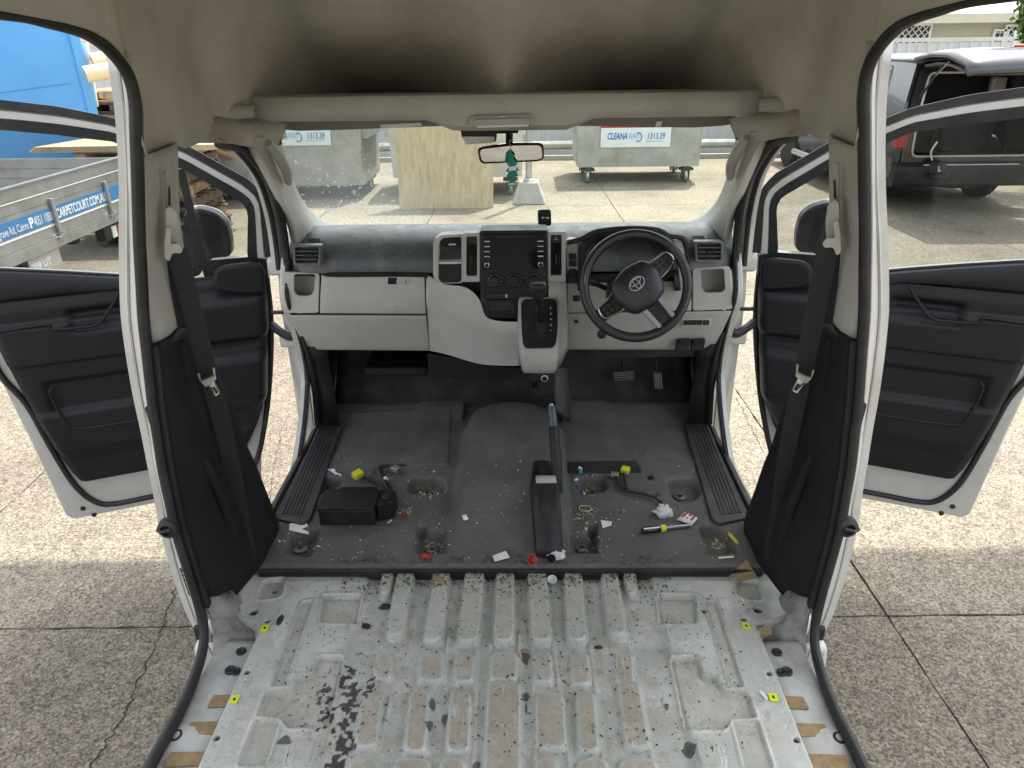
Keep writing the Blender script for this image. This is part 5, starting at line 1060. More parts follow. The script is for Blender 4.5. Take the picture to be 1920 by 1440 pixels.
# outer air vents
def outer_vent(p, knob):
    v = part('air_vent', pring([(p[0]-5, p[1]-4), (p[2]+5, p[1]-4), (p[2]+4, p[3]+4), (p[0]-3, p[3]+4)], [(p[0], p[1]), (p[2], p[1]), (p[2]-1, p[3]), (p[0]+1, p[3])], 2.362, .03, .006, .005), M['padtop'], bevel=.002, smooth=40)
    child(v, 'vent_cavity', plate([(p[0]-1, p[1]-1), (p[2]+1, p[1]-1), (p[2], p[3]+1), (p[0], p[3]+1)], 2.382, .03), M['seal'], smooth=0)
    n_ = 4
    for k in range(1, n_):
        yy = p[1]+(p[3]-p[1])*k/n_; a = aY(p[0]+1, yy, 2.372); b = aY(p[2]-1, yy, 2.372); child(v, 'slat', MB().obox((a+b)/2, (np.linalg.norm(b-a), .016, .003), b-a, (0, .35, 1)), M['greytrim2'], smooth=0)
    c = aY((p[0]+p[2])/2+4, (p[1]+p[3])/2, 2.366); child(v, 'slat_tab', MB().box(c[0]-.016, c[0]+.018, c[1]-.006, c[1]+.006, c[2]-.005, c[2]+.005), M['black'], bevel=.002, smooth=0)
outer_vent((553, 464, 597, 494), 0); outer_vent((1307, 457, 1352, 488), 0)
for px0, py0 in ((578, 449), (1299, 444)):
    dm = MB()
    for k in range(8):
        for j in range(3):
            c = aY(px0+2.9*k+(1.4 if j % 2 else 0), py0+3.2*j, 2.452-.008*j); dm.lathe([(.0024, -.002), (.0024, .004)], c, (0, -.4, 1), 3)
    child(PAD, 'demister_grille', dm, M['seal'], smooth=0)
# light centre console wings
rA = [(799, 514, 2.388), (832, 533, 2.372), (872, 539, 2.345), (897, 560, 2.325), (911, 594, 2.31), (940, 603, 2.29), (974, 604, 2.262)]
rB = [(799, 560, 2.385), (832, 571, 2.368), (872, 588, 2.335), (898, 604, 2.312), (920, 612, 2.298), (946, 618, 2.28), (974, 620, 2.255)]
rC = [(800, 578, 2.394), (834, 588, 2.376), (874, 606, 2.345), (900, 619, 2.322), (922, 626, 2.307), (948, 631, 2.29), (975, 633, 2.262)]
rD = [(806, 657, 2.455), (838, 664, 2.42), (874, 675, 2.38), (902, 682, 2.352), (924, 684, 2.335), (948, 685, 2.315), (976, 685, 2.29)]
rE = [(x, y-2, Y+.08) for x, y, Y in rD]; r0 = [(x, y-1, Y+.05) for x, y, Y in rA]
CW = part('centre_console_wing', MB().loft([spline(r_, 4) for r_ in L([r0, rA, rB, rC, rD, rE])]), M['lightdash'], solid=.003, smooth=32)
rows = [[(1027, 527, 2.36), (1029, 528, 2.315), (1060, 529, 2.335), (1063, 530, 2.39)], [(1027, 560, 2.36), (1030, 562, 2.30), (1061, 560, 2.33), (1064, 562, 2.39)], [(1030, 600, 2.36), (1036, 602, 2.28), (1062, 600, 2.33), (1065, 600, 2.40)], [(1040, 660, 2.36), (1044, 662, 2.27), (1058, 650, 2.34), (1064, 656, 2.42)], [(1040, 690, 2.4), (1044, 692, 2.29), (1051, 684, 2.36), (1058, 670, 2.42)]]
child(CW, 'console_cheek', MB().loft(L(rows)), M['lightdash'], solid=.003, smooth=40)
# left open tray
TR = part('dash_tray', pring([(812, 452), (826, 441), (869, 439), (869, 531), (822, 532), (812, 520)], [(822, 456), (830, 446), (865, 444), (865, 530), (828, 531), (822, 524)], 2.352, .05, .012, .010), M['lightdash'], bevel=.003, smooth=40)
child(TR, 'tray_cavity', plate([(820, 445), (866, 442), (866, 532), (820, 532)], 2.43, .02), M['gloss'], smooth=0)
child(TR, 'tray_shelf', MB().box(aY(823, 492, 2.37)[0], aY(865, 492, 2.37)[0], 2.360, 2.429, aY(840, 492, 2.36)[2]-.006, aY(840, 492, 2.36)[2]), M['clear'], bevel=.002, smooth=0)
child(TR, 'tray_bin', plate([(822, 494), (865, 493), (865, 530), (830, 531), (822, 522)], 2.365, .05, .01), M['gloss'], bevel=.003, smooth=40)
child(TR, 'socket_cover', plate([(841, 457), (855, 457), (855, 460), (841, 460)], 2.42, .006, .001), M['whiteprint'], smooth=0)
# vertical vents either side of the screen
for (o0, o1, i0, i1) in (((867, 438), (900, 529), (874.5, 444), (894.5, 518)), ((1026, 436), (1061, 529), (1032.5, 441), (1053, 517))):
    f_ = part('centre_vent', pring([o0, (o1[0], o0[1]-1), o1, (o0[0], o1[1])], [i0, (i1[0], i0[1]), i1, (i0[0], i1[1])], 2.325, .05, .006, .004), M['lightdash'], bevel=.0025, smooth=40)
    child(f_, 'vent_cavity', plate([(i0[0]-1, i0[1]-1), (i1[0]+1, i0[1]-1), (i1[0]+1, i1[1]+1), (i0[0]-1, i1[1]+1)], 2.36, .01), M['seal'], smooth=0)
    child(f_, 'vent_cap', plate([(i0[0]+.5, i0[1]+.5), (i1[0]-.5, i0[1]+.5), (i1[0]-.5, i0[1]+14), (i0[0]+.5, i0[1]+14)], 2.328, .02, .002), M['black'], smooth=0)
    for k in range(3):
        x = i0[0]+(i1[0]-i0[0])*(k+1)/4; a = aY(x, i0[1]+15, 2.34); b = aY(x, i1[1]-3, 2.34); child(f_, 'slat', MB().obox((a+b)/2, (np.linalg.norm(b-a), .014, .0018), b-a, (1, .2, 0)), M['gloss'], smooth=0)
    c = aY((i0[0]+i1[0])/2, (i0[1]+i1[1])/2+6, 2.33); child(f_, 'slat_tab', MB().box(c[0]-.004, c[0]+.004, c[1]-.004, c[1]+.008, c[2]-.016, c[2]+.016), M['black'], bevel=.001, smooth=0)
c = aY(1042, 447, 2.3265); part('hazard_mark', MB().tube([c+np.array([-.0055, 0, -.004]), c+np.array([.0055, 0, -.004]), c+np.array([0, 0, .006])], .0009, 4, closed=True), M['whiteprint'])
# centre stack
CS = part('centre_stack', plate([(899.5, 433), (1027, 432), (1028, 560), (1024, 575), (974, 599), (916, 598), (901, 582)], 2.318, .09, .010, 4), M['black'], bevel=.004, smooth=40)
HU = child(CS, 'head_unit', plate([(905, 439), (1023, 437), (1023, 504), (906, 506)], 2.311, .006, .003), M['gloss'], bevel=.0015, smooth=40)
child(CS, 'display', plate([(924, 448), (1003, 447), (1003, 497), (924, 498)], 2.3095, .001, .002), M['screen'], smooth=0)
child(CS, 'disc_slot', plate([(925, 443), (1002, 442), (1002, 444), (925, 445)], 2.3095, .001, .001), M['seal'], smooth=0)
for k in range(4):
    for x in (907.5, 1008): child(CS, 'button', plate([(x, 452+9.4*k-(.6 if x > 1000 else 0)), (x+11, 452+9.4*k-(.6 if x > 1000 else 0)), (x+11, 454+9.4*k-(.6 if x > 1000 else 0)), (x, 454+9.4*k-(.6 if x > 1000 else 0))], 2.309, .002, .001), M['steel'], smooth=0)
for x, y in ((913, 496), (1013.5, 495)):
    kn = child(CS, 'volume_knob', MB().lathe([(.0092, 0), (.0092, .010), (.007, .011), (.007, .009)], aY(x, y, 2.310), (0, -1, 0), 20), M['chrome']); child(CS, 'knob_face', MB().lathe([(.0068, .0), (.006, .011)], aY(x, y, 2.309), (0, -1, 0), 16), M['gloss'])
for x, y in ((927, 527), (964, 526.5), (1000, 526)):
    k_ = child(CS, 'climate_dial', MB().lathe([(.0265, 0), (.0265, .004), (.024, .007), (.0205, .007), (.0195, .014), (.0165, .019), (.006, .0195)], aY(x, y, 2.316), (0, -1, .12), 28), M['black'])
    tk = MB()
    for a in np.linspace(-2.2, 2.2, 9): c = aY(x, y, 2.308)+np.array([.0225*math.sin(a), -.0006, .0225*math.cos(a)]); tk.box(c[0]-.0008, c[0]+.0008, c[1]-.0008, c[1], c[2]-.0012, c[2]+.0012)
    child(CS, 'dial_mark', tk, M['greyprint'], smooth=0)
child(CS, 'switch_blank', plate([(909, 550), (955, 549), (955, 559), (909, 560)], 2.3145, .004, .003), M['gloss'], bevel=.001, smooth=0)
child(CS, 'switch_icon', plate([(948, 552), (951, 552), (951, 558), (948, 558)], 2.3135, .001, .001), M['greyprint'], smooth=0)
child(CS, 'coin_tray_frame', pring([(911, 563), (965, 562), (966, 588), (914, 590)], [(915, 567), (961, 566), (962, 584), (917, 586)], 2.310, .01, .004, .004), M['black'], bevel=.002, smooth=40); child(CS, 'coin_tray', plate([(914, 566), (962, 565), (963, 585), (916, 587)], 2.3165, .001), M['seal'], smooth=0)
# gear selector console
def gcol(y, xl, xr, Y, rr=7, bk=.10): return [(xl-1, y, Y+bk), (xl, y, Y+.025), (xl+rr*.35, y, Y+.008), (xl+rr, y, Y), ((xl+xr)/2, y+.5, Y-.003), (xr-rr, y, Y), (xr-rr*.35, y, Y+.008), (xr, y, Y+.025), (xr+1, y, Y+bk)]
rows = [gcol(556, 975, 1045, 2.335, 9, .05), gcol(558, 974, 1047, 2.30, 9, .08), gcol(566, 972.5, 1048, 2.275), gcol(600, 972, 1049.5, 2.22), gcol(640, 973, 1049, 2.165), gcol(655, 974, 1048, 2.14), gcol(663, 975, 1047, 2.13), gcol(680, 977.5, 1044.5, 2.135), gcol(693, 980, 1042, 2.145), gcol(699, 984, 1038, 2.165, 9), gcol(699, 988, 1034, 2.24, 9, .05)]
GC = part('gear_console', MB().loft(L(rows)), M['lightdash'], solid=.003, smooth=40)
def gY(y): return float(np.interp(y, [556, 566, 600, 640, 655], [2.30, 2.275, 2.22, 2.165, 2.14]))-.006
def gplate(pts, o=0.0, th=.004, rad=.006): return MB().prism(rounded([aY(x, y, gY(y)-o) for x, y in pts], rad, 4), (0, th*.6, -th*.8))
child(GC, 'gate_plate', gplate([(977, 566), (984, 560.5), (1038, 559.5), (1045, 565), (1046, 612), (1043, 642), (1037, 652), (986, 653), (980, 643), (977.5, 612)], .002, .004, .010), M['black'], bevel=.0015, smooth=40)
child(GC, 'gate_slot', gplate([(1004, 575), (1016, 575), (1017, 603), (1024, 603), (1024, 624), (1010, 625), (1005, 612)], .0045, .001, .002), M['seal'], smooth=0)
ix = child(GC, 'gear_index', gplate([(1029, 569), (1039, 568), (1040, 624), (1030, 625)], .0045, .001, .002), M['gloss'], smooth=0)
for k, ch_ in enumerate('PRNDS'): 
    y = 577+k*10.5; p = aY(1031.5, y+2, gY(y)-.007); text_obj(ch_, .0075, M['greyprint'], p, (1, 0, 0), (0, .55, .83), GC, name='gear_letter', extrude=.0002)
sh = [aY(1014, 603, 2.19), aY(1011, 585, 2.165), aY(1009, 566, 2.14), aY(1008, 552, 2.125)]
child(GC, 'lever_shaft', MB().tube(sh, .009, 10), M['gloss'])
child(GC, 'lever_collar', MB().tube([aY(1012, 575, 2.155), aY(1010, 562, 2.14), aY(1009, 552, 2.13)], .013, 12, radii=[.85, 1.0, 1.25]), M['gloss'])
kb = [[aY(1008+dx, y, 2.125)+np.array([0, -.0, 0]) for dx in (0,)] for y in (552,)]
c0 = aY(1009, 543, 2.125); rows = []
for t, rx, ry in ((-.032, .010, .012), (-.026, .019, .018), (-.012, .0245, .023), (.004, .0275, .026), (.016, .0275, .026), (.023, .024, .023), (.026, .014, .014)):
    rows.append([c0+np.array([rx*math.copysign(abs(math.cos(a))**.6, math.cos(a)), ry*math.copysign(abs(math.sin(a))**.6, math.sin(a))*1.0-.25*t, t]) for a in np.linspace(0, 2*math.pi, 20, endpoint=False)])
child(GC, 'gear_knob', MB().loft(rows, cu=True, caps=True), M['knob'] if 'knob' in M else M['black'], smooth=60)
child(GC, 'knob_button', MB().lathe([(.008, 0), (.008, .006), (.005, .008)], c0+np.array([.026, -.004, .006]), (1, 0, 0), 14), M['black'])
part('under_console_box', plate([(992, 700), (1041, 699), (1040, 740), (994, 742)], 2.26, .2, .004), M['black'], bevel=.004, smooth=40)
part('power_socket', MB().lathe([(.0125, 0), (.0125, .006), (.0095, .007), (.0095, .001), (.001, 0)], aY(1021, 709, 2.262), (0, -1, .1), 20), M['steel'])
part('socket_cap', plate([(996, 712), (1009, 711), (1010, 728), (997, 729)], 2.258, .01, .002), M['gloss'], bevel=.002, smooth=0)
# ---------------------------------------------------------------- instrument binnacle
ho = [(1084, 545), (1086, 470), (1098, 449), (1130, 436), (1180, 430.5), (1228, 433), (1252, 443), (1266, 465), (1276, 545)]
hi = [(1092, 545), (1094, 474), (1105, 454), (1133, 441), (1180, 436), (1225, 438.5), (1246, 448), (1258, 470), (1268, 545)]
hb = [(1100, 545), (1102, 478), (1112, 460), (1138, 449), (1180, 445), (1222, 447), (1240, 456), (1250, 476), (1258, 545)]
HO = [spline([aY(x, y, Y) for x, y in p], 4) for p, Y in ((ho, 2.43), (ho, 2.355), (hi, 2.345), (hb, 2.50))]
BN = part('binnacle', MB().loft(HO), M['black'], solid=.004, smooth=50)
child(BN, 'cluster_face', plate([(1098, 548), (1100, 476), (1112, 458), (1138, 447), (1180, 443), (1222, 445), (1242, 454), (1252, 474), (1260, 548)], 2.495, .01), M['gloss'], smooth=0)
for x, y, r_ in ((1127, 493, 27), (1218, 493, 27)):
    c = aY(x, y, 2.488); rr = r_*2.53/1330; child(BN, 'dial_ring', MB().tube([c+np.array([rr*math.cos(a), 0, rr*math.sin(a)]) for a in np.linspace(0, 2*math.pi, 40, endpoint=False)], .0016, 5, closed=True), M['chrome'])
    tk = MB()
    for a in np.linspace(-.8, math.pi+.8, 13): p = c+np.array([rr*.85*math.cos(a), -.001, rr*.85*math.sin(a)]); tk.box(p[0]-.0016, p[0]+.0016, p[1]-.001, p[1], p[2]-.0016, p[2]+.0016)
    child(BN, 'dial_mark', tk, M['greyprint'], smooth=0); child(BN, 'needle', MB().tube([c+np.array([0, -.003, 0]), c+np.array([-rr*.6, -.003, -rr*.5])], .0014, 4), M['red'])
child(BN, 'trip_display', plate([(1157, 470), (1186, 470), (1186, 512), (1157, 512)], 2.492, .002), M['screen'], smooth=0)
SW = part('switch_bank', plate([(1062, 454), (1070, 450), (1084, 452), (1086, 531), (1063, 531)], 2.372, .05, .006), M['silverdash'] if 'silverdash' in M else M['lightdash'], bevel=.003, smooth=40)
child(SW, 'bank_base', plate([(1063, 508), (1086, 508), (1087, 531), (1063, 532)], 2.369, .002, .002), M['black'], smooth=0)
for k in range(4): child(SW, 'rocker_switch', plate([(1067, 476+13*k+(3 if k > 1 else 0)), (1080, 476+13*k+(3 if k > 1 else 0)), (1080, 487+13*k+(3 if k > 1 else 0)), (1067, 487+13*k+(3 if k > 1 else 0))], 2.364, .008, .002), M['black'], bevel=.001, smooth=0)
part('binnacle_side_panel', plate([(1263, 450), (1282, 449), (1290, 470), (1296, 531), (1274, 532), (1268, 470)], 2.378, .05, .006), M['lightdash'], bevel=.004, smooth=40)
part('binnacle_brow', MB().tube(spline([aY(1064, 455, 2.372), aY(1090, 448, 2.365), aY(1120, 434, 2.36), aY(1180, 428, 2.358), aY(1232, 431, 2.36), aY(1254, 442, 2.365), aY(1278, 446, 2.372), aY(1286, 462, 2.38), aY(1290, 500, 2.385)], 5), .009, 8), M['seal'])
# lower right switches
RS = part('lower_switch_panel', plate([(1280, 599), (1337, 596), (1333, 611), (1279, 613)], 2.398, .01, .003), M['greytrim'], bevel=.002, smooth=0)
for x0, x1 in ((1282, 1294), (1295, 1306), (1307, 1316), (1318, 1330)): child(RS, 'rocker_switch', plate([(x0, 601), (x1, 600.5), (x1, 609.5), (x0, 610)], 2.393, .004, .0015), M['black'], bevel=.001, smooth=0)
for x0 in (1270, 1298):
    lv = part('release_lever', plate([(x0, 638), (x0+25, 637), (x0+22, 657), (x0-3, 658)], 2.42, .02, .003), M['black'], bevel=.003, smooth=0); child(lv, 'lever_paddle', plate([(x0+4, 639), (x0+21, 638), (x0+18, 648), (x0+3, 649)], 2.412, .006, .002), M['doortrim'], bevel=.002, smooth=0)
part('fascia_slot', plate([(1074, 554), (1087, 554), (1088, 565), (1074, 565)], 2.383, .006, .001), M['black'], smooth=0)
part('fascia_button', plate([(1077, 601), (1084, 601), (1084, 606), (1077, 606)], 2.388, .006, .001), M['black'], smooth=0)
# under-dash duct and bins, dark
part('under_dash_duct', plate([(800, 662), (880, 676), (960, 690), (990, 690), (990, 712), (900, 712), (806, 705)], 2.50, .25, .01), M['btrim'], bevel=.01, smooth=40)
part('under_dash_tray', plate([(680, 690), (800, 690), (800, 706), (684, 706)], 2.58, .2, .01), M['btrim'], bevel=.01, smooth=40)
part('under_dash_shroud', MB().box(-.74, .74, 2.50, 2.95, .40, .46), M['black'], smooth=0)
part('steering_shroud', plate([(1080, 656), (1330, 654), (1325, 668), (1082, 672)], 2.50, .3, .01), M['black'], smooth=0)
both('under_dash_side', MB().box(-.79, -.74, 2.52, 2.95, .36, .70), M['black'], smooth=0)
# pedals
for p, nm in ((((1147, 697), (1190, 694), (1190, 714), (1152, 718)), 'brake_pedal'), (((1224, 696), (1240, 696), (1244, 730), (1226, 732)), 'accelerator_pedal')):
    pd = part(nm, plate(p, 2.66, .012, .004), M['tread'], bevel=.003, smooth=0); g_ = MB()
    xs4 = [q[0] for q in p]; ys4 = [q[1] for q in p]
    if nm[0] == 'b':
        for k in range(4): yy = 700+4.2*k; g_.tube([aY(1152, yy, 2.657), aY(1187, yy-2, 2.657)], .0022, 4)
    else:
        for k in range(5): xx = 1227.5+3*k; g_.tube([aY(xx, 700, 2.657), aY(xx+2, 728, 2.657)], .0020, 4)
    child(pd, 'pedal_rib', g_, M['steel']); c = aY((xs4[0]+xs4[1])/2, ys4[0], 2.675); child(pd, 'pedal_arm', MB().tube([c, c+np.array([0, .04, .09]), c+np.array([0, .10, .2])], .009, 8), M['black'])
part('footrest', MB().prism([aY(x, y, 2.70) for x, y in ((1090, 735), (1128, 735), (1126, 758), (1096, 758))], (0, .05, .03)), M['mat'], bevel=.006, smooth=0)
part('centre_side_panel', MB().loft(L([[(1040, 690, 2.45), (1062, 690, 2.55)], [(1040, 730, 2.45), (1066, 740, 2.55)], [(1045, 770, 2.42), (1070, 790, 2.52)]])), M['mat'], solid=.01, smooth=40)
# ---------------------------------------------------------------- steering wheel, turned to the left
WC = aY(1192, 536, 2.15); ta = R(24); e1 = np.array([1.0, 0, 0]); e2 = np.array([0, math.sin(ta), math.cos(ta)]); en = np.array([0, -math.cos(ta), math.sin(ta)]); rt = R(40)
f1 = e1*math.cos(rt)+e2*math.sin(rt); f2 = -e1*math.sin(rt)+e2*math.cos(rt)
def wp_(x, y, n_=0): return WC + f1*x + f2*y + en*n_
M['leather'] = mat('black leather', (.016, .016, .018), .32, bump=.25, bscale=600, dirt=(.05, .05, .05), dscale=12, damt=.4, rvar=.1)
RW = .162
SWH = part('steering_wheel', MB().tube([wp_(RW*math.cos(a), RW*math.sin(a)) for a in np.linspace(0, 2*math.pi, 72, endpoint=False)], .0155, 14, closed=True, up=tuple(en)), M['leather'], smooth=60)
child(SWH, 'rim_seam', MB().tube([wp_(.1625*math.cos(a)*1.0, .1625*math.sin(a), .0150) for a in np.linspace(.6, 2.4, 16)], .0006, 4), M['steel'])
for a in (.95, 2.2, 3.75, 5.5): child(SWH, 'rim_joint', MB().tube([wp_(RW*math.cos(a), RW*math.sin(a))+(f1*math.cos(a)+f2*math.sin(a))*.0160*math.cos(b)+en*.0160*math.sin(b) for b in np.linspace(0, 2*math.pi, 14, endpoint=False)], .0008, 4, closed=True), M['seal'])
def hubpoly(pts, n0, rad=.012): return rounded([wp_(x, y, n0) for x, y in pts], rad, 4)
hub = [(-.060, .045), (.0, .060), (.060, .045), (.078, .0), (.055, -.062), (.0, -.075), (-.055, -.062), (-.078, .0)]
rows = [hubpoly([(x*k, y*k) for x, y in hub], n0, .02) for k, n0 in ((1.12, -.012), (1.14, .008), (1.07, .022), (.90, .030), (.5, .034), (.05, .035))]
child(SWH, 'horn_pad', MB().loft(rows, cu=True, caps=True), M['leather'], smooth=50)
for s in (-1, 1):
    sp_ = [(s*.060, .032), (s*.152, .022), (s*.156, -.022), (s*.062, -.030)]
    if s < 0: sp_ = sp_[::-1]
    child(SWH, 'spoke', MB().prism(rounded([wp_(x, y, -.004) for x, y in sp_], .008, 3), en*.012), M['gloss'], bevel=.003, smooth=40)
    child(SWH, 'spoke_trim', MB().tube(spline([wp_(s*.070, .030, .012), wp_(s*.10, .026, .013), wp_(s*.137, .020, .012), wp_(s*.140, -.014, .012), wp_(s*.10, -.028, .013), wp_(s*.072, -.030, .012)], 4), .0028, 6), M['chrome'])
    bt = MB()
    for i in range(3):
        for j in range(2): bt.obox(wp_(s*(.088+.018*i), .009-.018*j, .010), (.012, .012, .004), f1, en)
    child(SWH, 'spoke_button', bt, M['black'], bevel=.001, smooth=0)
    q = [(s*.022, -.066), (s*.040, -.060), (s*.034, -.148), (s*.020, -.150)]
    child(SWH, 'lower_spoke_blade', MB().prism(rounded([wp_(x, y, .0) for x, y in (q if s > 0 else q[::-1])], .005, 3), en*.011), M['silver'], bevel=.002, smooth=40)
child(SWH, 'lower_spoke', MB().prism(rounded([wp_(x, y, -.008) for x, y in ((-.036, -.06), (.036, -.06), (.030, -.155), (-.030, -.155))], .006, 3), en*.012), M['black'], bevel=.002, smooth=40)
def ell(cx, cy, a_, b_, n0=.036, tr_=.0018): return MB().tube([wp_(cx+a_*math.cos(t), cy+b_*math.sin(t), n0) for t in np.linspace(0, 2*math.pi, 36, endpoint=False)], tr_, 6, closed=True, up=tuple(en))
em = ell(0, .004, .026, .0185, tr_=.0022); em.add(*(lambda m_: (m_.v, m_.f))(ell(0, .004, .008, .0175))); em.add(*(lambda m_: (m_.v, m_.f))(ell(0, .0105, .019, .0085)))
child(SWH, 'emblem', em, M['chrome'], smooth=60)
child(SWH, 'steering_column', MB().tube([WC-en*.006, WC-en*.09, WC-en*.2], .045, 16, radii=[.8, 1.0, 1.1]), M['black'])
part('column_cover', MB().prism(rounded([WC-en*.05+e1*x+e2*y for x, y in ((-.07, .045), (.07, .045), (.075, -.03), (.04, -.07), (-.04, -.07), (-.075, -.03))], .02, 4), -en*.14), M['black'], bevel=.004, smooth=45)
for a, b in (((1136, 541), (1104, 526)), ((1236, 520), (1272, 508))):
    p = aY(*a, 2.23); q = aY(*b, 2.22); part('column_stalk', MB().tube([p, p*.5+q*.5, p*.3+q*.7, q], .010, 10, radii=[.8, .8, 1.2, 1.15]), M['black'])
kc = aY(1130, 625, 2.30); part('ignition_lock', MB().lathe([(.016, 0), (.016, .02), (.010, .024)], kc, (-.3, -1, .2), 16), M['black'])
# ================================================================ front doors, swung open 68 degrees
DD = np.array([-.928, -.371, 0]); DN = np.array([.371, -.928, 0]); D0 = np.array([-1.785, 2.315, 0])-DD*.95
def Dp(t, z, o=0): return D0+DD*t+DN*o+np.array([0, 0, z])
def tz(px, py, o=0):
    v = ray(px, py); s = ((D0+DN*o-CAM)@DN)/(v@DN); p = CAM+v*s; return ((p-D0)@DD, p[2])
outc = [(.212, -.285), (.935, -.283), (.957, -.26), (.985, .06), (1.014, .349), (1.04, .70), (1.04, .95), (1.01, 1.20), (.93, 1.29), (.756, 1.278), (.60, 1.252), (.45, 1.213), (.24, 1.112), (.06, .985), (.020, .93), (.017, .88), (.028, .734), (.045, .533), (.087, .217), (.150, .0), (.19, -.15)]
hole = [tz(*p) for p in ((468, 483), (468, 396), (457, 377), (343, 312), (211, 261), (100, 247), (0, 238))] + [(.90, 1.21), (.97, 1.15), (1.0, .95), (.99, .765)] + [tz(*p) for p in ((0, 507), (120, 512), (227, 518), (357, 528), (392, 530))] + [tz(395, 490)]
def inset(loop, d):
    lp = [np.array(p, float) for p in loop]; n = len(lp); out = []
    ar = sum(lp[i][0]*lp[(i+1) % n][1]-lp[(i+1) % n][0]*lp[i][1] for i in range(n)); sg = 1 if ar > 0 else -1
    for i in range(n):
        t = lp[(i+1) % n]-lp[i-1]; t /= np.linalg.norm(t)+1e-9; out.append(lp[i]+sg*np.array([-t[1], t[0]])*d)
    return out
oc = rounded(outc, .03, 3)
# lower shell (below the sill) and the window frame
sill = [p for p in hole[10:17]]
low = [(.212, -.285), (.935, -.283), (.957, -.26), (.985, .06), (1.014, .349), (1.04, .70), (1.035, .762)] + [(1.0, .757)] + [(t, z-.0) for t, z in hole[11:16]] + [hole[16], (hole[0][0]-.012, hole[0][1]), (.030, .72), (.045, .533), (.087, .217), (.150, .0), (.19, -.15)]
shell = MB().prism([Dp(t, z, -.055) for t, z in low], DN*.055)
fo = [(.024, .70), (.017, .88), (.020, .93), (.06, .985), (.24, 1.112), (.45, 1.213), (.60, 1.252), (.756, 1.278), (.90, 1.29), (1.01, 1.20), (1.04, .95), (1.04, .74)]
fi = [(hole[0][0]-.002, .70), hole[0], hole[1], hole[2], hole[3], hole[4], hole[5], hole[6], hole[7], hole[8], hole[9], hole[10]]
a = resample(fo, 60, False); b = resample([np.array(p) for p in fi], 60, False)
# painted frame as a swept band between its outer and inner lines
def band(ka, kb, o0, th):
    rows = []
    for p, q in zip(a, b):
        u_ = p*(1-ka)+q*ka; v_ = p*(1-kb)+q*kb
        rows.append([Dp(u_[0], u_[1], o0), Dp(v_[0], v_[1], o0), Dp(v_[0], v_[1], o0-th), Dp(u_[0], u_[1], o0-th)])
    return MB().loft(rows, cu=True, caps=True)
DR = both('front_door', shell, M['paint'], bevel=.008, smooth=40)
both('window_frame', band(.0, 1.0, -.004, .045), M['paint'], DR, smooth=50)
both('frame_moulding', band(.32, .62, .006, .0095), M['paint'], DR, smooth=30)
both('frame_outer_seal', band(-.12, .26, .008, .0115), M['seal'], DR, smooth=50)
both('window_run_channel', band(.66, 1.12, .004, .0075), M['black'], DR, smooth=50)
both('window_glass', MB().prism([Dp(t, z, -.028) for t, z in [hole[3]] + hole[3:16]], DN*.004), M['glass'], DR, smooth=0)
t0 = [hole[0], hole[1], hole[2], hole[3], (tz(350, 316)), tz(395, 490)]
both('quarter_glass', MB().prism([Dp(t, z, -.028) for t, z in t0], DN*.004), M['qglass'], DR, smooth=0)
both('quarter_divider', MB().sweep([Dp(*tz(338, 318), -.02), Dp(*tz(360, 410), -.02), Dp(*tz(393, 530), -.02)], [(-.014, -.012), (.014, -.012), (.014, .012), (-.014, .012)], up=tuple(DN)), M['black'], DR, bevel=.002, smooth=40)
# seal around the lower door
sl_ = spline([Dp(*p, .006) for p in [(.05, .62), tz(508, 600), tz(506, 700), tz(497, 790), tz(478, 868), tz(440, 898), tz(360, 915), tz(283, 930), tz(217, 943), tz(180, 940), tz(140, 908), tz(97, 840), tz(50, 757), tz(0, 700), (1.015, .55), (1.02, .74)]], 5)
both('door_seal', MB().tube(sl_, .011, 8), M['seal'], DR)
# inner trim panel: one pressed sheet with arm rest and pocket ledges
fe = [(-.12, .265), (-.06, .225), (.0, .19), (.15, .12), (.30, .095), (.45, .068), (.60, .052), (.66, .05)]
re2 = [(-.12, .86), (-.06, .885), (.0, .90), (.15, .93), (.30, .955), (.45, .975), (.60, .985), (.66, .99)]
def pan_o(t, z):
    s = lambda a, b, x: float(sst(a, b, np.array(x)))
    fr_ = 1-s(.30, .42, t)
    o = .022 + .012*s(.66, .60, z)
    of = .045*s(.60, .545, z)-.030*s(.42, .395, z)+.045*s(.375, .315, z)-.055*s(.16, .02, z)
    orr = .026*s(.565, .545, z)-.012*s(.415, .405, z)-.014*s(.345, .325, z)*s(.20, .225, z)*(1-s(.86, .885, t))+.010*s(.22, .20, z)-.022*s(.06, .0, z)
    # pull-handle scoop behind the arm rest
    orr -= .022*s(.60, .575, z)*s(.505, .53, z)*s(.50, .54, t)*(1-s(.72, .75, t))
    ed = min(1, max(0, (t-float(np.interp(z, [q[0] for q in fe], [q[1] for q in fe])))/.03), max(0, (float(np.interp(z, [q[0] for q in re2], [q[1] for q in re2]))-t)/.03))
    return (o+fr_*of+(1-fr_)*orr)*(.25+.75*ed**.5)
rows = []
for z in np.linspace(-.10, .655, 120):
    ta_, tb_ = float(np.interp(z, [q[0] for q in fe], [q[1] for q in fe])), float(np.interp(z, [q[0] for q in re2], [q[1] for q in re2]))
    rows.append([Dp(t, z, pan_o(t, z)) for t in np.concatenate([[ta_], np.linspace(ta_+.006, tb_-.006, 90), [tb_]])])
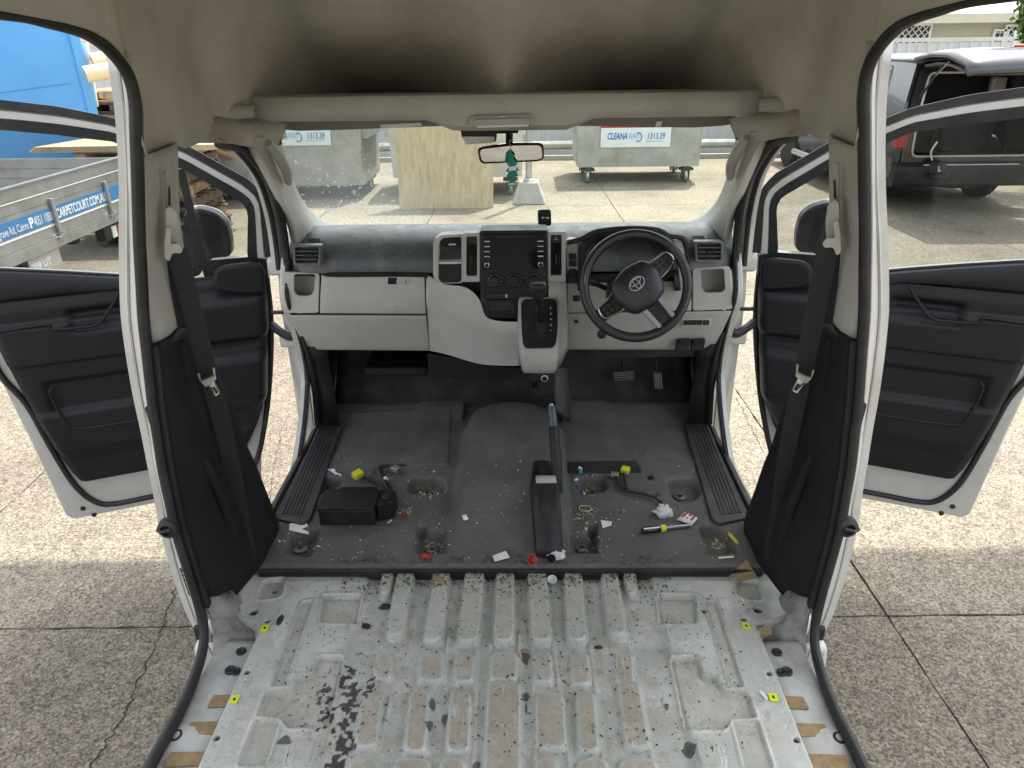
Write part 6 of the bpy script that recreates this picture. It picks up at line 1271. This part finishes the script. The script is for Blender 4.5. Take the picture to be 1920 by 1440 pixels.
# upper rail follows the window sill
DP = both('door_panel', MB().loft(rows), M['doortrim'], DR, solid=.004, smooth=50)
sill_pts = [tz(*p) for p in ((497, 505), (470, 512), (430, 522), (392, 531), (357, 529), (227, 519), (120, 513), (0, 508))] + [(1.0, .758)]
rows = [[Dp(t, z+.001, -.004) for t, z in sill_pts], [Dp(t, z-.004, .022) for t, z in sill_pts], [Dp(t, z-.02, .034) for t, z in sill_pts], [Dp(t, min(z-.035, .66), .034) for t, z in sill_pts], [Dp(t, .645, .030) for t, z in sill_pts]]
both('sill_trim', MB().loft(rows), M['doortrim'], DR, solid=.004, smooth=50)
both('sill_wiper', MB().tube([Dp(t, z+.003, -.008) for t, z in sill_pts[2:]], .006, 6), M['seal'], DR)
pod = [tz(*p) for p in ((399, 520), (402, 500), (418, 491), (470, 485), (488, 487), (495, 500), (496, 541), (470, 544), (440, 541), (402, 538))]
both('speaker_pod', MB().prism(rounded([Dp(t, z, .03) for t, z in pod], .02, 4), DN*.038), M['btrim'], DR, bevel=.012, smooth=50)
both('quarter_trim', MB().prism([Dp(*tz(*p), .003) for p in ((388, 488), (468, 481), (500, 486), (503, 540), (392, 536))], DN*.003), M['black'], DR, smooth=0)
# pull handle, pocket mouth, small reflector
hd = [tz(*p) for p in ((128, 597), (128, 607), (185, 599), (216, 563), (226, 536), (230, 545), (222, 572), (192, 612), (100, 619), (96, 607))]
both('arm_rest_rim', MB().tube(spline([Dp(*tz(*p), .062) for p in ((0, 612), (60, 602), (96, 598), (103, 607), (150, 604), (188, 597), (212, 565), (226, 540))], 5), .006, 8), M['doortrim'], DR)
both('handle_recess', MB().prism([Dp(*tz(*p), .040) for p in ((133, 600), (186, 590), (188, 598), (134, 606))], DN*.004), M['seal'], DR, smooth=0)
pkt = [tz(*p) for p in ((100, 722), (250, 688), (300, 684), (300, 778), (255, 782), (145, 792), (132, 782))]
both('pocket_rim', MB().tube(spline([Dp(*p, .060) for p in [tz(105, 715), tz(99, 724), tz(112, 752), tz(132, 782), tz(150, 790), tz(200, 785), tz(250, 777), tz(300, 768)]], 5), .005, 8), M['doortrim'], DR)
both('pocket_mouth', MB().prism([Dp(*tz(*p), .052) for p in ((140, 772), (250, 752), (252, 770), (150, 786))], DN*.006), M['seal'], DR, smooth=0)
sg_ = rounded([np.array(tz(*p)) for p in ((424, 735), (492, 730), (478, 800), (448, 812), (432, 790))], .03, 4)
both('speaker_grille', MB().prism([Dp(t, z, pan_o(t, z)+.0005) for t, z in sg_], DN*.004), M['black'], DR, smooth=0)
both('grille_rim', MB().tube([Dp(t, z, pan_o(t, z)+.004) for t, z in sg_], .003, 6, closed=True), M['doortrim'], DR)
sc_ = MB()
for p in ((60, 560), (40, 645), (180, 850), (90, 770), (250, 640)): t, z = tz(*p); sc_.lathe([(.006, 0), (.006, .001), (.004, .0015), (.003, -.001)], Dp(t, z, pan_o(t, z)+.0015), DN, 12)
both('trim_clip', sc_, M['black'], DR)
# water drops left on the arm-rest ledges
for k_ in (0, 1):
    dr = MB()
    for j in range(46):
        t = rng.uniform(.08, .30); z = rng.choice([.548, .322])+rng.uniform(0, .03); r_ = rng.uniform(.0010, .0024); p = Dp(t, z, pan_o(t, z)+.001); dr.blob(p, (r_, r_, r_*.7), 6, 4)
    o = child(DR[k_], 'water_drops', dr if k_ == 0 else dr.mirror(), M['gloss'], smooth=60); o['kind'] = 'stuff'
for p in ((155, 953), (176, 965)): c = Dp(*tz(*p), .001); both('drain_plug', MB().lathe([(.010, 0), (.009, .004), (.004, .005)], c, DN, 12), M['seal'], DR)
# wing mirror outside the glass
mo = [(345, 398), (372, 391), (405, 400), (424, 418), (433, 450), (434, 478), (420, 487), (390, 490), (372, 520), (350, 522), (342, 510)]
mz = MB().prism(rounded([aY(x, y, 2.80) for x, y in mo], .02, 4), (-.02, .085, 0))
WM = both('wing_mirror', mz, M['black'], DR, bevel=.014, smooth=50)
both('mirror_cap', MB().prism(rounded([aY(x+ (5 if x > 400 else 2), y-4, 2.86) for x, y in mo], .02, 4), (-.02, .06, 0)), M['paint'], DR, bevel=.02, smooth=50)
both('mirror_face', MB().prism(rounded([aY(x, y, 2.797) for x, y in ((344, 402), (366, 405), (380, 450), (376, 500), (346, 508))], .01, 3), (0, -.004, 0)), M['gloss'], DR, smooth=0)
# ================================================================ hand brake (part of the van)
base = [(.062, 2.03, 0), (.135, 2.03, 0), (.150, 1.72, 0), (.142, 1.68, 0), (.085, 1.68, 0), (.075, 1.72, 0)]
def on_hump(x, y, dz=0): 
    i = int(np.argmin(abs(xs2-x))); j = int(np.argmin(abs(ys2-y))); return float(H2[j, i])+dz
zc = B+.03
rows = []
for y, xl_, xr_, zt_ in ((2.10, .082, .128, .125), (2.085, .070, .142, .130), (1.95, .066, .150, .135), (1.90, .068, .152, .140), (1.89, .070, .153, .185), (1.86, .072, .154, .190), (1.80, .076, .156, .175), (1.74, .080, .158, .13), (1.69, .084, .156, .075), (1.675, .09, .15, .03)):
    rows.append([(xl_-.004, y, .03), (xl_, y, zt_-.012), (xl_+.012, y, zt_), (xr_-.012, y, zt_), (xr_, y, zt_-.012), (xr_+.004, y, .03)])
HB = part('hand_brake', MB().loft(rows), M['black'], solid=.003, smooth=35)
sv = MB().loft([[(.084, 1.905, .188), (.142, 1.905, .188)], [(.082, 1.89, .194), (.146, 1.89, .194)], [(.083, 1.858, .1925), (.147, 1.858, .1925)]]); child(HB, 'base_cap', sv, M['steel2'] if 'steel2' in M else M['lightdash'], solid=.004, smooth=40)
child(HB, 'lever_slot', MB().box(.094, .132, 1.91, 2.06, .136, .1385), M['seal'], smooth=0)
p0 = aY(1046, 925, 1.95); p1 = aY(1043, 862, 2.00); p2 = aY(1038, 800, 2.07); p3 = aY(1034, 762, 2.12)
child(HB, 'lever', MB().tube([p0, p1, p2], .017, 12, radii=[1.0, 1.05, .95]), M['black'])
child(HB, 'grip', MB().tube([p2*.98+p1*.02, p2*.5+p3*.5, p3], .0145, 12, radii=[1.0, .95, .9]), M['steelgrip'] if 'steelgrip' in M else M['padtop'])
child(HB, 'release_button', MB().lathe([(.007, 0), (.007, .008), (.004, .011)], p3, p3-p2, 12), M['chrome'])
# ================================================================ loose things in the cab
def base_z(x, y):
    if y > MY0: return on_hump(x, y)
    i = int(np.argmin(abs(xs-x))); j = int(np.argmin(abs(ys-y))); return float(H[j, i])
def drop(px, py):
    z = B
    for _ in range(6):
        p = aZ(px, py, z); z = base_z(p[0], p[1])
    return np.array([p[0], p[1], z])
# black control unit
c = drop(650, 975); x0, y0 = aZ(600, 986, B)[:2]; x1 = aZ(704, 985, B)[0]
root = empty('control_unit', (x0, y0, B)); tag(root, 'black plastic control box lying on the passenger floor', 'box')
hh = .058
child(root, 'case', MB().box(x0, x1, y0, y0+.105, B+.002, B+hh), M['black'], bevel=.004, smooth=0)
child(root, 'case_lid', MB().box(x0-.003, x1+.003, y0-.003, y0+.107, B+hh+.0005, B+hh+.010), M['doortrim'], bevel=.003, smooth=0)
child(root, 'side_housing', MB().prism(rounded([(x1+.004, y0+.02, B+.003), (x1+.055, y0+.035, B+.003), (x1+.058, y0+.10, B+.003), (x1+.004, y0+.112, B+.003)], .008, 3), (0, 0, hh+.002)), M['doortrim'], bevel=.004, smooth=40)
child(root, 'mount_grommet', MB().lathe([(.014, 0), (.014, .005), (.010, .008), (.004, .006)], (x1+.03, y0+.065, B+hh+.0055), n=16), M['seal'])
child(root, 'rear_plate', MB().box(x0+.02, x1-.03, y0+.112, y0+.20, B+.001, B+.016), M['doortrim'], bevel=.003, smooth=0)
# wiring looms
def conn(root, c, size, ax, mt, name='connector'):
    o = MB().obox(c, size, ax); k = child(root, name, o, mt, bevel=.002, smooth=0)
    ax = np.array(ax, float)/np.linalg.norm(ax)
    g_ = MB()
    for j in (-.3, 0, .3): g_.obox(np.array(c)+ax*size[0]*.5+np.cross(ax, [0, 0, 1])*size[1]*j*.8, (.002, size[1]*.16, size[2]*.5), ax)
    child(root, 'terminal', g_, M['seal'], smooth=0); return k
def pz(px, py, dz=.012): p = drop(px, py); return p+np.array([0, 0, dz])
root = empty('wiring_loom', tuple(pz(733, 945, 0))); tag(root, 'black wiring loom with yellow and grey plugs beside the control box', 'wiring')
child(root, 'cable', MB().tube(spline([pz(738, 950), pz(722, 925), pz(712, 912), pz(690, 906, .02), pz(682, 904, .024)], 6), .006, 8), M['seal']); child(root, 'cable', MB().tube(spline([pz(742, 950), pz(735, 925), pz(722, 905, .018), pz(716, 888, .02), pz(726, 882, .02), pz(738, 884, .02)], 6), .005, 8), M['seal'])
child(root, 'cable', MB().tube(spline([pz(738, 945), pz(724, 915, .018), pz(713, 892, .02), pz(712, 880, .012), pz(724, 876, .008), pz(760, 874, .006)], 6), .003, 6), M['seal'])
conn(root, pz(672, 902, .028), (.026, .034, .022), (-1, .8, .3), M['yellow'], 'yellow_plug'); conn(root, pz(743, 888, .02), (.03, .026, .018), (1, -.6, 0), M['steel'], 'grey_plug')
child(root, 'tape_band', MB().tube([pz(723, 905, .019), pz(725, 908, .019)], .0075, 8), M['white'])
root = empty('wiring_loom', tuple(pz(1180, 930, 0))); tag(root, 'black wiring loom with a yellow plug on the driver floor', 'wiring')
child(root, 'cable', MB().tube(spline([pz(1155, 900, .014), pz(1160, 915), pz(1172, 925), pz(1185, 928), pz(1205, 932), pz(1225, 938), pz(1240, 948)], 6), .005, 8), M['seal']); child(root, 'cable', MB().tube(spline([pz(1168, 895, .016), pz(1172, 910), pz(1175, 924)], 6), .005, 8), M['seal'])
conn(root, pz(1172, 890, .02), (.024, .028, .018), (.5, 1, .2), M['yellow'], 'yellow_plug'); conn(root, pz(1152, 897, .016), (.028, .02, .014), (-1, .3, 0), M['steel'], 'grey_plug')
# screwdriver
a = pz(1203, 1000, .010); b = pz(1258, 993, .009); c = pz(1296, 989, .006)
root = empty('screwdriver', tuple(a)); tag(root, 'screwdriver with black and yellow handle lying on the driver floor', 'screwdriver')
d_ = b-a; child(root, 'handle', MB().tube([a, a+d_*.06, a+d_*.5, a+d_*.62], .0105, 10, radii=[.75, 1.0, 1.0, .9]), M['gloss']); child(root, 'handle_collar', MB().tube([a+d_*.63, a+d_*.80], .0115, 10), M['yellow'])
child(root, 'handle_stripe', MB().tube([a+d_*.05+np.array([0, -.004, .0088]), a+d_*.6+np.array([0, -.004, .0085])], .003, 6), M['white'])
child(root, 'shaft', MB().tube([a+d_*.81, c*.8+b*.2, c], .0048, 8, radii=[1.2, 1.1, .8]), M['chrome'])
# crumpled and flat scraps: name, pixels, material, label, category
def scrap(name, pts, mt, lab, cat, curl=.006, th=.0008):
    cs = [pz(x, y, .003) for x, y in pts]; ctr = sum(cs)/len(cs); m = MB(); n_ = len(cs); zt = max(q[2] for q in cs)
    top = [np.array([q[0], q[1], max(q[2], zt-.02)+curl*rng.random()]) for q in cs]; m.add(top+[np.array([ctr[0], ctr[1], zt+curl*.4])], [(i, (i+1) % n_, n_) for i in range(n_)])
    return tag(m.build(name, mt, smooth=0, solid=th), lab, cat)
scrap('paper_scrap', [(923, 1045), (948, 1036), (956, 1047), (928, 1057)], M['paper'], 'white paper scrap on the edge of the cab floor', 'scrap')
scrap('paper_scrap', [(866, 971), (874, 967), (879, 974), (870, 979)], M['paper'], 'tiny white paper scrap on the centre tunnel', 'scrap')
scrap('paper_scrap', [(1126, 978), (1147, 982), (1146, 988), (1130, 992)], M['paper'], 'white torn label beside the hand brake on the driver floor', 'scrap')
scrap('plastic_strip', [(616, 895), (630, 892), (640, 891), (640, 896), (630, 899), (617, 901)], M['white'], 'white plastic strip near the passenger tread plate', 'scrap', .004)
scrap('plastic_strip', [(547, 1004), (580, 1004), (581, 1015), (546, 1016)], M['white'], 'white plastic strip in the left rear seat pocket', 'scrap', .003, .004)
scrap('candle_wrapper', [(754, 975), (757, 963), (762, 975)], M['red'], 'small pink and white wrapper on the passenger floor', 'wrapper')
scrap('paper_scrap', [(726, 982), (735, 977), (736, 980), (728, 985)], M['paper'], 'thin white sliver beside the control box', 'scrap')
root = empty('sweet_packet', tuple(pz(1288, 976, 0))); tag(root, 'red and white sweet packet beside the screwdriver', 'packet')
q = [pz(1268, 977, .006), pz(1284, 966, .012), pz(1308, 976, .010), pz(1297, 987, .005)]
child(root, 'wrapper', MB().add(q+[sum(q)/4+np.array([0, 0, .008])], [(0, 1, 4), (1, 2, 4), (2, 3, 4), (3, 0, 4)]), M['paper'], solid=.001, smooth=60)
up_ = np.array([0, 0, .0026])
for u0, u1, v0, v1 in ((.3, .95, .12, .28), (.3, .95, .42, .58), (.3, .95, .72, .88), (.5, .58, .12, .88)):
    f_ = lambda u_, v_: (q[0]*(1-u_)+q[1]*u_)*(1-v_)*1+(q[3]*(1-u_)+q[2]*u_)*v_+up_+np.array([0, 0, .008*min(1, 2*min(u_, 1-u_, v_, 1-v_)+.1)])
    child(root, 'red_print', MB().add([f_(u0, v0), f_(u1, v0), f_(u1, v1), f_(u0, v1)], [(0, 1, 2, 3)]), M['pinkprint'] if 'pinkprint' in M else M['red'], solid=.0006, smooth=0)
def crumple(name, px, py, rx, ry, rz, mt, lab, cat, n=9, jit=.28):
    p = pz(px, py, rz*.75); m = MB(); st = random.getstate(); m.blob(p, (rx, ry, rz), n, 7, jit); return tag(m.build(name, mt, smooth=0), lab, cat)
crumple('plastic_bag', 1243, 966, .030, .026, .020, M['clear'], 'crumpled clear plastic bag at the end of the driver loom', 'bag', 12)
crumple('grey_rag', 1042, 1063, .030, .028, .012, M['rag'] if 'rag' in M else M['clear'], 'crumpled light grey rag on the floor edge behind the hand brake', 'rag', 12)
crumple('dirt_lump', 1168, 961, .009, .008, .008, M['mud'] if 'mud' in M else M['brown'], 'small brown dirt lump on the driver floor', 'lump')
crumple('red_scrap', 800, 1068, .016, .010, .007, M['red'], 'red crumpled wrapper at the floor step left of centre', 'wrapper')
crumple('brown_leaf', 820, 1087, .014, .010, .004, M['brown'], 'small curled brown leaf on a floor rib', 'leaf')
crumple('white_lump', 1303, 1065 if False else 1066, .012, .010, .008, M['paper'], 'white paper lump at the floor step on the right', 'scrap') if False else None
for px, py, rx, ry, lab in ((722, 1139, .017, .010, 'torn black foam flake on the left floor rib'), (686, 1176, .012, .010, 'heart shaped black foam flake on the cargo floor'), (525, 1164, .008, .016, 'twisted black strip beside the left floor groove'), (1122, 1215, .010, .005, 'black seed-like flake right of the centre ribs'), (983, 1222, .011, .006, 'brown flake between the centre ribs')):
    crumple('foam_flake', px, py, rx, ry, .004, M['seal'] if 'brown' not in lab else M['brown'], lab, 'flake', 9, .4)
tag(MB().prism([pz(1367, 1083, .004), pz(1372, 1079, .012), pz(1395, 1080, .012), pz(1418, 1092, .005), pz(1390, 1093, .004)], (0, 0, .002)).build('cardboard_piece', M['brown'], smooth=0), 'torn brown cardboard piece at the right corner of the cargo floor', 'cardboard')
crumple('dead_leaf', 1428, 1192, .022, .016, .012, M['brown'], 'dry brown leaf clump in the right pillar foot', 'leaf')
# bottle caps and little cups
def cup(name, px, py, r_, h, mt, lab, tilt=(0, -.5, 1)):
    p = pz(px, py, r_*.7); o = MB().lathe([(r_*.8, 0), (r_, h), (r_*.88, h), (r_*.7, .003)], p, tilt, 20); return tag(o.build(name, mt, smooth=40), lab, 'cap')
cup('red_cup', 1001, 1058, .015, .02, M['red'], 'red plastic cap standing on the floor step', (-.25, -.8, .6)); cup('clear_cap', 1035, 1095, .014, .012, M['clear'], 'small cloudy plastic cap in the floor trough', (0, -.3, 1)); cup('black_cap', 1033, 1078, .013, .012, M['gloss'], 'small black cap half under the grey rag', (0, -.4, 1))
p = pz(1097, 955, .004); tag(MB().tube([p+np.array([.019*math.cos(a), .017*math.sin(a), .002*math.sin(3*a)]) for a in np.linspace(0, 2*math.pi, 28, endpoint=False)], .0014, 6, closed=True).build('hair_tie', M['tube']), 'thin beige loop lying beside the hand brake', 'loop')
root = empty('plug_bundle', tuple(pz(1084, 913, 0))); tag(root, 'bundle of small blue and white plugs in the driver seat pocket', 'wiring')
for k in range(7): c = pz(1080+rng.uniform(-2, 9), 913+rng.uniform(-6, 6), .015+.012*rng.random()); child(root, 'plug', MB().obox(c, (.014, .006, .006), rng.normal(size=3)), [M['cyan'], M['white'], M['blueprint']][k % 3], smooth=0)
p = pz(1014, 987, .007); tag(MB().blob(p, (.007, .007, .007), 12, 8).build('yellow_bead', M['yellow']), 'round yellow bead against the hand brake base', 'bead')
scrap('foil_bit', [(1008, 962), (1016, 961), (1016, 973), (1010, 974)], M['white'], 'small white capsule-like bit left of the hand brake', 'scrap')
for px, py, px2, py2, lab in ((1345, 1066, 1372, 1064, 'white cigarette butt at the right end of the floor step'), (1425, 1300, 1437, 1314, 'thin white stick beside the right lime sticker')):
    tag(MB().tube([pz(px, py, .006), pz(px2, py2, .006)], .003, 8).build('white_stick', M['white']), lab, 'stick')
a = pz(1365, 1019, .012); b = pz(1381, 1030, .01); tag(MB().tube([a, b], .005, 8).build('yellow_peg', M['yellow']), 'dirty yellow peg in the right rear seat pocket', 'peg')
# countless crumbs of dirt
def crumbs(name, n, area, mt, lab, s0, s1, dens=None):
    m = MB()
    for _ in range(n):
        px, py = area(); p = drop(px, py); s = rng.uniform(s0, s1); v = [p+np.array([0, 0, s*.4])+rng.normal(size=3)*s*.55 for _ in range(4)]
        m.add(v, [(0, 1, 2), (0, 3, 1), (1, 3, 2), (0, 2, 3)])
    o = m.build(name, mt, smooth=0); o['kind'] = 'stuff'; o['label'] = lab; o['category'] = 'debris'; return o
M['mud'] = mat('dirt crumbs', (.10, .075, .05), .9)
crumbs('dirt_crumbs', 1500, lambda: (rng.uniform(640, 1260), 1066+abs(rng.normal())*22), M['mud'], 'brown dirt crumbs along the step of the cab floor', .002, .0065)
crumbs('dark_grit', 1300, lambda: (rng.uniform(520, 1400), rng.uniform(1075, 1420)), M['seal'], 'black grit scattered over the cargo floor', .0015, .0045)
crumbs('pale_crumbs', 420, lambda: (rng.uniform(600, 1400), rng.uniform(850, 1050)), M['paper'], 'pale crumbs scattered over the cab floor', .0012, .0040)
crumbs('pocket_rubbish', 420, lambda: [(800, 922), (812, 1022), (1110, 920), (1092, 1022), (1350, 1018), (563, 1022), (1098, 965), (750, 960)][rng.integers(8)]+rng.normal(size=2)*np.array([14, 7]), M['tube'], 'beige rubbish bits in the seat pockets', .002, .0065)
# ================================================================ things on the dash and mirror
c = aY(1014, 428, 2.52); root = empty('phone_mount', tuple(c)); tag(root, 'black magnetic phone mount standing on the dash top', 'phone mount')
child(root, 'suction_base', MB().lathe([(.017, -.004), (.017, .004), (.012, .008), (.012, .013), (.006, .016)], c, n=18), M['gloss']); child(root, 'arm', MB().tube([c+np.array([0, 0, .012]), c+np.array([.003, .0, .025]), c+np.array([.012, -.006, .04])], .007, 8), M['black'])
child(root, 'magnet_plate', MB().prism(rounded([aY(x, y, 2.51) for x, y in ((1008, 394), (1033, 393), (1034, 424), (1009, 423))], .010, 4), (0, .012, 0)), M['black'], bevel=.003, smooth=40)
for x in (1016, 1024): child(root, 'maker_mark', plate([(x, 407), (x+5, 407), (x+5, 410), (x, 410)], 2.5085, .001, .001), M['whiteprint'], smooth=0)
YA = 2.165; root = empty('air_freshener', tuple(aY(960, 318, YA))); tag(root, 'teal tree shaped air freshener hanging from the mirror', 'air freshener')
tree = [(957, 283), (966, 294), (963, 296), (971, 308), (966, 309), (973, 320), (968, 321), (972, 330), (965, 332), (965, 340), (969, 341), (969, 349), (952, 350), (952, 342), (957, 341), (956, 333), (949, 332), (954, 323), (948, 321), (955, 311), (950, 309), (956, 298), (951, 296)]
child(root, 'card', MB().prism([aY(x, y, YA) for x, y in tree], (0, .002, 0)), M['teal'], smooth=0); child(root, 'white_band', plate([(954, 313), (968, 311), (968, 319), (954, 321)], YA-.001, .0009, .002), M['whiteprint'], smooth=0)
text_obj('Little Trees', .0042, M['teal'], aY(954.5, 318.5, YA-.0022), (1, 0, .1), (0, 0, 1), root, extrude=.0001); child(root, 'foot_band', plate([(953, 343.5), (968, 342.5), (968, 346.5), (953, 347.5)], YA-.001, .0009, .001), M['clear'], smooth=0)
child(root, 'string', MB().tube(spline([aY(957, 284, YA), aY(958, 276, YA-.004), aY(955, 268, 2.19), aY(957, 262, 2.215)], 4), .0012, 5), M['white'])
bg2 = [(948, 290), (956, 281), (958, 290), (955, 306), (946, 305)]
tag(MB().prism([aY(x, y, YA+.012) for x, y in bg2], (0, .002, 0)).build('freshener_card', M['teal'], smooth=0), 'second darker green card hanging behind the tree freshener', 'air freshener')
